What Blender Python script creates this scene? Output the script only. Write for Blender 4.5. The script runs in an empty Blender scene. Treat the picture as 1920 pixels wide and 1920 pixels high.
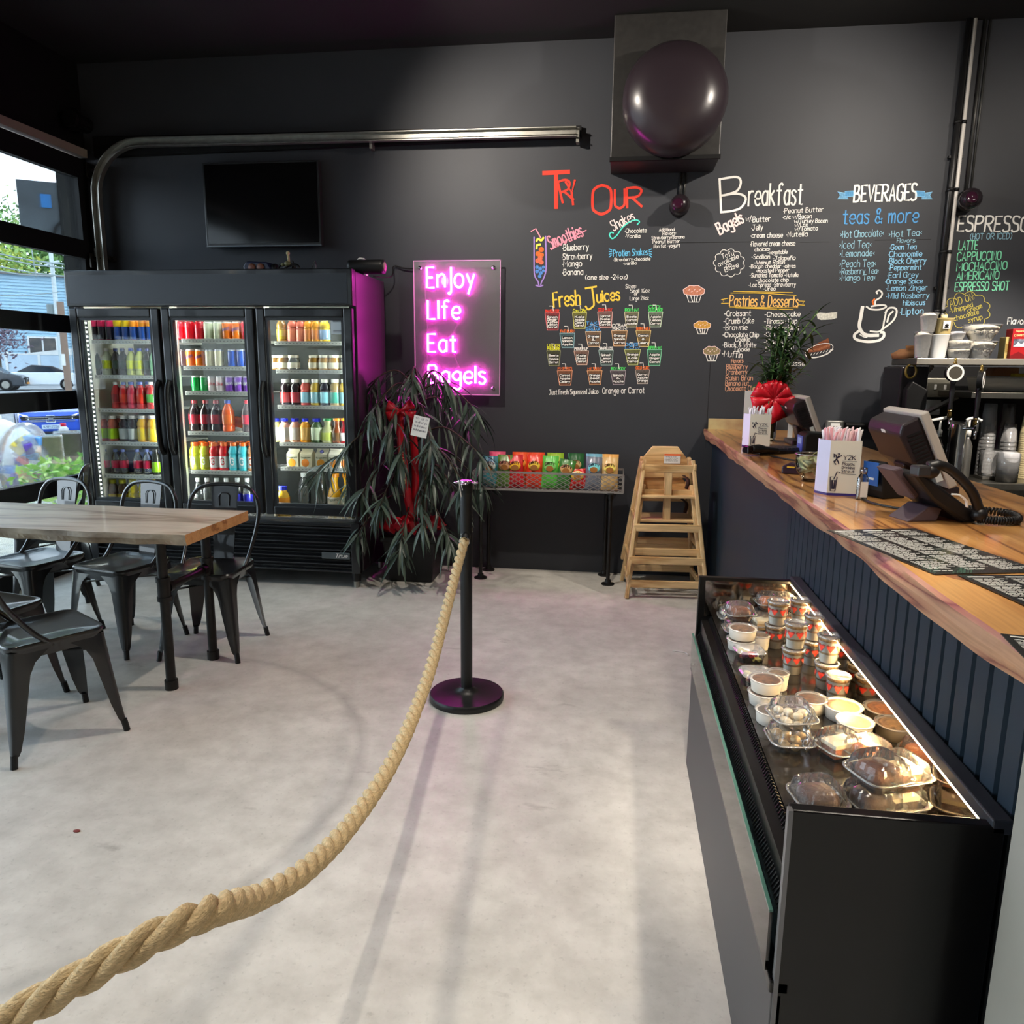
import bpy, math, random
from mathutils import Vector, Matrix
random.seed(7)
scene = bpy.context.scene
col = scene.collection
R = math.radians
# ---------------------------------------------------------------- camera
CAMH = 1.49; FPX = 1416.0
yaw, pit, rol = R(7.7534), R(-10.8035), R(0.5067)
_r = Vector((math.cos(yaw), math.sin(yaw), 0)); _f = Vector((-math.sin(yaw), math.cos(yaw), 0)); _u = Vector((0, 0, 1))
_f, _u = math.cos(pit)*_f + math.sin(pit)*_u, math.cos(pit)*_u - math.sin(pit)*_f
_r, _u = math.cos(rol)*_r + math.sin(rol)*_u, math.cos(rol)*_u - math.sin(rol)*_r
cam_data = bpy.data.cameras.new('camera'); cam = bpy.data.objects.new('camera', cam_data); col.objects.link(cam)
cam_data.sensor_width = 36; cam_data.lens = FPX/1920*36; cam_data.clip_start = .05; cam_data.clip_end = 300
cam.matrix_world = Matrix(((_r.x, _u.x, -_f.x, 0), (_r.y, _u.y, -_f.y, 0), (_r.z, _u.z, -_f.z, CAMH), (0, 0, 0, 1)))
scene.camera = cam
EYE = Vector((0, 0, CAMH))
def ray(x, y): return _r*((x-960)/FPX) + _u*((960-y)/FPX) + _f
def onY(x, y, Y): d = ray(x, y); return EYE + d*(Y/d.y)
def onX(x, y, X): d = ray(x, y); return EYE + d*(X/d.x)
def onZ(x, y, Z): d = ray(x, y); return EYE + d*((Z-CAMH)/d.z)
# ---------------------------------------------------------------- colour handling
scene.view_settings.view_transform = 'Standard'
try: scene.view_settings.look = 'None'
except Exception: pass
scene.view_settings.gamma = 1.0
scene.view_settings.use_curve_mapping = False
scene.view_settings.exposure = 0.3
try:
    scene.cycles.transparent_max_bounces = 24
    scene.cycles.max_bounces = 10
    scene.cycles.caustics_reflective = False; scene.cycles.caustics_refractive = False
    scene.cycles.sample_clamp_indirect = 6.0
except Exception: pass
# ---------------------------------------------------------------- sky
world = bpy.data.worlds.new('sky'); scene.world = world; world.use_nodes = True
wn = world.node_tree.nodes; wl = world.node_tree.links; wn.clear()
wo = wn.new('ShaderNodeOutputWorld'); wb = wn.new('ShaderNodeBackground'); wb.inputs[1].default_value = 6.5
wt = wn.new('ShaderNodeTexCoord'); ws = wn.new('ShaderNodeSeparateXYZ'); wr = wn.new('ShaderNodeValToRGB')
wr.color_ramp.elements[0].position = .0; wr.color_ramp.elements[0].color = (.80, .88, 1, 1)
wr.color_ramp.elements[1].position = .7; wr.color_ramp.elements[1].color = (.58, .78, 1, 1)
wl.new(wt.outputs['Generated'], ws.inputs[0]); wl.new(ws.outputs['Z'], wr.inputs[0]); wl.new(wr.outputs[0], wb.inputs[0]); wl.new(wb.outputs[0], wo.inputs[0])
def lamp(name, kind, loc, energy, color, rot=(0, 0, 0), **kw):
    d = bpy.data.lights.new(name, kind); d.energy = energy; d.color = color
    for k, v in kw.items(): setattr(d, k, v)
    o = bpy.data.objects.new(name, d); col.objects.link(o); o.location = loc; o.rotation_euler = rot
    return o
def aim(o, target): o.rotation_euler = (Vector(target) - o.location).to_track_quat('-Z', 'Y').to_euler()
SUN = lamp('sun', 'SUN', (0, 0, 20), 5.0, (1, .95, .86), (R(48), 0, R(200)), angle=R(4))   # high, from behind the building: lights the street, not the room
# ---------------------------------------------------------------- materials
def s2l(c): return tuple((v/12.92 if v <= .04045 else ((v+.055)/1.055)**2.4) for v in (x/255 for x in c))
MATS = {}
def mat(name, rgb, rough=.5, metal=0, spec=.5, emit=None, es=0, noise=0, nscale=40, bump=0, bscale=60, coat=0, alpha=1, trans=0, ior=1.45, rgb2=None, stretch=None, sub=0):
    if name in MATS: return MATS[name]
    m = bpy.data.materials.new(name); m.use_nodes = True; MATS[name] = m
    n = m.node_tree.nodes; l = m.node_tree.links; b = n['Principled BSDF']
    c = s2l(rgb)
    b.inputs['Base Color'].default_value = (*c, 1); b.inputs['Roughness'].default_value = rough; b.inputs['Metallic'].default_value = metal
    b.inputs['Specular IOR Level'].default_value = spec; b.inputs['Coat Weight'].default_value = coat; b.inputs['IOR'].default_value = ior
    b.inputs['Alpha'].default_value = alpha; b.inputs['Transmission Weight'].default_value = trans
    if emit: b.inputs['Emission Color'].default_value = (*emit, 1); b.inputs['Emission Strength'].default_value = es
    if noise or bump or rgb2:
        tc = n.new('ShaderNodeTexCoord'); mp = n.new('ShaderNodeMapping'); l.new(tc.outputs['Object'], mp.inputs[0])
        if stretch: mp.inputs['Scale'].default_value = stretch
    if noise or rgb2:
        nz = n.new('ShaderNodeTexNoise'); nz.inputs['Scale'].default_value = nscale; nz.inputs['Detail'].default_value = 5; l.new(mp.outputs[0], nz.inputs['Vector'])
        rp = n.new('ShaderNodeValToRGB'); rp.color_ramp.elements[0].position = .35; rp.color_ramp.elements[1].position = .68
        c2 = s2l(rgb2) if rgb2 else tuple(v*(1-noise) for v in c)
        rp.color_ramp.elements[0].color = (*c2, 1); rp.color_ramp.elements[1].color = (*c, 1)
        l.new(nz.outputs['Fac'], rp.inputs[0]); l.new(rp.outputs[0], b.inputs['Base Color'])
    if bump:
        nb = n.new('ShaderNodeTexNoise'); nb.inputs['Scale'].default_value = bscale; nb.inputs['Detail'].default_value = 4; l.new(mp.outputs[0], nb.inputs['Vector'])
        bp = n.new('ShaderNodeBump'); bp.inputs['Strength'].default_value = bump; bp.inputs['Distance'].default_value = .01
        l.new(nb.outputs['Fac'], bp.inputs['Height']); l.new(bp.outputs[0], b.inputs['Normal'])
    return m
def clear_mat(name, tint=(1, 1, 1), gloss=.1, rough=.03, base=.04, ior=1.45, haze=0):
    """thin clear sheet: see-through plus a Fresnel mirror sheen"""
    if name in MATS: return MATS[name]
    m = bpy.data.materials.new(name); m.use_nodes = True; MATS[name] = m
    n = m.node_tree.nodes; l = m.node_tree.links; n.clear()
    o = n.new('ShaderNodeOutputMaterial'); t = n.new('ShaderNodeBsdfTransparent'); g = n.new('ShaderNodeBsdfGlossy'); mx = n.new('ShaderNodeMixShader'); fr = n.new('ShaderNodeFresnel')
    t.inputs[0].default_value = (*tint, 1); g.inputs['Roughness'].default_value = rough; fr.inputs[0].default_value = ior
    ad = n.new('ShaderNodeMath'); ad.operation = 'ADD'; ad.inputs[1].default_value = base; ad.use_clamp = True
    ml = n.new('ShaderNodeMath'); ml.operation = 'MULTIPLY'; ml.inputs[1].default_value = gloss
    l.new(fr.outputs[0], ml.inputs[0]); l.new(ml.outputs[0], ad.inputs[0]); l.new(ad.outputs[0], mx.inputs[0]); l.new(g.outputs[0], mx.inputs[2])
    if haze:
        df = n.new('ShaderNodeBsdfDiffuse'); df.inputs[0].default_value = (.9, .9, .9, 1); mh = n.new('ShaderNodeMixShader'); mh.inputs[0].default_value = haze; l.new(t.outputs[0], mh.inputs[1]); l.new(df.outputs[0], mh.inputs[2]); l.new(mh.outputs[0], mx.inputs[1])
    else: l.new(t.outputs[0], mx.inputs[1])
    l.new(mx.outputs[0], o.inputs[0])
    return m
# ---------------------------------------------------------------- mesh builder
def catmull(pts, n=6, closed=False):
    P = [Vector(p) for p in pts]
    if len(P) < 3: return P
    out = []; N = len(P)
    rng = range(N if closed else N-1)
    for i in rng:
        p1, p2 = P[i], P[(i+1) % N]
        p0 = P[(i-1) % N] if (closed or i > 0) else p1*2-p2
        p3 = P[(i+2) % N] if (closed or i < N-2) else p2*2-p1
        for k in range(n):
            t = k/n
            out.append(.5*((2*p1)+(p2-p0)*t+(2*p0-5*p1+4*p2-p3)*t*t+(3*p1-p0-3*p2+p3)*t**3))
    if not closed: out.append(P[-1])
    return out
SK = [0]      # stroke counter: crossing paint strokes lie in thin layers, one over the other
class MB:
    def __init__(s): s.v = []; s.f = []; s.m = []
    def add(s, vs, fs, m=0):
        b = len(s.v); s.v += [tuple(v) for v in vs]; s.f += [tuple(b+i for i in f) for f in fs]; s.m += [m]*len(fs); return s
    def box(s, x0, x1, y0, y1, z0, z1, m=0, T=None):
        vs = [(x, y, z) for x in (x0, x1) for y in (y0, y1) for z in (z0, z1)]
        if T: vs = [T @ Vector(v) for v in vs]
        return s.add(vs, [(0, 1, 3, 2), (4, 6, 7, 5), (0, 4, 5, 1), (2, 3, 7, 6), (0, 2, 6, 4), (1, 5, 7, 3)], m)
    def hexa(s, q, m=0):   # 8 corners: bottom 4 ccw, top 4 ccw
        return s.add(q, [(3, 2, 1, 0), (4, 5, 6, 7), (0, 1, 5, 4), (1, 2, 6, 5), (2, 3, 7, 6), (3, 0, 4, 7)], m)
    def bar(s, a, b, w, h, m=0, up=(0, 0, 1)):   # rectangular bar from a to b
        a = Vector(a); b = Vector(b); d = (b-a).normalized(); u = Vector(up); x = d.cross(u)
        if x.length < 1e-4: x = d.cross(Vector((1, 0, 0)))
        x.normalize(); u = x.cross(d)
        c = [-x*w/2-u*h/2, x*w/2-u*h/2, x*w/2+u*h/2, -x*w/2+u*h/2]
        return s.hexa([a+k for k in c]+[b+k for k in c], m)
    def tube(s, pts, r, n=8, m=0, closed=False, caps=True, flat=1.0):
        P = [Vector(p) for p in pts]; N = len(P); rr = r if isinstance(r, (list, tuple)) else [r]*N
        b = len(s.v); up = None
        for i, p in enumerate(P):
            d = (P[(i+1) % N]-P[i-1]) if closed else (P[min(i+1, N-1)]-P[max(i-1, 0)])
            d.normalize()
            if up is None:
                up = Vector((0, 0, 1)) if abs(d.z) < .9 else Vector((1, 0, 0))
            x = d.cross(up)
            if x.length < 1e-5: x = d.cross(Vector((.3, .8, .5)))
            x.normalize(); up = x.cross(d).normalized()
            for k in range(n):
                a = 2*math.pi*k/n; s.v.append(tuple(p+x*math.cos(a)*rr[i]+up*math.sin(a)*rr[i]*flat))
        for i in range(N if closed else N-1):
            j = (i+1) % N
            for k in range(n):
                k2 = (k+1) % n; s.f.append((b+i*n+k, b+i*n+k2, b+j*n+k2, b+j*n+k)); s.m.append(m)
        if caps and not closed:
            s.f.append(tuple(b+k for k in range(n))[::-1]); s.m.append(m); s.f.append(tuple(b+(N-1)*n+k for k in range(n))); s.m.append(m)
        return s
    def cyl(s, a, b, r, n=16, m=0, r2=None): return s.tube([a, b], [r, r if r2 is None else r2], n, m)
    def lathe(s, prof, n=18, m=0, o=(0, 0, 0), sx=1, sy=1, ms=None, T=None, cap=True):
        b = len(s.v); o = Vector(o)
        for (r, z) in prof:
            for k in range(n):
                a = 2*math.pi*k/n; v = Vector((math.cos(a)*r*sx, math.sin(a)*r*sy, z))
                s.v.append(tuple((T @ v if T else v)+o))
        for i in range(len(prof)-1):
            for k in range(n):
                k2 = (k+1) % n; s.f.append((b+i*n+k, b+i*n+k2, b+(i+1)*n+k2, b+(i+1)*n+k)); s.m.append(ms[i] if ms else m)
        if cap:
            if prof[0][0] > 1e-5: s.f.append(tuple(b+k for k in range(n))[::-1]); s.m.append(ms[0] if ms else m)
            if prof[-1][0] > 1e-5: s.f.append(tuple(b+(len(prof)-1)*n+k for k in range(n))); s.m.append(ms[-1] if ms else m)
        return s
    def prism(s, poly, T, d, m=0):   # poly 2D (x,z) -> extruded along local y from 0 to d, transformed by T
        n = len(poly); a = [T @ Vector((x, 0, z)) for x, z in poly]; b = [T @ Vector((x, d, z)) for x, z in poly]
        fs = [tuple(range(n)), tuple(range(2*n-1, n-1, -1))]+[(i, n+i, n+(i+1) % n, (i+1) % n) for i in range(n)]
        return s.add(a+b, fs, m)
    def sphere(s, c, r, n=12, m=0, sz=1, sx=1, sy=1):
        k = max(6, n//2); pr = [(max(math.sin(math.pi*i/k)*r, 1e-6), -math.cos(math.pi*i/k)*r*sz) for i in range(k+1)]
        return s.lathe(pr, n, m, c, sx=sx, sy=sy, cap=False)
    def ribbon(s, pts, w, fn, m=0):   # flat stroke in a plane; pts 2D, fn maps 2D -> 3D
        P = [Vector((p[0], p[1])) for p in pts]; b = len(s.v); N = len(P); SK[0] += 1
        if N < 2: return s
        closed = (P[0]-P[-1]).length < 1e-6
        for i, p in enumerate(P):
            d = (P[min(i+1, N-1)]-P[max(i-1, 0)])
            if closed and i in (0, N-1): d = P[1]-P[N-2]
            if d.length < 1e-9: d = Vector((1, 0))
            d.normalize(); q = Vector((-d.y, d.x))*w/2
            e = d*w*.35*(-1 if i == 0 else 1 if i == N-1 else 0) if not closed else Vector((0, 0))
            s.v += [tuple(fn(p+q+e)), tuple(fn(p-q+e))]
        for i in range(N-1): s.f.append((b+2*i, b+2*i+1, b+2*i+3, b+2*i+2)); s.m.append(m)
        return s
    def mesh(s, name, mats, smooth=False):
        me = bpy.data.meshes.new(name); me.from_pydata(s.v, [], s.f)
        for k in (mats if isinstance(mats, (list, tuple)) else [mats]): me.materials.append(k)
        me.polygons.foreach_set('material_index', s.m)
        if smooth: me.polygons.foreach_set('use_smooth', [True]*len(me.polygons))
        me.update()
        return me
    def build(s, name, mats, parent=None, smooth=False, bevel=0, seg=2, loc=None, auto=None):
        me = s.mesh(name, mats, smooth or bool(auto))
        if auto:
            try: me.set_sharp_from_angle(angle=R(auto))
            except Exception: pass
        o = bpy.data.objects.new(name, me); col.objects.link(o)
        if parent is not None: o.parent = parent
        if loc is not None: o.location = loc
        if bevel:
            b = o.modifiers.new('bevel', 'BEVEL'); b.width = bevel; b.segments = seg; b.limit_method = 'ANGLE'; b.angle_limit = R(35)
        return o
def tag(o, label, cat, group=None):
    o['label'] = label; o['category'] = cat
    if group: o['group'] = group
    return o
def struct(o): o['kind'] = 'structure'; return o
def thing(name, label, cat, loc=(0, 0, 0), rotz=0, group=None):
    o = bpy.data.objects.new(name, None); col.objects.link(o); o.location = loc; o.rotation_euler = (0, 0, rotz); o.empty_display_size = .05
    return tag(o, label, cat, group)
def dup(root, loc, rotz, label, group=None, name=None):
    r = root.copy(); col.objects.link(r); r.location = loc; r.rotation_euler = (0, 0, rotz); r['label'] = label
    if group: r['group'] = group
    for ch in list(root.children):
        c = ch.copy(); col.objects.link(c); c.parent = r
        for g in list(ch.children):
            d = g.copy(); col.objects.link(d); d.parent = c
    return r
ORD = ['first', 'second', 'third', 'fourth', 'fifth', 'sixth', 'seventh', 'eighth', 'ninth', 'tenth', 'eleventh', 'twelfth']
# ---------------------------------------------------------------- stroke lettering
_Y = {c: -2+.5*i for i, c in enumerate('abcdefghijklmnopq')}
GL = {
'A': '0e3q6e 1i5i', 'B': '0e0q ~0q4q5o4l1k ~0k4k6i5f3e0e', 'C': '~6o5q3q1p0n0h1f3e5e6g', 'D': '0e0q ~0q3q5o6k5g3e0e', 'E': '5q0q0e5e 0k4k', 'F': '5q0q0e 0k4k',
'G': '~6o5q3q1p0n0h1f3e5e6g 6g6k4k', 'H': '0e0q 5e5q 0k5k', 'I': '0q0e', 'J': '1q6q ~4q4h3f1e0g', 'K': '0e0q 5q0j 1k6e', 'L': '0q0e5e', 'M': '0e0q4i8q8e', 'N': '0e0q5e5q',
'O': '~3q1p0n0h1f3e5f6h6n5p3q', 'P': '0e0q ~0q4q6o5l3k0k', 'Q': '~3q1p0n0h1f3e5f6h6n5p3q 4h7d', 'R': '0e0q ~0q4q6o5l3k0k 2k6e', 'S': '~5p4q1q0o1l4k5i5f3e1e0f', 'T': '0q6q 3q3e',
'U': '~0q0h1f3e5f6h6q', 'V': '0q3e6q', 'W': '0q2e4m6e8q', 'X': '0q6e 6q0e', 'Y': '0q3k6q 3k3e', 'Z': '0q6q0e6e',
'a': '~5l3m1l0i1f3e5g 5m5e', 'b': '0q0e ~0k3m5k5g3e0f', 'c': '~5l3m1l0i1f3e5f', 'd': '5q5e ~5l3m1l0i1f3e5g', 'e': '~0i5i5l3m1l0i1f3e5f', 'f': '~5p4q2p2m2e 0m4m',
'g': '~5l3m1l0j1h3g5i ~5m5c4a2a0b', 'h': '0q0e ~0k3m5k5e', 'i': '0m0e 0o0p', 'j': '~2m2c1a0b 2o2p', 'k': '0q0e 4m0i 1j5e', 'l': '0q0e', 'm': '0m0e ~0k2m3k3e ~3k5m6k6e', 'n': '0m0e ~0k3m5k5e',
'o': '~3m1l0i1f3e5f6i5l3m', 'p': '0m0a ~0k3m5k5g3e0f', 'q': '5m5a ~5l3m1l0i1f3e5f', 'r': '0m0e ~0k2m4m', 's': '~4l2m0l1j3i4g3e1e0f', 't': '2p2e4e 0m4m', 'u': '~0m0g1e3e5g 5m5e',
'v': '0m2e5m', 'w': '0m2e4k6e8m', 'x': '0m5e 5m0e', 'y': '0m3f 5m1a', 'z': '0m4m0e4e', '\u00f1': '0m0e ~0k3m5k5e ~0o2p3o5p',
'0': '~3q1p0n0h1f3e5f6h6n5p3q', '1': '0o2q2e', '2': '~0o1q4q5o4l0e 0e5e', '3': '~0p3q5o3l1k ~1k5i5g3e0f', '4': '4e4q0i6i', '5': '5q0q0l ~0l3m5j4f2e0f', '6': '~4q1n0h2e4e5h3j0h', '7': '0q5q1e',
'8': '~3l0n2q5o3l0h2e5h3l', '9': '~5l2k0n3q5n5j3e', '&': '~6e1n2q4p3m1j0g2e4f6i', '(': '~2q0n0h2d', ')': '~0q2n2h0d', '-': '0j3j', '.': '0e0f', ':': '0g0h 0k0l', '/': '0d4q', '*': '0i0j', ',': '1f0c', "'": '0q0o', '!': '0q0h 0f0e', '>': '0l2j0h', '<': '2l0j2h', '+': '2l2h 0j4j', '|': '2q2h ~2h2c1a0b'}
def glyph(ch):
    st = []; wmax = 0
    for s in GL.get(ch, '').split():
        sm = s[0] == '~'; s = s.lstrip('~')
        p = [(int(s[i])*.5, _Y[s[i+1]]) for i in range(0, len(s), 2)]
        wmax = max(wmax, max(q[0] for q in p)); st.append((sm, p))
    return st, wmax
def layout(text, gap=1.0, space=2.2):
    x = 0; out = []
    for ch in text:
        if ch == ' ': x += space; continue
        st, w = glyph(ch)
        for sm, p in st:
            q = [(a+x, b) for a, b in p]
            out.append([(v.x, v.y) for v in catmull([(a, b, 0) for a, b in q], 5)] if sm and len(q) > 2 else q)
        x += w+gap
    return out, max(x-gap, .1)
def write(mb, text, a, b, cap, thick, fn, m=0, slant=0, gap=1.0, jitter=0, arch=0):
    """text fitted on the baseline a->b (2D plane coords), capitals cap high"""
    st, w = layout(text, gap); a = Vector(a); b = Vector(b); d = b-a; L = d.length; d.normalize(); nrm = Vector((-d.y, d.x)); kx = L/w; kz = cap/6
    for s in st:
        pts = []
        for x, z in s:
            u = x*kx+slant*z*kz; t = u/L
            pts.append(a+d*u+nrm*(z*kz+arch*4*t*(1-t)))
        mb.ribbon(pts, thick, fn, m)
# ================================================================= the room
YW = 5.48                     # face of the back wall
XD = -3.9                     # plane of the glass overhead door
CEIL = 3.62
def W(x, y): p = onY(x, y, YW); return (p.x, p.z)
m_wall = mat('dark_wall_paint', (59, 61, 66), .55, spec=.3, noise=.12, nscale=1.6, bump=.05, bscale=30)
m_black = mat('black_paint', (17, 17, 18), .45, spec=.4)
m_matte = mat('matte_black', (13, 13, 14), .7, spec=.3)
m_ceil = mat('black_ceiling', (20, 20, 21), .8)
m_white = mat('white_paint', (225, 224, 220), .5)
m_chalk = mat('chalk_white', (240, 238, 232), .8)
m_steel = mat('brushed_steel', (176, 174, 168), .32, metal=.9, noise=.15, nscale=8, stretch=(1, 30, 30))
m_galv = mat('galvanised_steel', (168, 166, 158), .38, metal=.85, noise=.2, nscale=20)
m_chrome = mat('chrome', (215, 215, 215), .08, metal=1)
m_glass = clear_mat('window_glass', (.97, 1, .99), .8, .0, .01)

def concrete():
    m = bpy.data.materials.new('polished_concrete'); m.use_nodes = True; n = m.node_tree.nodes; l = m.node_tree.links; b = n['Principled BSDF']
    tc = n.new('ShaderNodeTexCoord')
    def noise(sc, det, x0, x1, c0, c1, st=None):
        mp = n.new('ShaderNodeMapping'); l.new(tc.outputs['Object'], mp.inputs[0])
        if st: mp.inputs['Scale'].default_value = st
        z = n.new('ShaderNodeTexNoise'); z.inputs['Scale'].default_value = sc; z.inputs['Detail'].default_value = det; z.inputs['Roughness'].default_value = .62; l.new(mp.outputs[0], z.inputs['Vector'])
        r = n.new('ShaderNodeValToRGB'); r.color_ramp.elements[0].position = x0; r.color_ramp.elements[1].position = x1
        r.color_ramp.elements[0].color = (*s2l(c0), 1); r.color_ramp.elements[1].color = (*s2l(c1), 1); l.new(z.outputs['Fac'], r.inputs[0]); return r.outputs[0]
    a = noise(1.3, 8, .32, .7, (192, 188, 181), (220, 216, 208))
    c = noise(9, 10, .3, .62, (190, 188, 184), (255, 255, 255))
    d = noise(60, 4, .28, .42, (200, 200, 200), (255, 255, 255))
    e = noise(3.1, 9, .26, .36, (176, 172, 168), (255, 255, 255), (1, 2.4, 1))
    def mul(p, q, f):
        x = n.new('ShaderNodeMix'); x.data_type = 'RGBA'; x.blend_type = 'MULTIPLY'; x.inputs[0].default_value = f; l.new(p, x.inputs[6]); l.new(q, x.inputs[7]); return x.outputs[2]
    o = mul(mul(mul(a, c, .45), d, .4), e, .6)
    # scuffed arc worn into the floor
    sp = n.new('ShaderNodeSeparateXYZ'); l.new(tc.outputs['Object'], sp.inputs[0])
    vd = n.new('ShaderNodeVectorMath'); vd.operation = 'DISTANCE'; vd.inputs[1].default_value = (-2.05, 2.35, 0); l.new(tc.outputs['Object'], vd.inputs[0])
    nz = n.new('ShaderNodeTexNoise'); nz.inputs['Scale'].default_value = 4; l.new(tc.outputs['Object'], nz.inputs['Vector'])
    ma = n.new('ShaderNodeMath'); ma.operation = 'MULTIPLY_ADD'; ma.inputs[1].default_value = .05; l.new(nz.outputs['Fac'], ma.inputs[0]); l.new(vd.outputs['Value'], ma.inputs[2])
    rp = n.new('ShaderNodeValToRGB'); E = rp.color_ramp.elements
    mr = n.new('ShaderNodeMapRange'); mr.inputs[1].default_value = 1.05; mr.inputs[2].default_value = 1.25; l.new(ma.outputs[0], mr.inputs[0])
    E[0].position = 0; E[0].color = (1, 1, 1, 1); E[1].position = 1; E[1].color = (1, 1, 1, 1)
    k = E.new(.35); k.color = (1, 1, 1, 1); k = E.new(.55); k.color = (.62, .62, .63, 1); k = E.new(.75); k.color = (1, 1, 1, 1)
    l.new(mr.outputs[0], rp.inputs[0]); o = mul(o, rp.outputs[0], .55)
    l.new(o, b.inputs['Base Color']); b.inputs['Roughness'].default_value = .42; b.inputs['Specular IOR Level'].default_value = .35
    bp = n.new('ShaderNodeBump'); bp.inputs['Strength'].default_value = .06; bp.inputs['Distance'].default_value = .01
    nb = n.new('ShaderNodeTexNoise'); nb.inputs['Scale'].default_value = 25; nb.inputs['Detail'].default_value = 6; l.new(tc.outputs['Object'], nb.inputs['Vector']); l.new(nb.outputs['Fac'], bp.inputs['Height']); l.new(bp.outputs[0], b.inputs['Normal'])
    return m
floor = struct(MB().box(-3.98, 3.7, -3.6, YW+.12, -.12, 0).build('floor', concrete()))
wall_back = struct(MB().box(-4.15, 3.7, YW, YW+.12, 0, CEIL).build('wall_back', m_wall))
wall_right = struct(MB().box(3.58, 3.7, -3.6, YW, 0, CEIL).build('wall_right', mat('right_wall_paint', (150, 148, 144), .7)))
wall_front = struct(MB().box(-4.15, 3.7, -3.72, -3.6, 0, CEIL).build('wall_front', mat('front_wall_paint', (150, 148, 144), .7)))
ceiling = struct(MB().box(-4.15, 3.7, -3.72, YW+.12, CEIL, CEIL+.1).build('ceiling', m_ceil))
# left wall around two glass overhead doors
wl_ = MB().box(-4.15, -3.95, 5.41, YW, 0, CEIL).box(-4.15, -3.95, -3.6, 5.41, 3.0, CEIL).box(-4.15, -3.95, .0, .3, 0, 3.0).box(-4.15, -3.95, -3.6, -3.3, 0, 3.0)
wall_left = struct(wl_.build('wall_left', m_matte))
MB().box(-3.95, -3.88, .3, 5.41, 2.965, 3.02).build('header_strip', mat('header_wood', (150, 138, 124), .7), wall_left)
ROWS = [(.13, .56), (.69, 1.16), (1.30, 1.70), (1.83, 2.24), (2.38, 2.80)]
def overhead_door(idx, y0, y1, stiles):
    d = bpy.data.objects.new('door_%d' % idx, None); col.objects.link(d); struct(d)
    zs = [0.0] + [v for r in ROWS for v in r] + [2.95]
    for i in range(0, len(zs), 2):
        MB().box(XD-.05, XD, y0, y1, zs[i]+(.01 if i else 0), zs[i+1], 0).build('rail', m_matte, d, bevel=.004)
    edges = [y0]+stiles+[y1-.1]
    for yy in edges:
        MB().box(XD-.052, XD-.001, yy, yy+.1, .0, 2.95).build('stile', m_matte, d)
    for (a, b) in ROWS:
        for i in range(len(edges)-1):
            MB().box(XD-.03, XD-.024, edges[i]+.09, edges[i+1]+.01, a-.01, b+.01).build('pane', m_glass, d)
    return d
door_1 = overhead_door(1, .3, 5.41, [1.5, 2.75, 4.0])
door_2 = overhead_door(2, -3.3, 0.0, [-2.2, -1.1])
# hinge and roller hardware of the near overhead door
for (hx, hy) in ((171, 322), (178, 490)):
    p = onX(hx, hy, XD+.02)
    hb = MB().box(p.x, p.x+.012, p.y-.06, p.y+.05, p.z-.05, p.z+.05).tube([(p.x+.012, p.y-.03, p.z), (p.x+.05, p.y+.02, p.z+.03), (p.x+.1, p.y+.06, p.z+.02)], .012, 8)
    hb.cyl((p.x+.1, p.y+.045, p.z+.02), (p.x+.1, p.y+.08, p.z+.02), .022, 12)
    hb.build('roller_hinge', mat('dark_hardware', (58, 56, 52), .4, metal=.6), door_1)
# torsion rod bracket at the top corner
MB().cyl((-3.86, 5.22, 3.18), (-3.86, 5.40, 3.18), .055, 18).cyl((-3.86, 5.25, 3.18), (-3.86, 5.27, 3.18), .075, 18).build('torsion_drum', m_black, door_1, smooth=False)
# ---- curved steel track of the overhead door
tr = thing('door_track', 'curved galvanised steel track of the glass overhead door along the dark wall', 'door track', (0, 0, 0))
ty = 5.37
vx = onY(188, 450, ty).x; zt = onY(500, 262, ty).z+.01; rr = .36
zt2 = onY(1080, 250, ty).z+.01; xe = onY(1080, 250, ty).x
path = [(vx, ty, .02), (vx, ty, 1.2), (vx, ty, zt-rr-.05)]
for k in range(1, 10):
    a = math.pi/2*k/9; path.append((vx+rr-rr*math.cos(a), ty, zt-rr+rr*math.sin(a)))
path += [(vx+rr+1.0, ty, zt+(zt2-zt)*.4), (xe, ty, zt2)]
def track(off0, off1, dy0, dy1, nm, mt):
    mb = MB(); N = len(path); b = 0
    P = [Vector(p) for p in path]
    for i, p in enumerate(P):
        d = (P[min(i+1, N-1)]-P[max(i-1, 0)]).normalized(); nr = Vector((-d.z, 0, d.x))
        for o, dy in ((off0, dy0), (off1, dy0), (off1, dy1), (off0, dy1)): mb.v.append(tuple(p+nr*o+Vector((0, dy, 0))))
    for i in range(N-1):
        for k in range(4): mb.f.append((i*4+k, i*4+(k+1) % 4, i*4+4+(k+1) % 4, i*4+4+k)); mb.m.append(0)
    mb.f += [(0, 3, 2, 1), ((N-1)*4, (N-1)*4+1, (N-1)*4+2, (N-1)*4+3)]; mb.m += [0, 0]
    return mb.build(nm, mt, tr, auto=40)
track(-.028, .028, .018, .022, 'web', m_galv)
track(-.03, -.024, -.02, .022, 'flange', m_galv)
track(.024, .03, -.02, .022, 'flange', m_galv)
track(-.012, -.008, .0, .02, 'groove', m_galv)
for (bx, bz) in ((vx, .6), (vx, 1.5), (vx, 2.3)):
    MB().box(bx-.05, bx-.03, ty-.01, YW-.002, bz-.03, bz+.03).build('wall_bracket', m_galv, tr)
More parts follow.
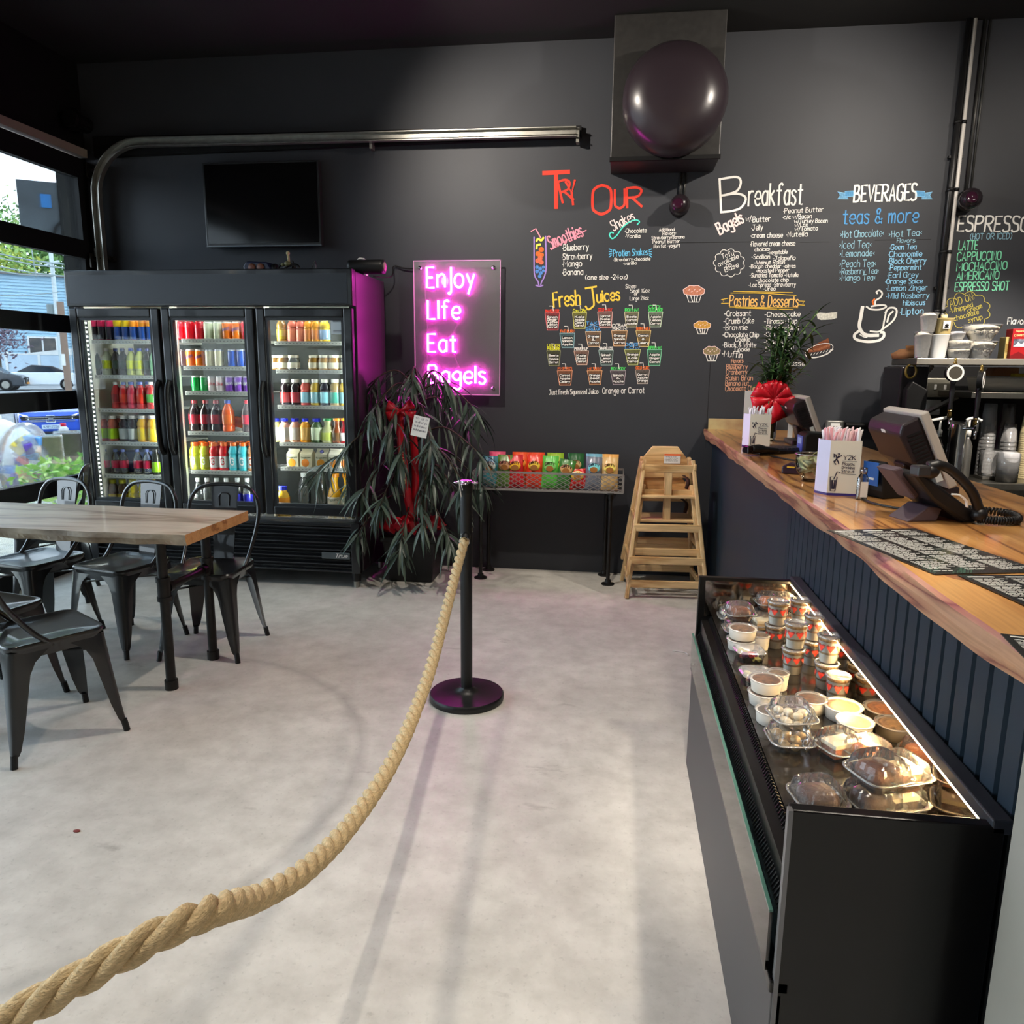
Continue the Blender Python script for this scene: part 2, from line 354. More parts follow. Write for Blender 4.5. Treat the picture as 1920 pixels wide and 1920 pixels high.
# black ledger board behind the horizontal track, its dark band also standing for the track's shadow
l0 = onY(330, 286, YW-.02); l1 = onY(1090, 258, YW-.02)
lb = MB().hexa([(-3.85, YW-.04, l0.z-.02), (l1.x, YW-.04, l1.z-.0), (l1.x, YW, l1.z), (-3.85, YW, l0.z-.02), (-3.85, YW-.04, l0.z+.12), (l1.x, YW-.04, l1.z+.07), (l1.x, YW, l1.z+.07), (-3.85, YW, l0.z+.12)])
o = lb.build('trim_1', m_matte); struct(o)
for bx in (xe+.02, xe-1.4): MB().box(bx-.02, bx, ty+.02, YW-.03, zt2-.06, zt2+.03).build('hanger', m_galv, tr)
# ---- boxed duct with round fan housing on the wall
zb = W(1240, 325)[1]
fl = onZ(1144, 301, zb); fr = onZ(1349, 297, zb)
x0, x1, yf = fl.x, fr.x, (fl.y+fr.y)/2
dt = thing('exhaust_duct', 'black boxed exhaust duct with round fan housing high on the dark wall', 'duct', ((x0+x1)/2, YW-.2, zb))
ox, oy, oz = dt.location
MB().box(x0-ox, x1-ox, yf-oy, YW-oy-.002, 0, CEIL-oz-.005).build('box', mat('duct_black', (42, 41, 40), .45, noise=.3, nscale=30), dt, bevel=.006)
fc = onY(1262, 205, yf)
MB().lathe([(.0001, 0), (.30, 0), (.31, .04), (.31, .16), (.27, .24), (.16, .28), (.0001, .29)], 40, 0, T=Matrix.Rotation(R(90), 3, 'X')).build('fan_housing', mat('fan_black', (40, 33, 38), .3), dt, smooth=True, loc=(fc.x-ox, yf-oy, fc.z-oz+.02))
MB().box(x0-ox-.004, x1-ox+.004, yf-oy-.012, yf-oy+.01, -.004, .02).build('bottom_flange', m_matte, dt)
# ---- security cameras hung on conduit
def sec_cam(px, py, top, label):
    c = onY(px, py, YW-.09); t = thing('security_camera', label, 'camera', c)
    zt_ = onY(px, top, YW-.02).z if top else CEIL
    MB().cyl((0, .085, .05), (0, .085, zt_-c.z), .011, 10).cyl((.03, .087, .05), (.03, .087, zt_-c.z), .007, 8).build('conduit', mat('conduit_grey', (70, 70, 68), .4, metal=.5), t, smooth=True)
    MB().lathe([(.001, 0), (.062, 0), (.066, .02), (.058, .05), (.001, .052)], 20, 0, T=Matrix.Rotation(R(90), 3, 'X'), o=(0, .09, 0)).build('mount', m_black, t, smooth=True)
    b = MB().sphere((0, 0, 0), .066, 18).build('ball', mat('camera_shell', (34, 28, 32), .25), t, smooth=True)
    MB().lathe([(.001, 0), (.036, 0), (.036, .012), (.02, .016), (.001, .012)], 16, 0, T=Matrix.Rotation(R(75), 3, 'X') , o=(-.018, -.055, -.005)).build('lens', mat('lens_dark', (48, 20, 36), .1), b, smooth=True)
    return t
sec_cam(1275, 384, 322, 'round black security camera hanging under the boxed duct')
sec_cam(1820, 373, None, 'round black security camera above the espresso list')
# ---- electrical conduits running down the wall
for k, (px, r_, cc, lab) in enumerate(((1768, .017, (26, 26, 27), 'black vertical conduit pipe on the wall beside the beverages list'), (1779, .012, (214, 210, 204), 'thin pale vertical conduit pipe next to the black one by the beverages list'))):
    p = W(px, 450); zlo = 1.62
    o = thing('conduit_pipe', lab, 'pipe', (p[0], YW-.03, zlo))
    mm = mat('conduit_%d' % k, cc, .35)
    MB().cyl((0, 0, 0), (0, 0, CEIL-zlo-.002), r_, 12).build('pipe', mm, o, smooth=True)
    for z in (.25, .62, 1.0, 1.4): MB().cyl((0, 0, z), (0, 0, z+.02), r_+.005, 12).build('coupling', m_black, o, smooth=True)
    for z in (.4, 1.2): MB().box(-r_-.012, r_+.012, .0, .028, z, z+.015).build('strap', m_black, o)
# wall panel seams
for (a, b) in (((1270, 455), (1408, 455)), ((1500, 454), (1555, 454)), ((1640, 450), (1745, 449))):
    p, q = W(*a), W(*b); MB().box(p[0], q[0], YW-.0015, YW, p[1]-.002, p[1]+.001).build('panel_seam', m_black, wall_back)
for sx in (1332,):
    p, q = W(sx, 680), W(sx-8, 840); MB().box(p[0]-.001, p[0]+.001, YW-.001, YW, q[1], p[1]).build('panel_seam', m_black, wall_back)
# ================================================================= lamps the room has, and some added fill lights
def spot_head(loc, target, energy, label, color=(1, .9, .78), size=R(105), blend=1.0):
    t = thing('track_light', label, 'lamp', loc)
    q = (Vector(target)-Vector(loc)).to_track_quat('-Z', 'Y').to_matrix()
    MB().lathe([(.03, .12), (.05, .1), (.055, .0), (.045, -.02), (.05, -.05)], 18, 0, T=q, cap=False).build('shade', m_black, t, smooth=True)
    MB().cyl((0, 0, .1), (0, 0, CEIL-loc[2]), .012, 8).build('stem', m_black, t)
    L = lamp('track_bulb', 'SPOT', (0, 0, 0), energy, color, spot_size=size, spot_blend=blend, shadow_soft_size=.035)
    L.rotation_euler = q.to_euler(); L.location = q @ Vector((0, 0, -.06)); L.parent = t
    return t
spot_head((-1.5, 3.9, 3.35), (-.2, 5.48, 2.4), 190, 'black track light aimed at the smoothies list')
spot_head((1.9, 3.7, 3.35), (.6, 5.48, 2.4), 180, 'black track light aimed at the breakfast list')
spot_head((2.5, 3.3, 3.35), (2.35, 5.0, 1.45), 420, 'black track light aimed at the steel shelf', size=R(40), blend=.7)
spot_head((2.9, 3.9, 3.35), (2.5, 5.48, 2.3), 45, 'black track light aimed at the espresso list')
spot_head((-.35, 3.35, 3.45), (-.35, 3.4, 0), 145, 'added black ceiling light, out of view, brightening the floor by the rope post', size=R(100), blend=.8)  # added downlight, lifts the dark floor towards the back wall
spot_head((-2.4, 3.2, 3.45), (-2.3, 3.2, 0), 22, 'added unseen black ceiling light pointing straight down above the table', size=R(100), blend=.8)  # second added downlight, fills the floor around the table
spot_head((.2, .7, 3.4), (.56, 2.05, .65), 260, 'added unseen black track light brightening the dessert display case', size=R(25), blend=.9)  # added fill spot, brightens the front faces of the desserts
def pendant(x, y, z, e, label):
    t = thing('pendant_lamp', label, 'lamp', (x, y, z))
    MB().sphere((0, 0, 0), .055, 14, sz=1.25).build('bulb', mat('filament_glow', (255, 210, 150), .3, emit=(1, .7, .38), es=12), t, smooth=True)
    MB().lathe([(.02, .06), (.024, .12), (.018, .13), (.001, .13)], 12).build('socket', m_black, t, smooth=True)
    MB().cyl((0, 0, .13), (0, 0, CEIL-z), .004, 6).build('cord', m_black, t)
    L = lamp('pendant_light', 'SPOT', (0, 0, 0), e, (1, .9, .77), shadow_soft_size=.07, spot_size=R(112), spot_blend=.8); L.parent = t; L.location = (0, 0, -.08)
for i, (x, y) in enumerate(((1.1, 1.9), (1.1, .4), (-1.2, 1.0), (-.9, -1.2), (1.0, -1.3), (-2.6, -.6))):
    pendant(x, y, 2.75, 70, 'glass filament pendant lamp, %s from the chalk wall' % ORD[i])
# ================================================================= glass-door cooler
def wloc(o):
    v = Vector((0, 0, 0))
    while o is not None: v += o.location; o = o.parent
    return v
def wpart(mb, name, mats, parent, **kw):
    off = wloc(parent); mb.v = [(a-off.x, b-off.y, c-off.z) for a, b, c in mb.v]
    return mb.build(name, mats, parent, **kw)
FX0, FX1, FY, FT = -3.664, -1.680, 4.76, 2.098
m_fr = mat('cooler_black', (24, 25, 28), .3, spec=.5, coat=.2)
m_frs = mat('cooler_side_black', (46, 42, 46), .38, spec=.5)
m_chip = mat('led_chip', (255, 255, 255), .5, emit=(.93, 1, .97), es=5)
m_frin = mat('cooler_lining', (222, 222, 208), .5)
m_led = mat('cooler_led', (255, 255, 255), .5, emit=(.93, 1, .97), es=48)
m_cglass = clear_mat('cooler_glass', (.97, .99, .98), .45, .0, .006)
fridge = thing('display_cooler', 'black three-door glass display cooler filled with drinks against the dark wall', 'cooler', ((FX0+FX1)/2, FY+.35, 0))
wpart(MB().box(FX0, FX0+.05, FY+.07, 5.44, .11, FT-.01), 'side_panel', m_frs, fridge, bevel=.006)
wpart(MB().box(FX1-.05, FX1, FY+.07, 5.44, .11, FT-.01), 'side_panel', m_frs, fridge, bevel=.006)
wpart(MB().box(FX0+.05, FX1-.05, FY+.07, 5.44, FT-.07, FT-.01), 'top_panel', m_frs, fridge)
wpart(MB().box(FX0+.05, FX1-.05, FY+.07, 5.44, .40, .47), 'bottom_panel', mat('cooler_floor', (150, 150, 146), .25, metal=.5), fridge)
wpart(MB().box(FX0+.05, FX1-.05, 5.36, 5.40, .47, FT-.07), 'back_lining', mat('cooler_back', (74, 78, 75), .5), fridge)
wpart(MB().box(FX0+.05, FX0+.056, FY+.09, 5.36, .47, FT-.07).box(FX1-.056, FX1-.05, FY+.09, 5.36, .47, FT-.07).box(FX0+.056, FX1-.056, FY+.09, 5.36, FT-.076, FT-.07), 'inner_lining', m_frin, fridge)
# lit header sign, unlit here
hd = wpart(MB().box(FX0, FX1, FY, FY+.07, 1.868, FT), 'header', m_fr, fridge, bevel=.006)
wpart(MB().box(FX0+.03, FX1-.03, FY-.004, FY, 1.885, FT-.03), 'sign_panel', mat('header_panel', (52, 56, 62), .35, spec=.5), hd)
DW = (FX1-FX0)/3
for i in range(3):
    a = FX0+DW*i+.008; b = FX0+DW*(i+1)-.008; z0, z1 = .50, 1.855
    d = bpy.data.objects.new('door', None); col.objects.link(d); d.parent = fridge
    fw = .058
    mb = MB()
    for q in ((a, a+fw, z0, z1), (b-fw, b, z0, z1), (a+fw, b-fw, z1-fw, z1), (a+fw, b-fw, z0, z0+fw)): mb.box(q[0], q[1], FY, FY+.05, q[2], q[3])
    wpart(mb, 'door_frame', m_fr, d, bevel=.008)
    mb = MB(); g = .018
    for q in ((a+fw, a+fw+g, z0+fw, z1-fw), (b-fw-g, b-fw, z0+fw, z1-fw), (a+fw+g, b-fw-g, z1-fw-g, z1-fw), (a+fw+g, b-fw-g, z0+fw, z0+fw+g)): mb.box(q[0], q[1], FY+.012, FY+.045, q[2], q[3])
    wpart(mb, 'inner_frame', mat('cooler_inner_frame', (46, 50, 54), .35), d)
    wpart(MB().box(a+fw+.004, b-fw-.004, FY+.026, FY+.032, z0+fw+.004, z1-fw-.004), 'glass', m_cglass, d)
    hx = (b-.03) if i == 0 else (a+.03)
    pts = [(hx, FY-.004, 1.38), (hx, FY-.03, 1.345), (hx, FY-.042, 1.27), (hx, FY-.045, 1.14), (hx, FY-.042, 1.01), (hx, FY-.03, .935), (hx, FY-.004, .9)]
    wpart(MB().tube(catmull(pts, 5), .016, 10, flat=1.4), 'handle', m_black, d, smooth=True)
    if i < 2: wpart(MB().box(b+.008-.03, b+.008+.03, FY+.075, FY+.16, .47, FT-.07), 'mullion', m_frin, fridge)
    # LED strips just behind the door jambs
    lx = FX0+DW*i+.064
    if i == 0:
        for k in range(42): wpart(MB().box(lx-.004, lx+.003, FY+.082, FY+.090, .56+k*.03, .571+k*.03), 'led_chip', m_chip, fridge)
        wpart(MB().box(lx-.009, lx+.007, FY+.090, FY+.096, .54, 1.82), 'led_channel', mat('led_channel', (70, 72, 70), .6), fridge)
    else: wpart(MB().box(lx-.034, lx-.029, FY+.10, FY+.118, .56, 1.79), 'hidden_led_strip', m_led, fridge)
    rx = FX0+DW*(i+1)-(.036 if i < 2 else .062)
    wpart(MB().box(rx, rx+.005, FY+.10, FY+.118, .56, 1.79), 'hidden_led_strip', m_led, fridge)  # added strip, hidden behind the right jamb to brighten the drinks
    wpart(MB().box(lx+.1, FX0+DW*(i+1)-.1, FY+.12, FY+.15, FT-.09, FT-.08), 'hidden_led_strip', m_led, fridge)
    if i == 2:
        c0 = onY(620, 598, FY+.02); c1 = onY(648, 627, FY+.02)
        card = wpart(MB().box(c0.x, c1.x, FY+.020, FY+.0225, c1.z, c0.z), 'notice_card', mat('card_white', (206, 218, 224), .6), d)
        mb = MB()
        for zf in (.86, .8, .2, .13): mb.box(c0.x+.014, c1.x-.014, FY+.019, FY+.0195, c1.z+(c0.z-c1.z)*zf, c1.z+(c0.z-c1.z)*zf+.004)
        wpart(mb, 'printed_lines', mat('card_ink', (120, 128, 134), .8), d)
        c0 = onY(650.5, 954, FY+.02); c1 = onY(661.5, 964, FY+.02)
        st = wpart(MB().box(c0.x, c1.x, FY+.020, FY+.0225, c1.z, c0.z), 'sticker', mat('sticker_blue', (30, 140, 225), .5), d)
        mb = MB(); write(mb, 'energy', (c0.x+.004, c1.z+.02), (c1.x-.004, c1.z+.02), .01, .0016, lambda p: (p.x, FY+.0195, p.y)); wpart(mb, 'lettering', m_chalk, d)
# louvred base
gr = wpart(MB().box(FX0+.01, FX1-.01, FY+.04, FY+.1, .11, .455), 'base_panel', m_fr, fridge)
wpart(MB().box(FX0, FX0+.06, FY, FY+.05, .11, .455).box(FX1-.06, FX1, FY, FY+.05, .11, .455).box(FX0+.06, FX1-.06, FY, FY+.05, .43, .455).box(FX0+.06, FX1-.06, FY+.01, FY+.05, .11, .125), 'base_frame', m_fr, fridge, bevel=.004)
for k in range(6):
    z = .135+k*.05
    wpart(MB().hexa([(FX0+.06, FY+.002, z+.03), (FX1-.06, FY+.002, z+.03), (FX1-.06, FY+.045, z), (FX0+.06, FY+.045, z), (FX0+.06, FY+.002, z+.038), (FX1-.06, FY+.002, z+.038), (FX1-.06, FY+.045, z+.008), (FX0+.06, FY+.045, z+.008)]), 'louvre', mat('louvre_black', (40, 42, 46), .35), fridge)
b0 = onY(604, 1047, FY); b1 = onY(656, 1037, FY)
bd = wpart(MB().box(b0.x, b1.x, FY-.004, FY+.004, b0.z, b1.z), 'badge', mat('badge_grey', (96, 104, 108), .3, metal=.6), fridge, bevel=.002)
mb = MB(); write(mb, 'True', (b0.x+.095, b0.z+.012), (b1.x-.02, b0.z+.012), .026, .004, lambda p: (p.x, FY-.0055, p.y), slant=.35); wpart(mb, 'lettering', m_chalk, bd)
for x in (FX0+.05, FX1-.05):
    for y in (FY+.06, 5.36):
        wpart(MB().cyl((x, y, .045), (x, y, .12), .03, 12).cyl((x, y, .0), (x, y, .05), .02, 12, 1), 'caster', [m_black, m_galv], fridge)
# ---- shelves
SH = {0: [641.5, 707, 770, 832, 893], 1: [639.5, 691, 738, 813, 886], 2: [644, 697, 764, 834, 880]}
XC = {0: 225, 1: 395, 2: 580}
SY = FY+.12
SZ = {}
for i in range(3):
    SZ[i] = []
    a = FX0+DW*i+.075; b = FX0+DW*(i+1)-.045
    for y in SH[i]:
        z = onY(XC[i], y, SY).z; SZ[i].append(z+.012)
        mb = MB().box(a, b, SY-.006, SY, z-.012, z+.014).box(a, b, 5.33, 5.34, z, z+.01)
        for k in range(14):
            x = a+(b-a)*(k+.5)/14; mb.box(x-.006, x+.006, SY, 5.33, z+.004, z+.010)
        sh = wpart(mb, 'shelf', mat('shelf_white', (232, 233, 226), .45), fridge)
        mb = MB()
        for k in range(22):
            x = a+(b-a)*(k+.5)/22; mb.box(x-.006, x+.003, SY-.0075, SY-.0062, z-.003, z+.003)
        wpart(mb, 'price_slots', mat('slot_grey', (168, 172, 166), .6), sh)
    SZ[i].append(.472)
# ---- drinks
UNIT = {}
def lm(rgb, clear=False):
    if clear: return clear_mat('clear_plastic', (.96, .98, .99), 1.0, .08, .08, haze=.12)
    return mat('drink_%d_%d_%d' % rgb, rgb, .22, spec=.5, coat=.3)
PROF = {
 'can': ([(.40, 0), (.5, .05), (.5, .9), (.43, .97), (.44, 1.0), (.4, .985), (.001, .985)], (.05, .9, .503), None),
 'slim': ([(.40, 0), (.5, .04), (.5, .93), (.42, .98), (.43, 1.0), (.001, .99)], (.04, .66, .503), None),
 'pet': ([(.43, 0), (.5, .03), (.5, .16), (.46, .2), (.5, .25), (.5, .55), (.44, .68), (.27, .82), (.2, .87), (.2, .93)], (.24, .54, .507), (.235, .89, 1)),
 'wide': ([(.44, 0), (.5, .03), (.5, .52), (.46, .56), (.5, .62), (.49, .7), (.40, .8), (.3, .86), (.3, .9)], (.1, .5, .507), (.34, .87, 1)),
 'jar': ([(.46, 0), (.5, .04), (.5, .66), (.4, .8), (.4, .86)], (.1, .5, .507), (.43, .83, 1)),
 'carafe': ([(.44, 0), (.5, .05), (.5, .42), (.42, .54), (.28, .68), (.26, .8), (.32, .92)], (.1, .42, .507), (.36, .9, 1)),
 'square': ([(.5, 0), (.54, .03), (.54, .62), (.44, .74), (.3, .83), (.3, .88)], (.1, .62, .548), (.34, .86, 1)),
}
def unit(kind, part):
    k = (kind, part)
    if k in UNIT: return UNIT[k]
    pr, lb, cp = PROF[kind]; n = 8 if kind == 'square' else 14
    T = Matrix.Rotation(R(22.5), 3, 'Z') if kind == 'square' else None
    if part == 'body': mb = MB().lathe(pr, n, T=T)
    elif part == 'label':
        z0, z1, r = lb; mb = MB().lathe([(r-.004, z0), (r, z0+.005), (r, z1-.005), (r-.004, z1)], n, T=T, cap=False)
    else:
        r, z0, z1 = cp; mb = MB().lathe([(r, z0), (r, z1-.015), (r*.93, z1), (.001, z1)], n)
    UNIT[k] = mb; return mb
MESHC = {}
def umesh(kind, part, mt):
    k = (kind, part, mt.name)
    if k not in MESHC:
        me = unit(kind, part).mesh(part, mt, True)
        try: me.set_sharp_from_angle(angle=R(38))
        except Exception: pass
        MESHC[k] = me
    return MESHC[k]
TXT = {}
def text_mesh(txt, rgb, z, h, w, slant=0):
    k = (txt, rgb, z, h)
    if k not in TXT:
        mb = MB(); fn = lambda p: (p.x, -math.sqrt(max(.27-p.x*p.x, .01)), p.y)
        write(mb, txt, (-w/2, z), (w/2, z+slant), h, h*.2 if len(txt) > 1 else h*.24, fn)
        TXT[k] = mb.mesh('lettering', mat('ink_%d_%d_%d' % rgb, rgb, .6))
    return TXT[k]
def link(me, name, parent):
    o = bpy.data.objects.new(name, me); col.objects.link(o); o.parent = parent; return o
def carton(label, cat, loc, w, h, body, art, group, cap=None):
    t = thing('juice_carton', label, cat, loc, 0, group)
    a = w/2
    mb = MB().box(-a, a, -a, a, 0, h*.72)
    mb.add([(-a, -a, h*.72), (a, -a, h*.72), (a, a, h*.72), (-a, a, h*.72), (-a, 0, h*.9), (a, 0, h*.9)], [(0, 1, 5, 4), (2, 3, 4, 5), (0, 4, 3), (1, 2, 5)])
    mb.box(-a, a, -.004, .004, h*.89, h)
    mb.build('body', lm(body), t)
    MB().lathe([(a*.66, 0), (a*.66, .002), (.001, .003)], 16, T=Matrix.Rotation(R(90), 3, 'X'), o=(-a*.1, -a, h*.22)).build('fruit_print', lm(art), t)
    tb = MB(); write(tb, 'Tropicana', (-a*.85, h*.46), (a*.85, h*.5), h*.09, h*.018, lambda p: (p.x, -a-.0015, p.y)); tb.build('lettering', lm((40, 70, 40)), t)
    if cap: MB().cyl((0, -a*.5, h*.8), (0, -a*.7, h*.88), a*.32, 12).build('cap', lm(cap), t)
    return t
def drink(kind, name, label, group, loc, w, h, body, lab, cap, txt=None, clear=False):
    t = thing(name, label, 'can' if kind in ('can', 'slim') else 'jar' if kind == 'jar' else 'bottle', loc, random.uniform(-.25, .25) if not txt else 0, group); t.scale = (w, w, h)
    link(umesh(kind, 'body', lm(body, clear)), 'body', t)
    if lab: link(umesh(kind, 'label', lm(lab)), 'label', t)
    if cap and PROF[kind][2]: link(umesh(kind, 'cap', lm(cap)), 'cap', t)
    if txt: link(text_mesh(*txt), 'lettering', t)
    return t
K = {  # key: kind, width, body, label, cap, name, words, text, clear
 'pk': ('slim', .052, (190, 40, 90), (28, 26, 40), None, 'drink_can', 'tall dark can with magenta top', None, 0),
 'yb': ('slim', .052, (225, 195, 40), (25, 60, 130), None, 'drink_can', 'tall blue can with yellow top', None, 0),
 'ob': ('slim', .052, (235, 150, 40), (25, 65, 140), None, 'drink_can', 'tall blue can with orange top', None, 0),
 'rc': ('can', .062, (185, 20, 35), (205, 25, 42), None, 'drink_can', 'bright red soda can', None, 0),
 'wg': ('can', .062, (190, 200, 190), (214, 222, 190), None, 'drink_can', 'pale silver green soda can', None, 0),
 'or': ('can', .064, (200, 190, 180), (240, 120, 20), None, 'drink_can', 'orange soda can with navy script', ('Sunkist', (25, 40, 110), .44, .17, .8, .12), 0),
 'dk': ('can', .06, (40, 22, 22), (52, 24, 24), None, 'drink_can', 'dark maroon soda can', None, 0),
 'yw': ('can', .062, (200, 205, 210), (232, 226, 190), None, 'drink_can', 'white and yellow soda can', None, 0),
 'pb': ('can', .064, (160, 170, 190), (15, 70, 170), None, 'drink_can', 'deep blue cola can', None, 0),
 'gn': ('can', .062, (170, 185, 175), (20, 150, 70), None, 'drink_can', 'green lime soda can', None, 0),
 'dc': ('can', .062, (200, 200, 205), (222, 214, 214), None, 'drink_can', 'silver diet cola can with red mark', ('Coke', (200, 20, 40), .42, .2, .8, .0), 0),
 'pu': ('can', .066, (170, 160, 185), (110, 60, 165), None, 'drink_can', 'purple grape soda can', ("Welch's", (240, 240, 245), .42, .18, .86, .04), 0),
 'tg': ('pet', .068, (28, 50, 42), (30, 70, 58), (45, 60, 150), 'tea_bottle', 'dark green tea bottle with blue cap', None, 0),
 'td': ('pet', .064, (34, 30, 28), (38, 52, 44), (30, 40, 100), 'tea_bottle', 'dark tea bottle with navy cap', None, 0),
 'ly': ('pet', .07, (205, 215, 190), (214, 226, 40), (236, 238, 238), 'juice_bottle', 'lemon lime bottle with white cap', None, 0),
 'lb': ('pet', .07, (196, 205, 120), (222, 230, 30), (60, 80, 170), 'juice_bottle', 'bright yellow lemonade bottle with blue cap', None, 0),
 'lg': ('pet', .066, (160, 215, 170), (140, 215, 150), (236, 238, 238), 'juice_bottle', 'pale green bottle with white cap', None, 0),
 're': ('pet', .068, (200, 34, 38), (220, 60, 40), (70, 90, 185), 'tea_bottle', 'red fruit tea bottle with blue cap', None, 0),
 'rw': ('pet', .068, (190, 40, 45), (150, 30, 40), (236, 238, 238), 'tea_bottle', 'red fruit tea bottle with white cap', None, 0),
 'pi': ('pet', .07, (214, 60, 90), (226, 80, 100), (70, 90, 185), 'tea_bottle', 'pink fruit tea bottle with blue cap', None, 0),
 'kg': ('pet', .07, (196, 60, 60), (90, 170, 80), (236, 238, 238), 'tea_bottle', 'kiwi red bottle with green label', None, 0),
 'vo': ('wide', .074, (196, 105, 80), (180, 222, 30), (240, 238, 232), 'water_bottle', 'coral enhanced water bottle with lime band', None, 0),
 'vd': ('wide', .074, (46, 30, 34), (205, 212, 210), (240, 238, 232), 'water_bottle', 'dark enhanced water bottle with white band', None, 0),
 'vy': ('wide', .074, (235, 180, 30), (236, 205, 40), (240, 238, 232), 'water_bottle', 'yellow enhanced water bottle', None, 0),
 'cp': ('pet', .064, (0, 0, 1), (205, 40, 80), (120, 140, 215), 'water_bottle', 'clear water bottle with raspberry label', None, 1),
 'cg': ('wide', .062, (40, 44, 40), (150, 205, 40), (40, 40, 44), 'water_bottle', 'dark bottle with lime label', None, 0),
 'bt': ('wide', .07, (96, 66, 34), (214, 190, 40), (206, 200, 60), 'tea_bottle', 'brown iced tea bottle with yellow label', None, 0),
 'ye': ('wide', .07, (240, 215, 40), (244, 222, 60), (236, 222, 90), 'drink_bottle', 'bright yellow wrapped drink bottle', None, 0),
 'co': ('pet', .09, (34, 14, 16), (150, 28, 44), (150, 24, 34), 'soda_bottle', 'dark cola bottle with maroon label', None, 0),
 'os': ('pet', .086, (232, 92, 20), (238, 110, 30), (60, 90, 190), 'soda_bottle', 'orange soda bottle with blue cap', None, 0),
 'cr': ('pet', .078, (90, 80, 84), (190, 60, 80), (190, 40, 60), 'soda_bottle', 'greyish bottle with red label', None, 0),
 'gy': ('wide', .08, (190, 196, 50), (200, 205, 90), (245, 110, 30), 'sports_bottle', 'lime sports drink with orange cap', ('G', (240, 242, 240), .22, .22, .3, 0), 0),
 'gr': ('wide', .08, (210, 24, 36), (226, 222, 220), (245, 110, 30), 'sports_bottle', 'red sports drink with orange cap', ('G', (200, 30, 40), .22, .22, .3, 0), 0),
 'gc': ('wide', .08, (70, 190, 205), (110, 196, 208), (245, 110, 30), 'sports_bottle', 'turquoise sports drink with orange cap', ('G', (240, 242, 240), .22, .22, .3, 0), 0),
 'go': ('wide', .08, (226, 150, 90), (230, 226, 222), (245, 110, 30), 'sports_bottle', 'peach sports drink with orange cap', ('G', (200, 90, 40), .22, .22, .3, 0), 0),
 'wa': ('pet', .07, (0, 0, 1), None, (235, 238, 240), 'water_bottle', 'clear ribbed water bottle', None, 1),
 'wb': ('pet', .07, (0, 0, 1), (50, 50, 170), (235, 238, 240), 'water_bottle', 'clear water bottle with blue label', None, 1),
 'jb': ('wide', .068, (150, 110, 40), (190, 170, 60), (240, 236, 220), 'juice_bottle', 'amber juice bottle with cream cap', None, 0),
 'jp': ('wide', .072, (226, 120, 100), (235, 140, 110), (240, 236, 220), 'juice_bottle', 'pink grapefruit juice bottle', None, 0),
 'jo': ('wide', .072, (240, 165, 60), (235, 150, 90), (240, 236, 220), 'juice_bottle', 'orange juice bottle with cream cap', None, 0),
 'jy': ('wide', .072, (214, 178, 40), (150, 180, 214), (240, 236, 220), 'juice_bottle', 'golden juice bottle with blue label', None, 0),
 'ja': ('jar', .09, (120, 84, 26), (226, 218, 190), (232, 226, 206), 'glass_jar', 'squat amber jar with cream label', None, 0),
 'jc': ('jar', .085, (0, 0, 1), (226, 220, 200), (232, 226, 206), 'glass_jar', 'squat clear jar with cream label', None, 1),
 'jt': ('jar', .085, (150, 112, 50), (230, 222, 196), (232, 226, 206), 'glass_jar', 'squat honey coloured jar with cream label', None, 0),
 'n1': ('wide', .078, (40, 24, 28), (196, 60, 60), (240, 238, 228), 'juice_bottle', 'dark berry bottle with red and green label', None, 0),
 'n2': ('wide', .078, (34, 24, 28), (180, 60, 70), (240, 238, 228), 'juice_bottle', 'dark berry bottle with red label', None, 0),
 'n3': ('wide', .078, (214, 96, 88), (150, 205, 226), (240, 238, 228), 'juice_bottle', 'coral juice bottle with pale blue label', None, 0),
 'n4': ('wide', .078, (190, 160, 70), (150, 200, 214), (240, 238, 228), 'juice_bottle', 'yellow juice bottle with pale blue label', None, 0),
 'n5': ('wide', .078, (40, 40, 50), (140, 214, 230), (240, 238, 228), 'juice_bottle', 'dark bottle with bright aqua label', None, 0),
 'n6': ('wide', .078, (150, 130, 90), (60, 160, 140), (240, 238, 228), 'juice_bottle', 'tan bottle with teal label', None, 0),
 'sg': ('square', .076, (206, 210, 120), (226, 226, 200), (40, 50, 190), 'smoothie_bottle', 'lime smoothie bottle with blue cap', None, 0),
 'sp': ('square', .076, (226, 170, 140), (232, 224, 212), (40, 50, 190), 'smoothie_bottle', 'peach smoothie bottle with blue cap', None, 0),
 'so': ('square', .07, (240, 160, 40), (240, 190, 110), (40, 50, 190), 'smoothie_bottle', 'orange smoothie bottle with blue cap', None, 0),
 'sk': ('square', .084, (60, 84, 50), (206, 222, 190), (40, 50, 190), 'smoothie_bottle', 'green smoothie bottle with blue cap', None, 0),
 'gj': ('carafe', .1, (200, 204, 150), (206, 220, 110), (30, 140, 70), 'juice_jug', 'pale limeade jug with green cap', None, 0),
 'oc': ('carafe', .08, (120, 60, 30), (100, 70, 40), (245, 150, 30), 'juice_bottle', 'brown juice bottle with orange cap', None, 0),
 'od': ('carafe', .08, (140, 24, 30), (226, 214, 206), (245, 150, 30), 'juice_bottle', 'cherry juice bottle with orange cap', None, 0),
 'ca': ('carafe', .10, (240, 175, 20), (236, 222, 196), (240, 150, 20), 'juice_carafe', 'tall orange juice carafe', ('Tropicana', (40, 70, 40), .32, .06, .74, .02), 0),
 'sj': ('square', .085, (245, 190, 50), (250, 160, 20), (50, 60, 190), 'smoothie_bottle', 'small orange juice bottle with blue cap', None, 0),
}
DN = ['left', 'middle', 'right']; SN = ['top', 'second', 'third', 'fourth', 'fifth', 'bottom']
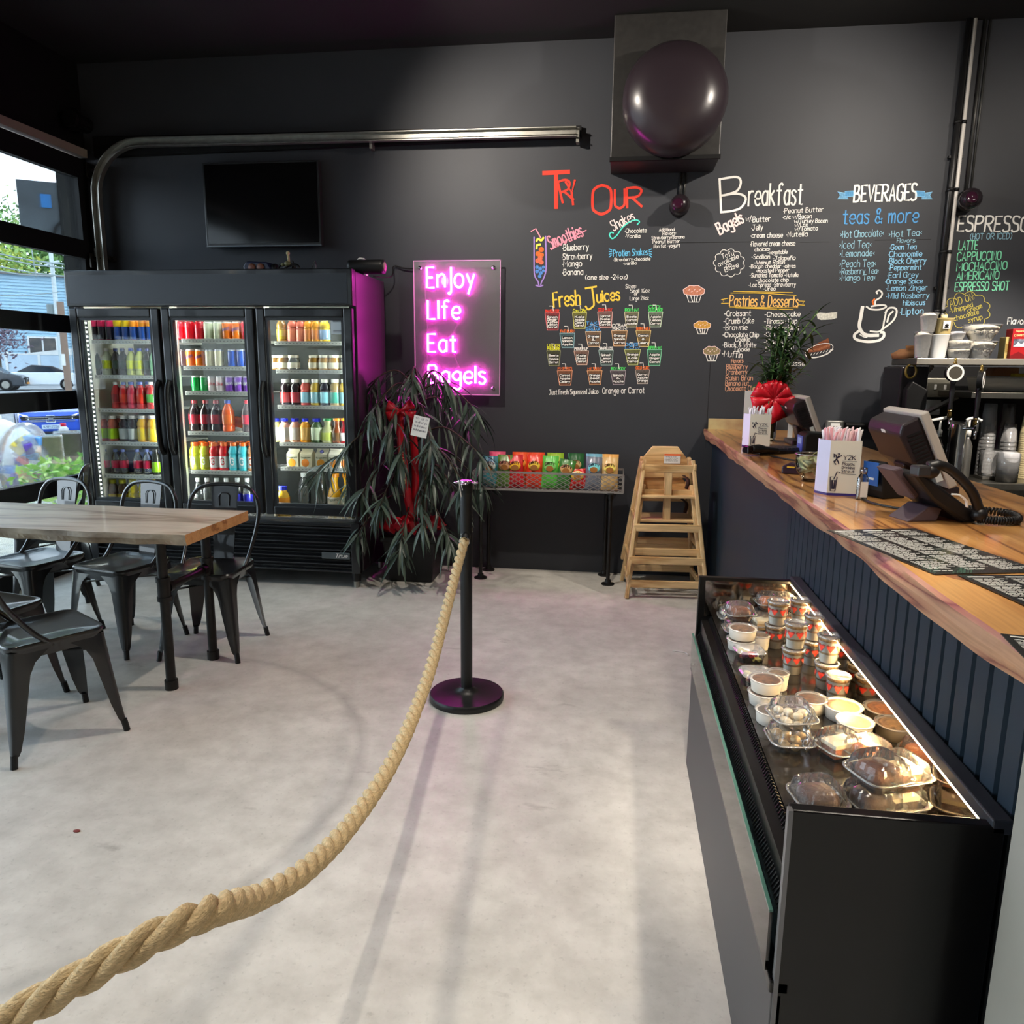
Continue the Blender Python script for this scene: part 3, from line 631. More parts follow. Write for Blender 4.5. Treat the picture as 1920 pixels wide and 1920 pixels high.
DR = {
 (0, 0, 599): [(176, 'pk'), (188.5, 'pk'), (203, 'pk'), (219, 'yb'), (234, 'yb'), (248.5, 'ob'), (266, 'ob'), (280, 'ob')],
 (0, 1, 653): [(177, 'tg'), (199, 'ly'), (216, 'td'), (229, 'td'), (245, 'lb'), (261, 'lb'), (275, 'td'), (288, 'lg')],
 (0, 2, 716): [(216, 'rw'), (231, 're'), (246, 'pi'), (263, 're'), (282, 'kg')],
 (0, 3, 779): [(191, 'vo'), (210, 'vo'), (231, 'vd'), (248, 'vd'), (266, 'vy'), (285, 'vy')],
 (0, 4, 842): [(195, 'cp'), (216, 'cp'), (230, 'cp'), (257, 'cp'), (275, 'cp'), (291, 'cg')],
 (0, 5, 899): [(211, 'bt'), (229, 'bt'), (248, 'ye'), (268, 'ye'), (285, 'ye')],
 (1, 0, 603): [(336, 'rc'), (354, 'rc'), (373, 'rc'), (390, 'wg'), (408, 'wg'), (425, 'or'), (443, 'or'), (460, 'rc')],
 (1, 1, 655): [(342, 'dk'), (357, 'or'), (374, 'or'), (393, 'yw'), (410, 'yw'), (435, 'pb'), (452, 'pb'), (467, 'pb')],
 (1, 2, 705): [(367, 'gn'), (383, 'gn'), (398, 'dc'), (413, 'dc'), (431, 'pu'), (448, 'pu'), (464, 'pu')],
 (1, 3, 750): [(364, 'co'), (385, 'co'), (405, 'co'), (426, 'os'), (462, 'cr')],
 (1, 4, 829): [(365, 'gy'), (384, 'gy'), (402, 'gr'), (420, 'gr'), (438, 'gc'), (456, 'gc'), (473, 'go')],
 (1, 5, 896): [(371, 'wa'), (388, 'wa'), (406, 'wa'), (424, 'wa'), (445, 'wb'), (463, 'wb')],
 (2, 0, 596): [(527, 'jb'), (548, 'jp'), (564, 'jp'), (578, 'jo'), (592, 'jo'), (608, 'jy')],
 (2, 1, 666): [(514, 'ja'), (530, 'ja'), (550, 'jc'), (589, 'jt'), (608, 'jt'), (627, 'jt'), (648, 'jc')],
 (2, 2, 711): [(535, 'n1'), (554, 'n2'), (573, 'n3'), (591, 'n4'), (609, 'n5'), (628, 'n6'), (646, 'n4')],
 (2, 3, 784): [(517, 'sg'), (533, 'sp'), (553, 'sp'), (572, 'so'), (593, 'sk'), (615, 'gj'), (632, 'oc'), (646, 'od')],
}
for (di, si, top), items in DR.items():
    zb_ = SZ[di][si]; grp = 'drinks on the %s shelf behind the %s cooler door' % (SN[si], DN[di])
    for k, (px, key) in enumerate(items):
        kd, w, bo, la, ca, nm, words, tx, cl = K[key]
        yc = SY+.03+w/2; p = onY(px, top, yc); h = max(p.z-zb_, .08)
        lab = '%s, %s from left, %s shelf, %s cooler door' % (words, ORD[k], SN[si], DN[di])
        drink(kd, nm, lab, grp, (p.x, yc, zb_), w, h, bo, la, ca, tx, bool(cl))
        if (di, si) in ((1, 4), (2, 2), (2, 3), (0, 3), (1, 0), (0, 0), (0, 2)) and px < 470:
            drink(kd, nm, words+' behind the %s, %s shelf, %s cooler door' % (ORD[k], SN[si], DN[di]), grp+', second row', (p.x, yc+w+.012, zb_), w, h, bo, la, ca, tx, bool(cl))
# cartons, tipped bottle, lowest compartment of the right door
zb_ = SZ[2][4]
for k, (px, wd, bo, ar) in enumerate(((552, .082, (228, 222, 190), (240, 165, 60)), (577, .082, (228, 222, 190), (232, 140, 60)), (606, .084, (220, 214, 190), (226, 150, 50)), (630, .078, (236, 232, 214), (240, 150, 40)), (648, .07, (226, 220, 190), (220, 120, 60)))):
    yc = SY+.035+wd/2+(0 if k != 3 else -.02); p = onY(px, 841, yc)
    carton('cream juice carton with orange print, %s from the left, fifth shelf, right cooler door' % ORD[k], 'carton', (p.x, yc, zb_), wd, p.z-zb_, bo, ar, 'juice cartons in the right cooler door', (90, 90, 160) if k == 2 else None)
for k, (px, key, top, dy) in enumerate(((530, 'sj', 911, .0), (569, 'wa', 886, .22), (600, 'wa', 886, .18), (626, 'ca', 887, .12), (651, 'ca', 887, .12))):
    kd, w, bo, la, ca, nm, words, tx, cl = K[key]
    yc = SY+w/2+dy-.02; p = onY(px, top, yc)
    drink(kd, nm, words+', %s from left, bottom of the right cooler door' % ORD[k], 'drinks at the bottom of the right cooler door', (p.x, yc, .472), w if key != 'wa' else .09, p.z-.472, bo, la, ca, tx, bool(cl))
kd, w, bo, la, ca, nm, words, tx, cl = K['os']
t = drink(kd, 'soda_bottle', 'orange soda bottle lying on its side among cola bottles in the cooler', None, onY(445, 800, SY+.06)+Vector((0, 0, 0)), .075, .2, bo, la, ca)
t.location.z = SZ[1][3]+.038; t.rotation_euler = (R(76), 0, R(-55)); t.location.y = SY+.2; t.location.x += .04
# blue carton of bottles at the back of the fifth shelf
p0 = onY(208, 845, 5.05); p1 = onY(282, 886, 5.05)
bx = thing('bottle_case', 'pale blue cardboard bottle case at the back of the left cooler', 'box', ((p0.x+p1.x)/2, 5.12, SZ[0][4]))
wpart(MB().box(p0.x, p1.x, 5.03, 5.2, SZ[0][4], p0.z), 'case', mat('case_blue', (120, 140, 205), .5), bx); wpart(MB().box(p0.x, p1.x, 5.026, 5.03, SZ[0][4], SZ[0][4]+.07), 'band', mat('case_navy', (40, 44, 130), .5), bx)
# ---- things on top of the cooler
p = onY(485, 505, 4.95)
sp = thing('speaker', 'small dark blue speaker with two round orange cones on top of the cooler', 'speaker', (p.x, 4.97, FT-.01))
MB().prism([(-.09, 0), (.09, 0), (.1, .03), (.07, .075), (-.075, .08), (-.1, .05)], Matrix.Translation((0, -.04, 0)), .09).build('body', mat('speaker_blue', (26, 30, 62), .35), sp, bevel=.008)
for sx in (-.035, .025): MB().lathe([(.001, 0), (.024, 0), (.026, .006), (.012, .004), (.001, .008)], 16, T=Matrix.Rotation(R(90), 3, 'X'), o=(sx, -.04, .04)).build('cone', mat('cone_orange', (120, 66, 44), .5), sp, smooth=True)
MB().lathe([(.03, 0), (.034, .005), (.034, .025), (.03, .03)], 16, T=Matrix.Rotation(R(90), 3, 'Y'), o=(.09, 0, .034)).build('end_knob', m_black, sp, smooth=True)
p = onY(540, 505, 4.95)
ty_ = thing('toy_motorbike', 'small model motorbike standing on top of the cooler', 'toy', (p.x, 4.96, FT-.01))
for sx in (-.045, .048): MB().tube([(sx+.027*math.cos(a*math.pi/8), 0, .032+.027*math.sin(a*math.pi/8)) for a in range(16)], .008, 6, closed=True).cyl((sx, -.006, .032), (sx, .006, .032), .008, 8).build('wheel', m_black, ty_, smooth=True)
MB().tube([(-.045, 0, .032), (-.01, 0, .05), (.03, 0, .06), (.048, 0, .032)], .01, 8).tube([(.048, 0, .032), (.03, 0, .085)], .005, 6).build('frame', mat('toy_dark', (40, 34, 34), .4), ty_, smooth=True)
MB().sphere((-.005, 0, .065), .024, 12, sz=.7).sphere((-.035, 0, .06), .018, 10, sz=.6).build('tank', mat('toy_olive', (130, 128, 92), .4), ty_, smooth=True)
MB().cyl((.005, 0, .075), (.0, 0, .125), .009, 8).sphere((0, 0, .132), .013, 10).build('rider', mat('toy_pale', (196, 186, 140), .5), ty_, smooth=True)
p = onY(587, 505, 4.95)
ea = thing('wire_easel', 'tiny bent wire easel on top of the cooler', 'easel', (p.x, 4.96, FT-.01))
MB().tube([(-.028, 0, .002), (.012, 0, .085), (.016, 0, .002)], .004, 6).build('wire', m_chrome, ea)
MB().tube([(.012, 0, .08), (.01, .04, .002)], .004, 6).build('back_leg', m_chrome, ea)
p = onY(686, 507, 5.0)
cy = thing('black_canister', 'black cylinder lying on the right corner of the cooler top', 'cylinder', (p.x+.0, 5.02, FT-.01))
MB().lathe([(.001, -.12), (.045, -.12), (.047, -.1), (.047, .1), (.045, .12), (.001, .12)], 20, T=Matrix.Rotation(R(90), 3, 'Y'), o=(0, 0, .048)).build('body', m_black, cy, smooth=True)
MB().lathe([(.001, 0), (.03, 0), (.03, .006), (.001, .007)], 16, T=Matrix.Rotation(R(90), 3, 'Y'), o=(.12, 0, .048)).build('end_cap', mat('cap_pinkish', (150, 110, 120), .4), cy, smooth=True)
p = onY(679, 505, 5.22)
pb = thing('small_white_box', 'small white box standing behind the black cylinder on the cooler', 'box', (p.x, 5.24, FT-.01))
MB().box(-.03, .03, -.02, .02, 0, .125).build('box', m_white, pb, bevel=.003); MB().tube(catmull([(-.03, -.022, .04), (-.045, -.025, .09), (-.02, -.024, .128), (.02, -.022, .126)], 5), .005, 6).build('strap', m_white, pb, smooth=True)
# ================================================================= chalk writing on the back wall
def pxm(x, y): a = W(x, y); b = W(x, y-10); return (b[1]-a[1])/10      # metres per pixel on the wall
CH = {'w': (240, 238, 232), 'r': (236, 72, 58), 'p': (240, 150, 170), 't': (90, 225, 205), 'b': (110, 195, 235), 'y': (245, 205, 80), 'o': (245, 190, 110), 'k': (222, 168, 138), 'u': (150, 195, 214), 'l': (150, 208, 240), 'm': (86, 150, 205), 'g': (140, 232, 190), 'v': (190, 176, 84), 'q': (250, 222, 220), 'G': (90, 220, 110), 'Y': (225, 225, 60), 'O': (235, 120, 60), 'B': (90, 160, 220)}
def chm(c): return mat('chalk_'+('%d_%d_%d' % CH[c]), CH[c], .85, spec=.2)
def wfn(p, d=.0016): return (p.x, YW-d-(SK[0] % 9)*.00015, p.y)
LET = [  # text, start px, end px, capital height px, stroke px, colour
 ('T', 1020, 390, 1066, 388, 65, 8, 'r'), ('R', 1055, 380, 1075, 374, 40, 4.4, 'r'), ('Y', 1066, 385, 1083, 382, 44, 4.4, 'r'), ('O', 1111, 402, 1145, 401, 54, 5.2, 'r'), ('U', 1153, 391, 1171, 390, 35, 4.4, 'r'), ('R', 1176, 389, 1203, 387, 36, 4.6, 'r'),
 ('Smoothies', 1033, 467, 1094, 442, 24, 2.6, 'p'), ('*Blueberry', 1055, 470, 1103.5, 468, 11, 1.5, 'w'), ('*Strawberry', 1054, 487, 1110, 485, 11, 1.5, 'w'), ('*Mango', 1055, 500, 1091, 499, 11, 1.5, 'w'), ('*Banana', 1055, 516, 1093, 515, 11, 1.5, 'w'), ('(one size -24oz)', 1098, 524, 1176, 523, 8, 1.4, 'w'),
 ('Shakes', 1151, 433, 1191, 412, 19, 2, 'q'), ('*Chocolate', 1172, 437, 1212, 436, 8, 1.2, 'w'), ('*Vanilla', 1173, 446.5, 1200, 446, 7, 1.2, 'w'),
 ('Additional', 1236, 434, 1265, 433, 6, 1.1, 'w'), ('Flavors:', 1242.5, 441, 1267, 440, 6, 1.1, 'w'), ('Strawberry/Banana', 1222, 449, 1283, 447, 6, 1.1, 'w'), ('Peanut Butter', 1224, 456.5, 1274.5, 455, 6, 1.1, 'w'), ('Non fat -yogurt', 1225.6, 465, 1274.5, 463, 6, 1.1, 'w'),
 ('Protien Shakes', 1150, 481, 1214, 478, 12, 1.6, 'b'), ('*Strawberry *chocolate', 1151, 490, 1219, 488, 6, 1.1, 'w'), ('*vanilla', 1169, 497, 1193, 496, 6, 1.1, 'w'),
 ('Fresh', 1038.6, 576, 1088, 571, 27, 3.2, 'y'), ('J', 1099, 581, 1123, 577, 40, 3.4, 'y'), ('uices', 1120, 567, 1162, 562, 22, 3.2, 'y'),
 ('Sizes:', 1173, 540.5, 1192.5, 540, 7, 1.1, 'w'), ('Small 16oz', 1182, 549, 1218, 548, 7, 1.1, 'w'), ('or', 1189, 554, 1195.5, 554, 6, 1.1, 'w'), ('Large 24oz', 1181, 563, 1216, 562, 7, 1.1, 'w'),
 ('Just Fresh Squeezed Juice:', 1030, 740, 1122, 738, 9, 1.3, 'w'), ('Orange or Carrot', 1130, 738, 1208, 737, 11, 1.3, 'w'),
 ('B', 1352, 398, 1399, 392, 62, 4.2, 'w'), ('reakfast', 1403, 386, 1503, 383, 40, 3.4, 'w'), ('Bagels', 1350, 440, 1395, 416, 22, 3.2, 'q'),
 ('w/', 1398, 415, 1408, 415, 11, 1.3, 'w'), ('*Butter', 1409.5, 417, 1444, 415, 10, 1.4, 'w'), ('*Jelly', 1409, 432, 1430, 431, 10, 1.4, 'w'), ('*cream cheese', 1407.5, 446, 1467, 445, 9, 1.4, 'w'), ('*Nutella', 1475, 444, 1513.5, 443, 9, 1.3, 'w'), ('*Peanut Butter', 1469, 400, 1543.5, 397, 9, 1.3, 'w'), ('*c/c w/Bacon', 1468, 411, 1521.6, 409, 8, 1.3, 'w'), ('w/Turkey Bacon', 1489, 418.5, 1551, 417.5, 7.5, 1.3, 'w'), ('w/Lox', 1490, 425.5, 1514, 424.5, 7, 1.2, 'w'), ('w/Tomato', 1490, 433, 1533, 431.5, 7.5, 1.3, 'w'),
 ('*Flavored cream cheese', 1407, 462, 1490, 460.5, 9, 1.3, 'w'), ('choices:', 1415, 471.5, 1443, 470, 7, 1.2, 'w'), ('-vegetable', 1439, 477, 1476, 475.5, 7, 1.2, 'w'), ('-Scallion', 1409, 485.6, 1443, 485, 8, 1.3, 'w'), ('-Jalape\u00f1o', 1449, 488.5, 1491, 487, 8, 1.3, 'w'), ('-Walnut Raisin', 1414.5, 496, 1471, 495, 7, 1.2, 'w'), ('-Bacon cheddar -olives', 1405, 503, 1491, 502, 7, 1.2, 'w'), ('-Roasted Pepper', 1417.6, 511.5, 1479.4, 510, 7.5, 1.2, 'w'), ('-Sundried Tomato -Nutella', 1405.6, 520, 1496, 519, 7.5, 1.2, 'w'), ('-chocolate chip', 1417, 529.5, 1478, 528, 7.5, 1.2, 'w'), ('-Lox Spread -Strawberry', 1403.6, 538, 1491.4, 537, 7.5, 1.2, 'w'), ('-Oreo', 1430.6, 545, 1454, 544.5, 7, 1.2, 'w'),
 ('Tofu', 1354.5, 485.5, 1376, 478, 9, 1.2, 'w'), ('available', 1347.5, 500, 1385, 483.5, 8, 1.2, 'w'), ('as', 1362, 502, 1372, 498, 8, 1.2, 'w'), ('Base', 1360, 510.5, 1385.6, 500, 9, 1.2, 'w'),
 ('Pastries & Desserts', 1367.6, 573.5, 1496, 575, 20, 2, 'o'),
 ('-Croissant', 1358, 593, 1407.5, 592, 10, 1.4, 'w'), ('-Crumb Cake', 1356.7, 607, 1413, 606, 10, 1.4, 'w'), ('-Brownie', 1356, 619, 1400.5, 618.5, 10, 1.4, 'w'), ('-Chocolate Chip', 1355, 632, 1422, 632, 9, 1.4, 'w'), ('Cookie', 1379, 640.6, 1406, 640, 8, 1.4, 'w'), ('-Black & White', 1354.4, 651, 1417, 651, 9, 1.4, 'w'), ('Cookie', 1378, 659, 1405, 658.5, 8, 1.4, 'w'), ('-Muffin', 1353, 668, 1391, 671, 11, 1.5, 'w'),
 ('Flavors:', 1371, 681, 1394, 680, 8, 1.2, 'k'), ('Blueberry', 1362, 692, 1401, 692, 9, 1.2, 'k'), ('Cranberry', 1361.4, 702, 1400.5, 702, 9, 1.2, 'k'), ('Raisin Bran', 1360.6, 713, 1411, 713, 9, 1.2, 'k'), ('Banana Nut', 1360, 723, 1403.6, 723, 9, 1.2, 'k'), ('Chocolate Chip', 1360, 733, 1417, 732, 9, 1.2, 'k'),
 ('-Cheesecake', 1433.7, 594, 1499.7, 593, 9, 1.4, 'w'), ('-Tiramisu Cup', 1433, 607, 1494, 606, 9, 1.4, 'w'), ('-Rice Pudding', 1433, 619, 1496.6, 618, 9, 1.4, 'w'), ('-Carrot Cake', 1433, 631, 1490, 629, 8, 1.3, 'w'), ('-Cannolis', 1432.5, 645.6, 1483, 644, 9, 1.4, 'w'), ('-Fruit Salad', 1431.7, 659, 1487, 658, 9, 1.4, 'w'), ('-Mousse', 1456, 686, 1509, 686, 9, 1.4, 'w'),
 ('BEVERAGES', 1600.5, 378.5, 1716.5, 375, 30, 3.6, 'w'), ('teas & more', 1580, 420, 1720, 417, 27, 2.6, 'm'),
 ('>Hot Chocolate<', 1575.7, 446, 1656, 443, 13, 1.4, 'u'), ('>Iced Tea<', 1574, 466, 1633, 465, 14, 1.4, 'u'), ('>Lemonade<', 1574.4, 481.6, 1638.6, 480, 12, 1.4, 'u'), ('>Peach Tea<', 1574.4, 501, 1641, 500, 13, 1.4, 'u'), ('>Rasberry Tea<', 1574.4, 514.5, 1647, 513, 11, 1.4, 'u'), ('>Mango Tea<', 1574.4, 526.4, 1640, 525.5, 11, 1.4, 'u'), ('>Hot Tea<', 1666.6, 445, 1727.7, 441.5, 12, 1.4, 'u'), ('Flavors:', 1681.4, 455, 1716, 454.5, 8, 1.3, 'u'),
 ('*Geen Tea', 1668.3, 468.5, 1717.4, 467.5, 10, 1.6, 'l'), ('*Chamomile', 1665, 481.6, 1727.7, 480.5, 10, 1.6, 'l'), ('*Black Cherry', 1665.5, 494.5, 1735.7, 493.5, 10, 1.6, 'l'), ('*Peppermint', 1666.6, 507, 1727, 506, 10, 1.6, 'l'), ('*Earl Grey', 1664, 521, 1721, 520, 10, 1.6, 'l'), ('*Orange Spice', 1660, 532, 1729, 531, 9, 1.6, 'l'), ('*Lemon Zinger', 1662, 545.3, 1737.8, 544, 10, 1.6, 'l'), ('*Wild Rasberry', 1662, 560, 1741.3, 558.5, 10, 1.6, 'l'), ('hibiscus', 1693, 572.4, 1734, 571.5, 9, 1.6, 'l'), ('*Lipton', 1687.8, 590, 1730.3, 588.5, 12, 1.6, 'l'),
 ('ESPRESSO', 1795, 433, 1926, 434.5, 28, 3.4, 'w'), ('(HOT OR ICED)', 1818.8, 449, 1896, 448, 11, 1.5, 'u'), ('LATTE', 1797, 469, 1831.7, 468, 17, 1.9, 'g'), ('CAPPUCCINO', 1794, 489.6, 1876, 487, 16, 1.9, 'g'), ('MOCHACCINO', 1793.3, 508, 1887, 505, 15, 1.9, 'g'), ('AMERICANO', 1793.3, 525, 1872, 523, 15, 1.9, 'g'), ('ESPRESSO SHOT', 1790, 546, 1891, 543.5, 16, 1.9, 'g'),
 ('ADD ON:', 1782, 576, 1827, 561.5, 13, 1.4, 'v'), ('-Whipped', 1780, 588.5, 1824, 575, 9, 1.3, 'v'), ('cream', 1815, 587, 1841, 577, 9, 1.3, 'v'), ('-chocolate', 1785, 603, 1835, 588.5, 9, 1.3, 'v'), ('syrup', 1816, 605, 1841.7, 598, 9, 1.3, 'v'), ('Flavors', 1888.5, 608, 1930, 608, 12, 1.6, 'w'),
]
for (tx, xa, ya, xb, yb, cp, th, c) in LET:
    s = pxm((xa+xb)/2, ya); mb = MB(); write(mb, tx, W(xa, ya), W(xb, yb), cp*s, (th*.84 if th < 1.8 else th)*s, wfn, gap=1.1)
    mb.build('lettering', chm(c), wall_back)
def strokes(name, c, lines, th, smooth=True, closed=False):
    mb = MB()
    for ln in lines:
        s = pxm(*ln[0]); P = [Vector((*W(*q), 0)) for q in ln]
        if smooth and len(P) > 2: P = catmull(P, 6)
        mb.ribbon([(p.x, p.y) for p in P], th*s, lambda p: wfn(p, .0022))
    return mb.build(name, chm(c), wall_back)
def fill(name, rgb, poly, d=.001):
    SK[0] += 1; d += (SK[0] % 9)*.00006; P = [W(*q) for q in poly]; me = MB().add([(x, YW-d, z) for x, z in P], [tuple(range(len(P)))])
    return me.build(name, mat('chalkfill_%d_%d_%d' % rgb, rgb, .85, spec=.2, noise=.35, nscale=90), wall_back)
def circ(cx, cy, rx, ry, n=20, rot=0):
    return [(cx+rx*math.cos(2*math.pi*k/n)*math.cos(rot)-ry*math.sin(2*math.pi*k/n)*math.sin(rot), cy+rx*math.cos(2*math.pi*k/n)*math.sin(rot)+ry*math.sin(2*math.pi*k/n)*math.cos(rot)) for k in range(n)]
# underlines, swashes and flags
strokes('underline', 'p', [[(1034, 468), (1060, 452), (1099, 432)]], 2)
strokes('swash', 't', [[(1150, 437), (1145.5, 436), (1143, 441), (1148, 447.5), (1157, 441), (1167, 427), (1181, 416), (1192.5, 412.5), (1199, 416), (1195, 421)]], 2.4)
for sg, x0 in ((-1, 1147), (1, 1217)):
    strokes('burst', 'b', [[(x0, 472+dy), (x0+sg*5, 472+dy*1.7)] for dy in (-3, 0, 3, 6)], 1.6, False)
strokes('banner_line', 'y', [[(1375.5, 546.4), (1486.4, 548.7)], [(1370, 549.5), (1430, 550), (1492.6, 554)], [(1368, 575.5), (1496, 577.4)], [(1379, 577.5), (1487, 580.5)]], 1.1)
strokes('banner_flag', 'y', [[(1365, 559.5), (1352, 562), (1357.5, 565), (1352, 569), (1366, 568.5)], [(1498, 564.5), (1509, 565), (1505, 568.5), (1509, 572.5), (1498, 571.5)]], 1.2, False)
strokes('underline', 'k', [[(1370, 684), (1392, 684)]], 1.1, False)
for sg, x0 in ((-1, 1600), (1, 1718)):
    fill('ribbon_drawing', (100, 165, 215), [(x0, 358), (x0+sg*16, 359), (x0+sg*16, 369), (x0, 368)], .0012)
    fill('ribbon_drawing', (120, 175, 215), [(x0+sg*10, 362), (x0+sg*30, 360), (x0+sg*25, 366.5), (x0+sg*30, 373), (x0+sg*10, 373)], .001)
    strokes('ribbon_outline', 'l', [[(x0, 358), (x0+sg*16, 359), (x0+sg*16, 369), (x0, 368), (x0, 358)], [(x0+sg*16, 362), (x0+sg*30, 360), (x0+sg*25, 366.5), (x0+sg*30, 373), (x0+sg*10, 373)]], 1, False)
# clouds
def cloud(cx, cy, rx, ry, c, n=11):
    pts = []
    for k in range(n*6+1):
        a = 2*math.pi*k/(n*6); b = abs(math.sin(a*n/2)); pts.append((cx+rx*math.cos(a)*(.88+.14*b), cy+ry*math.sin(a)*(.86+.16*b)))
    strokes('cloud_outline', c, [pts], 1.1, False)
cloud(1367, 493, 29, 26, 'w'); cloud(1813.5, 582, 43, 35, 'v')
# tall smoothie glass drawing
strokes('glass_drawing', 'p', [[(996, 434), (1004.5, 429), (1014, 446)]], 2.4, False)
MATS['chalk_lilac'] = mat('chalk_lilac', (160, 130, 205), .85); CH['L'] = (165, 135, 205); CH['N'] = (95, 150, 225); CH['E'] = (240, 120, 90); CH['c'] = (250, 230, 90)
strokes('glass_drawing', 'L', [[(1001.5, 445), (1001.5, 500), (1003, 518), (1009, 528), (1010, 534)], [(1023, 443), (1024, 500), (1021, 518), (1016, 528), (1014, 534)], [(1005, 535), (1012, 537), (1018, 535)]], 2.6)
for (x, y, r_, cc) in ((1007, 501, 3.6, 'N'), (1013, 504, 3.6, 'N'), (1019, 501, 3, 'N'), (1007, 509, 3.6, 'N'), (1014, 512, 3.6, 'N'), (1019, 508, 2.8, 'N'), (1012, 518, 3.4, 'N'), (1008, 489, 4.5, 'E'), (1015, 492, 4.5, 'E'), (1013, 484, 4.6, 'E'), (1009, 476, 5, 'O'), (1016, 478, 4, 'O'), (1015, 468, 5, 'O')):
    fill('fruit_drawing', CH[cc], circ(x, y, r_, r_, 14), .0018)
strokes('fruit_drawing', 'c', [[(1006, 466), (1007, 460), (1013, 458.5)], [(1006, 452), (1009, 448), (1015, 451), (1019, 446)]], 4)
# juice cups
CUPS = [((150, 338, 390, 180, 318, 610), (205, 96, 100), 'HANGOVER', 'r', 'Spinach,Ginger,Apple,Lemon,Carrot'), ((505, 685, 385, 525, 665, 590), (176, 172, 96), 'Cow CiPa', 'Y', 'Kale,Apple,Celery,Carrot'), ((825, 1018, 375, 855, 1000, 580), (196, 146, 138), 'COLD AWAY', 'r', 'Carrot,Kale,Orange,Carrot'), ((1172, 1355, 378, 1195, 1330, 570), (176, 170, 136), 'IRON MAN', 'G', 'Beets,Carrot,Apple'), ((1478, 1665, 378, 1500, 1635, 570), (168, 186, 160), 'COOL CUCUMBER', 'G', 'Apple,Lemon,Carrot'),
 ((340, 532, 650, 370, 518, 835), (118, 152, 160), 'FAT BURN', 'O', 'Lemon,Spinach,Apple'), ((670, 872, 630, 705, 850, 820), (200, 160, 128), 'TAKE A BREAK', 'B', 'Orange,&,Carrot'), ((1005, 1208, 620, 1035, 1180, 815), (196, 152, 112), 'CLEAR SKIN', 'w', 'Orange,Spinach,Carrot'), ((1318, 1512, 618, 1360, 1480, 820), (200, 166, 110), 'UNBEETABLE', 'O', 'Carrot,&,Celery'),
 ((172, 350, 875, 205, 330, 1068), (120, 122, 92), 'UNDER PRESSURE', 'Y', 'Beets,Apple,Carrot'), ((522, 710, 878, 562, 690, 1055), (200, 156, 138), 'POWER UP', 'w', 'Kale,Beet,Carrot'), ((840, 1028, 870, 872, 1008, 1060), (126, 146, 140), 'SHAPELESS', 'w', 'Spinach,Lemon,Carrot'), ((1172, 1378, 862, 1220, 1340, 1058), (164, 168, 106), 'CHOLEST LOW', 'B', 'Orange,Kale,Carrot'), ((1465, 1650, 862, 1485, 1625, 1065), (110, 176, 140), 'SUPER MAN', 'G', 'Apple,Ginger,Carrot'),
 ((308, 502, 1132, 338, 480, 1318), (190, 128, 98), 'ENERG', 'O', 'Carrot,Apple,Celery'), ((692, 885, 1132, 728, 862, 1312), (200, 140, 100), 'MY SUNNY', 'O', 'Orange,Beet,Apple'), ((990, 1188, 1132, 1028, 1165, 1310), (140, 128, 134), 'IRON BODY', 'G', 'Spinach,&,Apple'), ((1312, 1495, 1122, 1342, 1468, 1300), (150, 138, 130), 'COLD CURE', 'O', 'Carrot,Apple,Orange')]
for (g, rgb, tl, tc_, lines) in CUPS:
    a0, a1, yt, b0, b1, yb = [v/6.857 for v in g]
    q = [(1000+a0, 530+yt), (1000+a1, 530+yt-.3), (1000+b1, 530+yb), (1000+b0, 530+yb)]
    fill('cup_drawing', tuple(int(v*.66) for v in rgb), q)
    lite = tuple(min(255, int(v*1.25+20)) for v in rgb); CH['cup%d' % int(a0)] = lite
    strokes('cup_outline', 'cup%d' % int(a0), [q+[q[0]]], 1.2, False)
    cx = 1000+(a0+a1)/2
    strokes('straw_drawing', 'w', [[(cx-5, 530+yt-13), (cx+1, 530+yt-13), (cx+2, 530+yt-4)]], 1.3, False)
    s = pxm(cx, 600); mb = MB(); wd = a1-a0
    tls = tl.split(' ') if len(tl) > 9 and ' ' in tl else [tl]
    for k, t_ in enumerate(tls[::-1]): write(mb, t_, W(cx-wd*.46, 530+yt-1.5-6*k), W(cx+wd*.46, 530+yt-1.5-6*k), 5*s, 1.1*s, wfn)
    mb.build('lettering', chm(tc_), wall_back)
    L = lines.split(','); mb = MB(); mk = MB()
    for k, t_ in enumerate(L):
        yy = 530+yt+7+(yb-yt-9)*(k+.55)/len(L); hw = min(wd*.34, 1.9*len(t_)+1)
        write(mb, t_, W(cx-hw, yy), W(cx+hw, yy), 3.6*s, 1.0*s, lambda p: wfn(p, .0024))
        p0_, p1_ = W(cx-hw-1, yy+1), W(cx+hw+1, yy-4.4); mk.add([(p0_[0], YW-.0018, p0_[1]), (p1_[0], YW-.0018, p0_[1]), (p1_[0], YW-.0018, p1_[1]), (p0_[0], YW-.0018, p1_[1])], [(0, 1, 2, 3)])
    mk.build('marker_block', mat('marker_dark', (40, 39, 38), .85), wall_back); mb.build('lettering', chm('w'), wall_back)
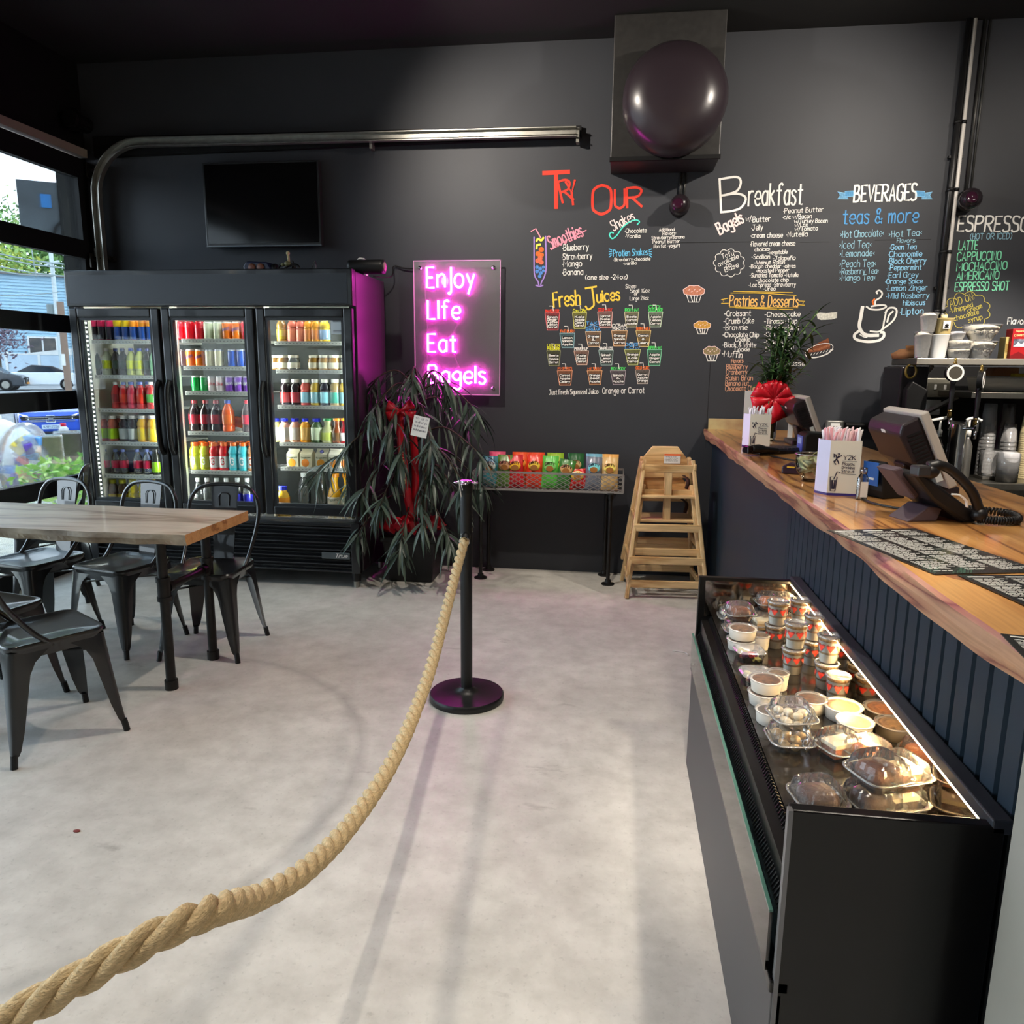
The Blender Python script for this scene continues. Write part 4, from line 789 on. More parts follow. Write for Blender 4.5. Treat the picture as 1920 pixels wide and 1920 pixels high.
# muffins, cheesecake, cake slice
for (cx, cy, w, h, rgb) in ((1301, 550.5, 39, 32, (214, 140, 112)), (1316.6, 613.6, 31, 25, (226, 170, 80)), (1334.4, 662.6, 31, 28, (160, 142, 104))):
    top = [(cx+w/2*math.cos(a)*(1+.06*math.sin(5*a)), cy-h*.12-h*.36*math.sin(a)*(1+.08*math.sin(7*a))) for a in [math.pi*k/14 for k in range(15)]]+[(cx-w*.46, cy+h*.02), (cx-w*.2, cy+h*.1), (cx+w*.2, cy+h*.1), (cx+w*.46, cy+h*.02)]
    fill('muffin_drawing', rgb, top)
    strokes('muffin_outline', 'q', [top+[top[0]]], 1)
    strokes('muffin_outline', 'w', [[(cx-w*.36, cy+h*.06), (cx-w*.24, cy+h*.5), (cx+w*.24, cy+h*.5), (cx+w*.36, cy+h*.06)], [(cx-w*.16, cy+h*.1), (cx-w*.06, cy+h*.48)], [(cx+w*.02, cy+h*.1), (cx+w*.02, cy+h*.48)], [(cx+w*.18, cy+h*.1), (cx+w*.1, cy+h*.48)]], 1.5, False)
    strokes('muffin_speckle', 'q', [[(cx-w*.25+i*w*.13, cy-h*.2+(i % 2)*h*.1), (cx-w*.2+i*w*.13, cy-h*.24+(i % 2)*h*.1)] for i in range(5)], 1.1, False)
fill('cheesecake_drawing', (226, 224, 212), [(1531, 589), (1537, 586), (1550, 587), (1562, 585.5), (1569.5, 585), (1569, 596), (1560, 599), (1540, 600), (1533, 598)])
fill('cake_drawing', (142, 84, 58), [(1516, 655), (1530, 645), (1553, 634), (1556.5, 653), (1536, 659), (1516, 661)])
fill('cake_drawing', (176, 112, 80), [(1517, 656), (1535, 653), (1555.5, 645), (1556.5, 649), (1536, 656.5), (1517, 659)], .0014)
strokes('plate_drawing', 'w', [circ(1535.6, 657, 27, 11, 24, R(-17))+[circ(1535.6, 657, 27, 11, 24, R(-17))[0]], [(1511, 668), (1527, 671), (1549, 665), (1562, 655)]], 1.2)
strokes('plate_drawing', 'w', [[(1519+i*6, 667-i*1.4), (1522+i*6, 663-i*1.4)] for i in range(7)], 1, False)
# coffee mug drawing
def z5(L): return [(1550+x/5.645, 320+y/5.645) for x, y in L]
strokes('mug_drawing', 'w', [z5([(378, 1445), (362, 1540), (345, 1640), (372, 1710), (430, 1742), (540, 1742)])], 6.5)
strokes('mug_drawing', 'w', [z5([(420, 1440), (470, 1468), (560, 1470), (625, 1445), (610, 1425), (540, 1425), (470, 1438)]), z5([(630, 1480), (605, 1600), (590, 1670), (545, 1705), (460, 1700)])], 3.2)
strokes('mug_drawing', 'w', [z5([(620, 1500), (660, 1455), (720, 1455), (740, 1500), (700, 1590), (595, 1675)]), z5([(640, 1600), (660, 1530), (700, 1490)])], 3.4)
strokes('mug_drawing', 'w', [z5([(335, 1700), (292, 1740), (310, 1785), (420, 1810), (540, 1800), (600, 1760), (602, 1715), (575, 1710)])], 5)
strokes('mug_drawing', 'w', [z5([(350, 1735), (390, 1758), (425, 1765)])], 2)
strokes('steam_drawing', 'w', [z5([(512, 1415), (518, 1375), (570, 1340), (585, 1295), (555, 1268), (525, 1285), (535, 1300)])], 3)
strokes('steam_drawing', 'O', [z5([(495, 1415), (485, 1385), (505, 1360)])], 3)
# ================================================================= television
p = W(489, 382); tv = thing('television', 'switched-off flat television mounted above the left end of the cooler', 'television', (p[0], YW-.05, p[1]))
a, b, c, d_ = onY(377, 305, YW-.08), onY(597, 300, YW-.08), onY(389, 464, YW-.08), onY(603, 460, YW-.08)
tw, th_ = ((b.x-a.x)+(d_.x-c.x))/4, ((a.z-c.z)+(b.z-d_.z))/4; tv.location = ((a.x+b.x+c.x+d_.x)/4, YW-.05, (a.z+b.z+c.z+d_.z)/4)
MB().box(-tw, tw, -.03, .02, -th_, th_).build('bezel', mat('tv_bezel', (30, 30, 31), .35), tv, bevel=.004)
MB().box(-tw+.016, tw-.016, -.0315, -.029, -th_+.022, th_-.014).build('screen', mat('tv_screen', (12, 12, 13), .12), tv)
MB().box(-tw, tw, -.033, -.029, -th_, -th_+.008).build('bottom_trim', mat('tv_trim', (92, 96, 100), .35, metal=.6), tv)
MB().box(-.15, .15, .02, .048, -.1, .1).build('wall_mount', m_black, tv)
# ================================================================= neon sign
na, nb = W(779, 491), W(940, 741); ny = YW-.06
sg = thing('neon_sign', 'clear acrylic panel with pink neon words hung on the dark wall', 'sign', ((na[0]+nb[0])/2, ny, (na[1]+nb[1])/2))
hx_, hz_ = (nb[0]-na[0])/2, (na[1]-nb[1])/2
MB().box(-hx_, hx_, -.003, .003, -hz_, hz_).build('acrylic_panel', clear_mat('acrylic', (.97, .95, .97), .8, .02, .02, haze=.09), sg)
m_edge = mat('acrylic_edge', (226, 170, 214), .3, alpha=.85)
for q in ((-hx_, hx_, -hz_, -hz_+.005), (-hx_, hx_, hz_-.005, hz_), (-hx_, -hx_+.005, -hz_, hz_), (hx_-.005, hx_, -hz_, hz_)): MB().box(q[0], q[1], -.004, .004, q[2], q[3]).build('polished_edge', m_edge, sg)
for (sx, sz) in ((-1, 1), (1, 1), (1, -1), (-1, -1)): MB().cyl((sx*(hx_-.05), -.012, sz*(hz_-.05)), (sx*(hx_-.05), .058, sz*(hz_-.05)), .012, 12).build('standoff', m_chrome, sg, smooth=True)
m_neon = mat('neon_tube', (255, 160, 240), .4, emit=(1, .035, .64), es=46)
def znw(x, y): return W(740+x/6, 460+y/6)
for (wd_, x0, y0, x1, y1, cp) in (('En|oy', 392, 488, 918, 488, 220), ('LIfe', 403, 836, 755, 836, 205), ('Eat', 405, 1200, 715, 1200, 200), ('Bagels', 410, 1545, 1040, 1550, 200)):
    a = Vector(znw(x0, y0)); b = Vector(znw(x1, y1)); st, w_ = layout(wd_, 1.1); cap = cp/6*pxm(860, 600); kx = (b.x-a.x)/w_
    mb = MB()
    for s in st:
        P = [(a.x+x*kx-sg.location.x, -.02, a.y+(z/6)*cap-sg.location.z) for x, z in s]
        if len(P) == 2 and abs(P[0][2]-P[1][2]) < .002 and abs(P[0][0]-P[1][0]) < .002: continue
        mb.tube(P, .0072, 8)
    mb.build('neon_word', m_neon, sg, smooth=True)
wire = mat('neon_wire', (196, 120, 180), .4)
for L in ([(395, 1330), (385, 1210), (400, 1100), (375, 700), (365, 500), (385, 350)], [(740, 1370), (690, 1230), (650, 1050), (700, 950), (760, 800)]):
    P = [(*znw(*q), 0) for q in L]; MB().tube(catmull([(q[0]-sg.location.x, .006, q[1]-sg.location.z) for q in P], 5), .0022, 6).build('lead_wire', wire, sg, smooth=True)
cp0 = onY(712, 497, 5.3); P = [(cp0.x-.05, 5.3, FT+.01), (cp0.x+.05, 5.40, FT+.02), (W(740, 500)[0], YW-.02, W(740, 500)[1]), (W(760, 504)[0], YW-.02, W(760, 504)[1]), (na[0]+.03, YW-.03, na[1]-.05)]
tag(MB().tube(catmull(P, 6), .005, 6).build('power_cord', m_black, smooth=True), 'thin black power cord from the cooler top to the neon sign', 'cord')
# ================================================================= dining table
def wood(name, c1, c2, c3, axis='Y', scale=3.0, rough=.35, coat=.3, ring=9):
    m = bpy.data.materials.new(name); m.use_nodes = True; MATS[name] = m; n = m.node_tree.nodes; l = m.node_tree.links; b = n['Principled BSDF']
    tc = n.new('ShaderNodeTexCoord'); mp = n.new('ShaderNodeMapping'); l.new(tc.outputs['Object'], mp.inputs[0])
    st = {'X': (.12, 1, 1), 'Y': (1, .12, 1), 'Z': (1, 1, .12)}[axis]; mp.inputs['Scale'].default_value = st
    z = n.new('ShaderNodeTexNoise'); z.inputs['Scale'].default_value = scale; z.inputs['Detail'].default_value = 4; z.inputs['Distortion'].default_value = .6; l.new(mp.outputs[0], z.inputs['Vector'])
    ml = n.new('ShaderNodeMath'); ml.operation = 'MULTIPLY'; ml.inputs[1].default_value = ring; l.new(z.outputs['Fac'], ml.inputs[0])
    fr = n.new('ShaderNodeMath'); fr.operation = 'PINGPONG'; fr.inputs[1].default_value = 1; l.new(ml.outputs[0], fr.inputs[0])
    rp = n.new('ShaderNodeValToRGB'); e = rp.color_ramp.elements; e[0].position = .0; e[0].color = (*s2l(c3), 1); e[1].position = 1; e[1].color = (*s2l(c1), 1); k = e.new(.22); k.color = (*s2l(c2), 1); k = e.new(.6); k.color = (*s2l(c1), 1)
    l.new(fr.outputs[0], rp.inputs[0])
    mp2 = n.new('ShaderNodeMapping'); mp2.inputs['Scale'].default_value = tuple(v*v*14+.6 for v in st); l.new(tc.outputs['Object'], mp2.inputs[0])
    g = n.new('ShaderNodeTexNoise'); g.inputs['Scale'].default_value = 9; g.inputs['Detail'].default_value = 6; l.new(mp2.outputs[0], g.inputs['Vector'])
    rg = n.new('ShaderNodeValToRGB'); rg.color_ramp.elements[0].position = .3; rg.color_ramp.elements[0].color = (.72, .7, .68, 1); rg.color_ramp.elements[1].position = .6; rg.color_ramp.elements[1].color = (1, 1, 1, 1); l.new(g.outputs['Fac'], rg.inputs[0])
    mx = n.new('ShaderNodeMix'); mx.data_type = 'RGBA'; mx.blend_type = 'MULTIPLY'; mx.inputs[0].default_value = .8; l.new(rp.outputs[0], mx.inputs[6]); l.new(rg.outputs[0], mx.inputs[7]); l.new(mx.outputs[2], b.inputs['Base Color'])
    b.inputs['Roughness'].default_value = rough; b.inputs['Coat Weight'].default_value = coat; b.inputs['Coat Roughness'].default_value = .08
    return m
m_tabw = wood('table_wood', (202, 186, 162), (186, 166, 140), (142, 122, 100), 'X', 5, .5, .12, 7)
m_tabend = wood('table_end_grain', (200, 150, 96), (186, 134, 80), (140, 92, 52), 'X', 6, .45, .1, 6)
m_bark = mat('table_live_edge', (190, 174, 150), .6, rgb2=(120, 104, 86), nscale=14, bump=.6, bscale=22, stretch=(.5, 1, 1))
m_pipe = mat('iron_pipe', (36, 34, 33), .42, metal=.4, noise=.35, nscale=25)
TZ, TX0, TX1, TY0, TY1 = .762, -3.62, -1.845, 2.985, 3.565
tb = thing('dining_table', 'live-edge wooden table on black pipe legs beside the cooler', 'table', ((TX0+TX1)/2, (TY0+TY1)/2, 0))
mb = MB(); N = 70
for i in range(N+1):
    x = TX0+(TX1-TX0)*i/N; w1 = .010*math.sin(x*9)+.006*math.sin(x*23+1); w2 = .012*math.sin(x*7+2)+.008*math.sin(x*31)
    mb.v += [(x, TY0+w1*.4, TZ), (x, TY0-.006+w1, TZ-.022), (x, TY0+.008+w2, TZ-.05), (x, TY1, TZ-.05), (x, TY1+w2*.4, TZ)]
for i in range(N):
    for k in range(5):
        mb.f.append((i*5+k, i*5+(k+1) % 5, i*5+5+(k+1) % 5, i*5+5+k)); mb.m.append([1, 1, 0, 1, 0][k])
mb.f += [(4, 3, 2, 1, 0), tuple(N*5+k for k in range(5))]; mb.m += [2, 2]
wpart(mb, 'tabletop', [m_tabw, m_bark, m_tabend], tb)
for lx in (-2.02, -3.42):
    for ly in (3.075, 3.45):
        L = wpart(MB().cyl((lx, ly, .0), (lx, ly, TZ-.052), .0225, 16), 'leg', m_pipe, tb, smooth=False, auto=40)
        wpart(MB().cyl((lx, ly, 0), (lx, ly, .045), .030, 16), 'foot_cap', m_pipe, L, auto=40)
        wpart(MB().cyl((lx, ly, .43), (lx, ly, .45), .033, 16).cyl((lx, ly, .45), (lx, ly, .52), .029, 16).cyl((lx, ly, .52), (lx, ly, .54), .033, 16), 'tee_fitting', m_pipe, L, auto=40)
    wpart(MB().cyl((lx, 3.075, .485), (lx, 3.45, .485), .019, 14).cyl((lx, 3.1, .485), (lx, 3.13, .485), .027, 14).cyl((lx, 3.395, .485), (lx, 3.425, .485), .027, 14), 'crossbar', m_pipe, tb, auto=40)
# ================================================================= metal cafe chairs
m_chair = mat('chair_black', (14, 15, 17), .3, spec=.5, coat=.5)
def make_chair(label, loc, rot, group):
    t = thing('metal_chair', label, 'chair', loc, rot, group)
    # seat: pressed rounded plate
    def rsq(h, z, r=.05, n=5):
        P = []
        for (sx, sy, a0) in ((1, 1, 0), (-1, 1, 90), (-1, -1, 180), (1, -1, 270)):
            for k in range(n+1):
                a = R(a0+90*k/n); P.append((sx*(h-r)+r*math.cos(a), sy*(h-r)+r*math.sin(a), z))
        return P
    rings = [rsq(.166, .395), rsq(.176, .432), rsq(.18, .448), rsq(.176, .455), rsq(.166, .455), rsq(.158, .449), rsq(.06, .446, .03)]
    mb = MB(); n = len(rings[0])
    for rg in rings: mb.v += rg
    for i in range(len(rings)-1):
        for k in range(n): mb.f.append((i*n+k, i*n+(k+1) % n, (i+1)*n+(k+1) % n, (i+1)*n+k)); mb.m.append(0)
    mb.f += [tuple((len(rings)-1)*n+k for k in range(n)), tuple(range(n))[::-1]]; mb.m += [0, 0]
    mb.build('seat', m_chair, t, auto=50)
    for sx in (-1, 1):
        for sy in (-1, 1):
            mb = MB(); prof = [(.0, .15), (.05, .12), (.12, .088), (.22, .07), (.45, .058), (.7, .044), (.86, .03), (.9, .022)]
            for (f, w) in prof:
                z = .43*(1-f)+.0*f; c = Vector((sx*(.172+(.212-.172)*f), sy*(.172+(.212-.172)*f), z)); r_ = min(.022, w*.4)
                q = [c+Vector((-sx*w, 0, 0)), c+Vector((-sx*r_, 0, 0)), c+Vector((-sx*r_*.3, -sy*r_*.3, 0)), c+Vector((0, -sy*r_, 0)), c+Vector((0, -sy*w, 0)), c+Vector((-sx*w*.42, -sy*w*.42, 0)) if f > .15 else c+Vector((-sx*.02, -sy*.02, 0))]
                mb.v += [tuple(v) for v in (q if sx*sy > 0 else q[::-1])]
            for i in range(len(prof)-1):
                for k in range(6): mb.f.append((i*6+k, i*6+(k+1) % 6, i*6+6+(k+1) % 6, i*6+6+k)); mb.m.append(0)
            L = mb.build('leg', m_chair, t, auto=55)
            MB().cyl((sx*.199, sy*.199, .05), (sx*.206, sy*.206, .0), .013, 10).build('rubber_foot', m_black, L)
    half = [(.168, .02, .43), (.176, .09, .50), (.19, .17, .62), (.195, .205, .72), (.175, .22, .79), (.12, .232, .838), (0, .238, .852)]
    full = half+[(-x, y, z) for x, y, z in half[::-1][1:]]
    MB().tube(catmull(full, 5), .0105, 8).build('back_tube', m_chair, t, smooth=True)
    mb = MB(); pr = [(.165, .452, .055), (.172, .49, .056), (.19, .58, .06), (.214, .7, .067), (.230, .80, .073), (.236, .845, .075)]
    for (y, z, w) in pr: mb.v += [(-w, y-.002, z), (w, y-.002, z), (w, y+.002, z), (-w, y+.002, z)]
    for i in range(len(pr)-1):
        for k in range(4): mb.f.append((i*4+k, i*4+(k+1) % 4, i*4+4+(k+1) % 4, i*4+4+k)); mb.m.append(0)
    s = mb.build('back_slat', m_chair, t, auto=40)
    ar = [(-.022, .2195, .735), (-.024, .226, .79), (-.014, .228, .805), (.014, .228, .805), (.024, .226, .79), (.022, .2195, .735)]
    MB().tube([(x*1.2, y-.006, z) for x, y, z in ar], .003, 6).build('embossed_line', m_chair, s)
    MB().bar((-.17, -.17, .36), (.17, .17, .36), .018, .006).bar((-.17, .17, .353), (.17, -.17, .353), .018, .006).build('cross_brace', m_chair, t)
    return t
G_CH = 'black metal chairs around the wooden table'
chA = make_chair('black metal chair nearest the camera, angled away with its back cut off', (-2.25, 2.60, 0), R(148), G_CH)
dup(chA, (-2.72, 2.81, 0), R(168), 'black metal chair beside the nearest one, mostly cut by the left edge', G_CH)
dup(chA, (-2.09, 3.60, 0), R(5), 'black metal chair at the right table end, its back before the middle cooler door', G_CH)
dup(chA, (-2.60, 3.61, 0), R(-13), 'black metal chair tucked behind the table, middle of the three far ones', G_CH)
dup(chA, (-3.12, 3.62, 0), R(-13), 'black metal chair tucked behind the table nearest the glass overhead door', G_CH)
dup(chA, (-3.56, 4.28, .0), R(-62), 'black metal chair by the glass door at the left edge, behind the others', G_CH)
# ================================================================= stanchion and rope
m_rope = mat('rope_fibre', (226, 200, 154), .85, noise=.3, nscale=120, bump=.7, bscale=200, stretch=(1, 1, 3))
def stanchion(label, x, y):
    t = thing('rope_post', label, 'post', (x, y, 0), 0, 'rope barrier posts')
    MB().lathe([(.001, 0), (.168, 0), (.170, .006), (.170, .026), (.165, .032), (.06, .036), (.034, .05), (.030, .06)], 44).build('base', mat('post_black', (20, 20, 21), .4), t, auto=40)
    MB().cyl((0, 0, .04), (0, 0, .965), .0265, 22).build('pole', mat('post_black', (20, 20, 21), .4), t, auto=40)
    h = MB().cyl((0, 0, .955), (0, 0, 1.0), .0285, 22).build('head', m_black, t, auto=40)
    mc = mat('ring_chrome', (196, 190, 196), .15, metal=1)
    MB().lathe([(.001, .0), (.026, 0), (.026, .012), (.001, .014)], 20, o=(0, 0, .998)).build('cap', mc, h, auto=40)
    for a in range(4):
        c = Vector((math.cos(R(90*a))*.038, math.sin(R(90*a))*.038, 1.0)); MB().tube([(c.x+.014*math.cos(k*math.pi/6), c.y+.014*math.sin(k*math.pi/6), c.z) for k in range(12)], .0038, 6, closed=True).build('rope_ring', mc, h, smooth=True)
    return t
SX, SYp = -.636, 3.185
stanchion('black rope barrier post on a round base in the middle of the floor', SX, SYp)
RP = [(872, 1010, 3.30), (858, 1060, 3.16), (835, 1150, 2.86), (800, 1275, 2.48), (742, 1415, 2.08), (665, 1535, 1.77), (580, 1625, 1.53), (490, 1680, 1.36)]
pts = []
for (x, y, d) in RP: v = ray(x, y).normalized(); pts.append(EYE+v*d)
end = Vector((-.86, .30, .93)); last = pts[-1]; dirv = (pts[-1]-pts[-2])
pts += [last+dirv*1.3+Vector((0, 0, .03)), Vector((-.80, .55, .72)), end]
center = catmull(pts, 26)
rp = thing('barrier_rope', 'thick twisted natural fibre rope hanging from the barrier post', 'rope', (SX, SYp, .9))
def strand(ph):
    out = []; s = 0; P = center
    for i, p in enumerate(P):
        if i: s += (P[i]-P[i-1]).length
        d = (P[min(i+1, len(P)-1)]-P[max(i-1, 0)]).normalized(); x = d.cross(Vector((0, 0, 1))).normalized(); u = x.cross(d)
        a = s/.135*2*math.pi+ph; out.append(p+(x*math.cos(a)+u*math.sin(a))*.0108)
    return out
for k in range(3): wpart(MB().tube(strand(k*2*math.pi/3), .0108, 8), 'strand', m_rope, rp, smooth=True)
tp = Vector((SX, SYp, 1.0)); r0 = pts[0]; hk = Vector((SX-.02, SYp-.034, .985))
dn = (pts[1]-pts[0]).normalized()
wpart(MB().cyl(r0+dn*.02, r0-dn*.075, .0225, 18), 'sleeve', m_black, rp, auto=40)
wpart(MB().cyl(r0+dn*.022, r0+dn*.016, .0235, 18), 'sleeve_band', m_chrome, rp, auto=40)
wpart(MB().tube(catmull([r0-dn*.07, r0-dn*.09+Vector((-.008, 0, 0)), hk+Vector((0, -.01, .012)), hk+Vector((.008, .004, .0)), r0-dn*.085+Vector((.008, 0, 0)), r0-dn*.07], 5), .0035, 6), 'snap_hook', m_chrome, rp, smooth=True)
mb = MB(); c0_ = r0-dn*.03; ux = Vector((1, -.15, 0)).normalized()
write(mb, 'Lawrence', (-.016, 0), (.016, 0), .008, .0016, lambda q: tuple(c0_+ux*q.x+Vector((0, 0, q.y))+Vector((-.003, -.0245, 0)))); wpart(mb, 'lettering', m_chalk, rp)
stanchion('black rope barrier post nearest the camera, holding the other rope end', end.x-.03, end.y-.02)
# ================================================================= weeping fig in a black pot
PX, PY = -1.40, 5.15
pl = thing('potted_fig', 'large weeping fig with narrow drooping leaves in a black square pot', 'plant', (PX, PY, 0))
m_pot = mat('pot_black', (14, 14, 15), .5)
a_, b_ = .155, .195
mb = MB().hexa([(-a_, -a_, 0), (a_, -a_, 0), (a_, a_, 0), (-a_, a_, 0), (-b_, -b_, .32), (b_, -b_, .32), (b_, b_, .32), (-b_, b_, .32)])
mb.build('pot', m_pot, pl, bevel=.012)
MB().box(-.205, .205, -.205, .205, .29, .335).build('pot_rim', m_pot, pl, bevel=.01)
m_trunk = mat('fig_bark', (70, 56, 44), .8, noise=.4, nscale=30)
m_leaf = [mat('fig_leaf_a', (62, 78, 68), .35, spec=.5), mat('fig_leaf_b', (78, 92, 80), .35, spec=.5), mat('fig_leaf_c', (48, 62, 52), .4, spec=.5)]
rnd = random.Random(11)
trunks = [catmull([(0, 0, .3), (.03, 0, .6), (-.02, -.02, .95), (.02, 0, 1.38)], 6), catmull([(.05, .03, .3), (.07, .02, .7), (.05, .02, 1.1), (.09, 0, 1.3)], 6)]
for tt in trunks: MB().tube(tt, [.02-.011*i/len(tt) for i in range(len(tt))], 8).build('trunk', m_trunk, pl, smooth=True)
def leaf_mesh(L, w, droop, m):
    mb = MB(); n = 6
    for i in range(n+1):
        t = i/n; wd = w*math.sin(math.pi*min(1, t**.75))*.5+.0008; x = L*t; z = -droop*L*t*t
        mb.v += [(x, -wd, z+wd*.35), (x, 0, z), (x, wd, z+wd*.35)]
    for i in range(n):
        for k in range(2): mb.f.append((i*3+k, i*3+k+1, i*3+4+k, i*3+3+k)); mb.m.append(0)
    return mb
LV = [leaf_mesh(L, w, d, 0) for (L, w, d) in ((.19, .02, .22), (.22, .022, .3), (.17, .018, .15), (.24, .023, .35))]
LME = [[mbx.mesh('leaf', m, True) for m in m_leaf] for mbx in LV]
leafcount = 0; rest = MB(); branches = []
def add_leaf(p, d, pick):
    global leafcount
    x = d.normalized(); y = Vector((0, 0, 1)).cross(x)
    if y.length < .05: y = Vector((rnd.uniform(-1, 1), rnd.uniform(-1, 1), .1))
    y.normalize(); y = (y+Vector((rnd.uniform(-.5, .5), rnd.uniform(-.5, .5), rnd.uniform(-.5, .5)))).normalized(); y = (y-x*y.dot(x)).normalized(); z = x.cross(y)
    M = Matrix(((x.x, y.x, z.x, p.x), (x.y, y.y, z.y, p.y), (x.z, y.z, z.z, p.z), (0, 0, 0, 1)))
    k = rnd.randrange(4); c = rnd.choice((0, 0, 1, 2))
    if leafcount < 300 and pick:
        o = bpy.data.objects.new('leaf', LME[k][c]); col.objects.link(o); o.parent = pl; o.matrix_local = M; leafcount += 1
    else:
        rest.add([M @ Vector(v) for v in LV[k].v], LV[k].f, c)
TIP = [(-.46, -.42, .92), (-.30, -.40, 1.06), (-.16, -.30, 1.30), (-.22, -.12, 1.46), (.05, -.2, 1.50), (.25, -.1, 1.46), (.42, -.1, 1.30), (.46, -.22, 1.02), (.38, -.34, .86), (.34, -.2, .70), (.16, -.42, .62), (-.08, -.42, .74), (-.24, -.36, .52), (.02, -.40, .44), (.3, -.36, .50), (-.3, .02, 1.2), (.3, .12, 1.2), (.12, .16, 1.45), (-.12, .15, 1.40), (.02, -.36, 1.02), (.2, -.36, 1.12), (-.34, -.2, .8), (.42, .0, .8), (-.05, -.32, 1.2), (.18, -.3, .9), (-.2, -.38, .8)]
for (tx, ty2, tz) in TIP:
    h0 = max(.55, min(1.32, tz+rnd.uniform(-.02, .12))); base = Vector((rnd.uniform(0, .05), 0, h0)); tip = Vector((tx, ty2, tz-.05))
    mid = (base+tip)/2+Vector((0, 0, .10)); br = catmull([base, mid, tip, tip+Vector((tx*.18, ty2*.18, -.09))], 7)
    mbb = MB().tube(br, [.007-.0045*i/len(br) for i in range(len(br))], 6); branches.append(br)
    mbb.build('branch', m_trunk, pl, smooth=True)
    for i in range(6, len(br)):
        for r_ in range(1 if i < 14 else 2):
            p = br[i]; d = Vector((rnd.uniform(-.9, .9)+tx*.6, rnd.uniform(-.9, .6)+ty2*.5, rnd.uniform(-1.5, -.25)))
            if p.y+d.normalized().y*.2 > .27: d.y = -abs(d.y)
            add_leaf(p, d, ty2 < -.05 or rnd.random() < .4)
if rest.v:
    o = rest.build('leaves', m_leaf, pl, smooth=True); o['kind'] = 'stuff'
# red ribbon with gold script and foil wrap
m_red = mat('red_ribbon', (176, 12, 30), .35, spec=.5)
def sash(name, pts, w, mt, parent, up=(0, 0, 1), tw=0):
    P = catmull(pts, 6); mb = MB(); N = len(P)
    for i, p in enumerate(P):
        d = (P[min(i+1, N-1)]-P[max(i-1, 0)]).normalized(); x = d.cross(Vector((0, -1, 0)))
        if x.length < .01: x = Vector((1, 0, 0))
        x.normalize(); x = Matrix.Rotation(tw*math.sin(i*.5), 3, d) @ x
        mb.v += [tuple(p-x*w/2), tuple(p+x*w/2)]
    for i in range(N-1): mb.f.append((2*i, 2*i+1, 2*i+3, 2*i+2)); mb.m.append(0)
    o = mb.build(name, mt, parent, smooth=True); sm = o.modifiers.new('thick', 'SOLIDIFY'); sm.thickness = .0015
    return o
def bow_loop(parent, c, dx, dz, L, w, dep, mt):
    d = Vector((dx, 0, dz)).normalized(); wv = Vector((-d.z, 0, d.x)); c = Vector(c); mb = MB(); n = 16
    for i in range(n+1):
        t = i/n; a = math.pi*t; r_ = L*math.sin(a)**.8; y = -dep*math.cos(a)*(.35+.65*math.sin(a)); ww = w*(.28+.72*math.sin(a)); p = c+d*r_+Vector((0, y, 0))
        mb.v += [tuple(p-wv*ww/2+Vector((0, .006, 0))), tuple(p), tuple(p+wv*ww/2+Vector((0, .008, 0)))]
    for i in range(n):
        for k in range(2): mb.f.append((3*i+k, 3*i+k+1, 3*i+4+k, 3*i+3+k)); mb.m.append(0)
    o = mb.build('bow_loop', mt, parent, auto=60); sm = o.modifiers.new('thick', 'SOLIDIFY'); sm.thickness = .001
    return o
sash('ribbon_tail', [(-.04, -.22, 1.2), (-.02, -.25, 1.0), (.0, -.26, .82), (.02, -.25, .62), (.04, -.22, .46)], .056, m_red, pl)
sash('ribbon_tail', [(.03, -.2, 1.2), (.06, -.22, 1.0), (.07, -.23, .8), (.06, -.22, .6), (.04, -.2, .44)], .05, m_red, pl)
for (dx, dz) in ((-.1, .04), (.08, .05), (-.05, -.02), (.1, -.03)):
    bow_loop(pl, (-.02, -.25, 1.2), dx, dz, .1, .07, .05, m_red)
mb = MB(); fnr = lambda q: (-.045+q.x, -.4125, .98+q.y)
write(mb, 'Wishes', (-.012, .08), (.0, -.16), .026, .0045, lambda q: (-.005+q.x, -.268, .88+q.y)); mb.build('gold_script', mat('gold_script', (236, 206, 140), .4), pl)
for k in range(7):
    a = R(-160+k*23); c = Vector((math.cos(a)*.19, math.sin(a)*.19-.02, .36))
    sash('foil_wrap', [c+Vector((-.06, 0, .01)), c+Vector((-.03, -.03, .06)), c+Vector((.01, -.035, .075+.02*(k % 2))), c+Vector((.05, -.02, .03))], .09, m_red, pl, tw=.5)
cd = onY(788, 800, 4.72); 
gc = MB().box(-.052, .052, -.001, .001, -.066, .066).build('gift_card', m_white, pl, loc=(cd.x-PX, 4.72-PY, cd.z)); gc.rotation_euler = (0, R(12), 0)
mb = MB()
for k, zz in enumerate((.045, .02, -.005, -.03)): write(mb, 'to all of you with love'[:8+4*k], (-.04, zz), (.04, zz), .012, .002, lambda q: (q.x, -.0022, q.y))
mb.build('lettering', mat('card_print', (120, 120, 130), .8), gc)
# ================================================================= chip rack
RX0, RX1, RY0, RY1 = -.975, .062, 5.14, 5.45
zr1 = onY(1023, 887.5, RY0).z; zr0 = onY(1023, 920, RY0).z
rk = thing('chip_rack', 'expanded-metal rack tray on black pipe legs holding chip bags', 'rack', ((RX0+RX1)/2, (RY0+RY1)/2, 0))
m_mesh = mat('rack_mesh', (160, 156, 152), .4, metal=.7)
for (x, y) in ((-.93, 5.185), (-.02, 5.17), (-.91, 5.41), (-.05, 5.41)):
    wpart(MB().cyl((x, y, .012), (x, y, zr0-.01), .0135, 12).lathe([(.001, 0), (.046, 0), (.046, .008), (.024, .014), (.02, .035), (.014, .036)], 20, o=(x, y, 0)).lathe([(.014, -.05), (.02, -.045), (.02, -.015), (.04, -.01), (.04, 0), (.001, 0)], 18, o=(x, y, zr0-.004)), 'leg', m_pipe, rk, auto=40)
mb = MB()
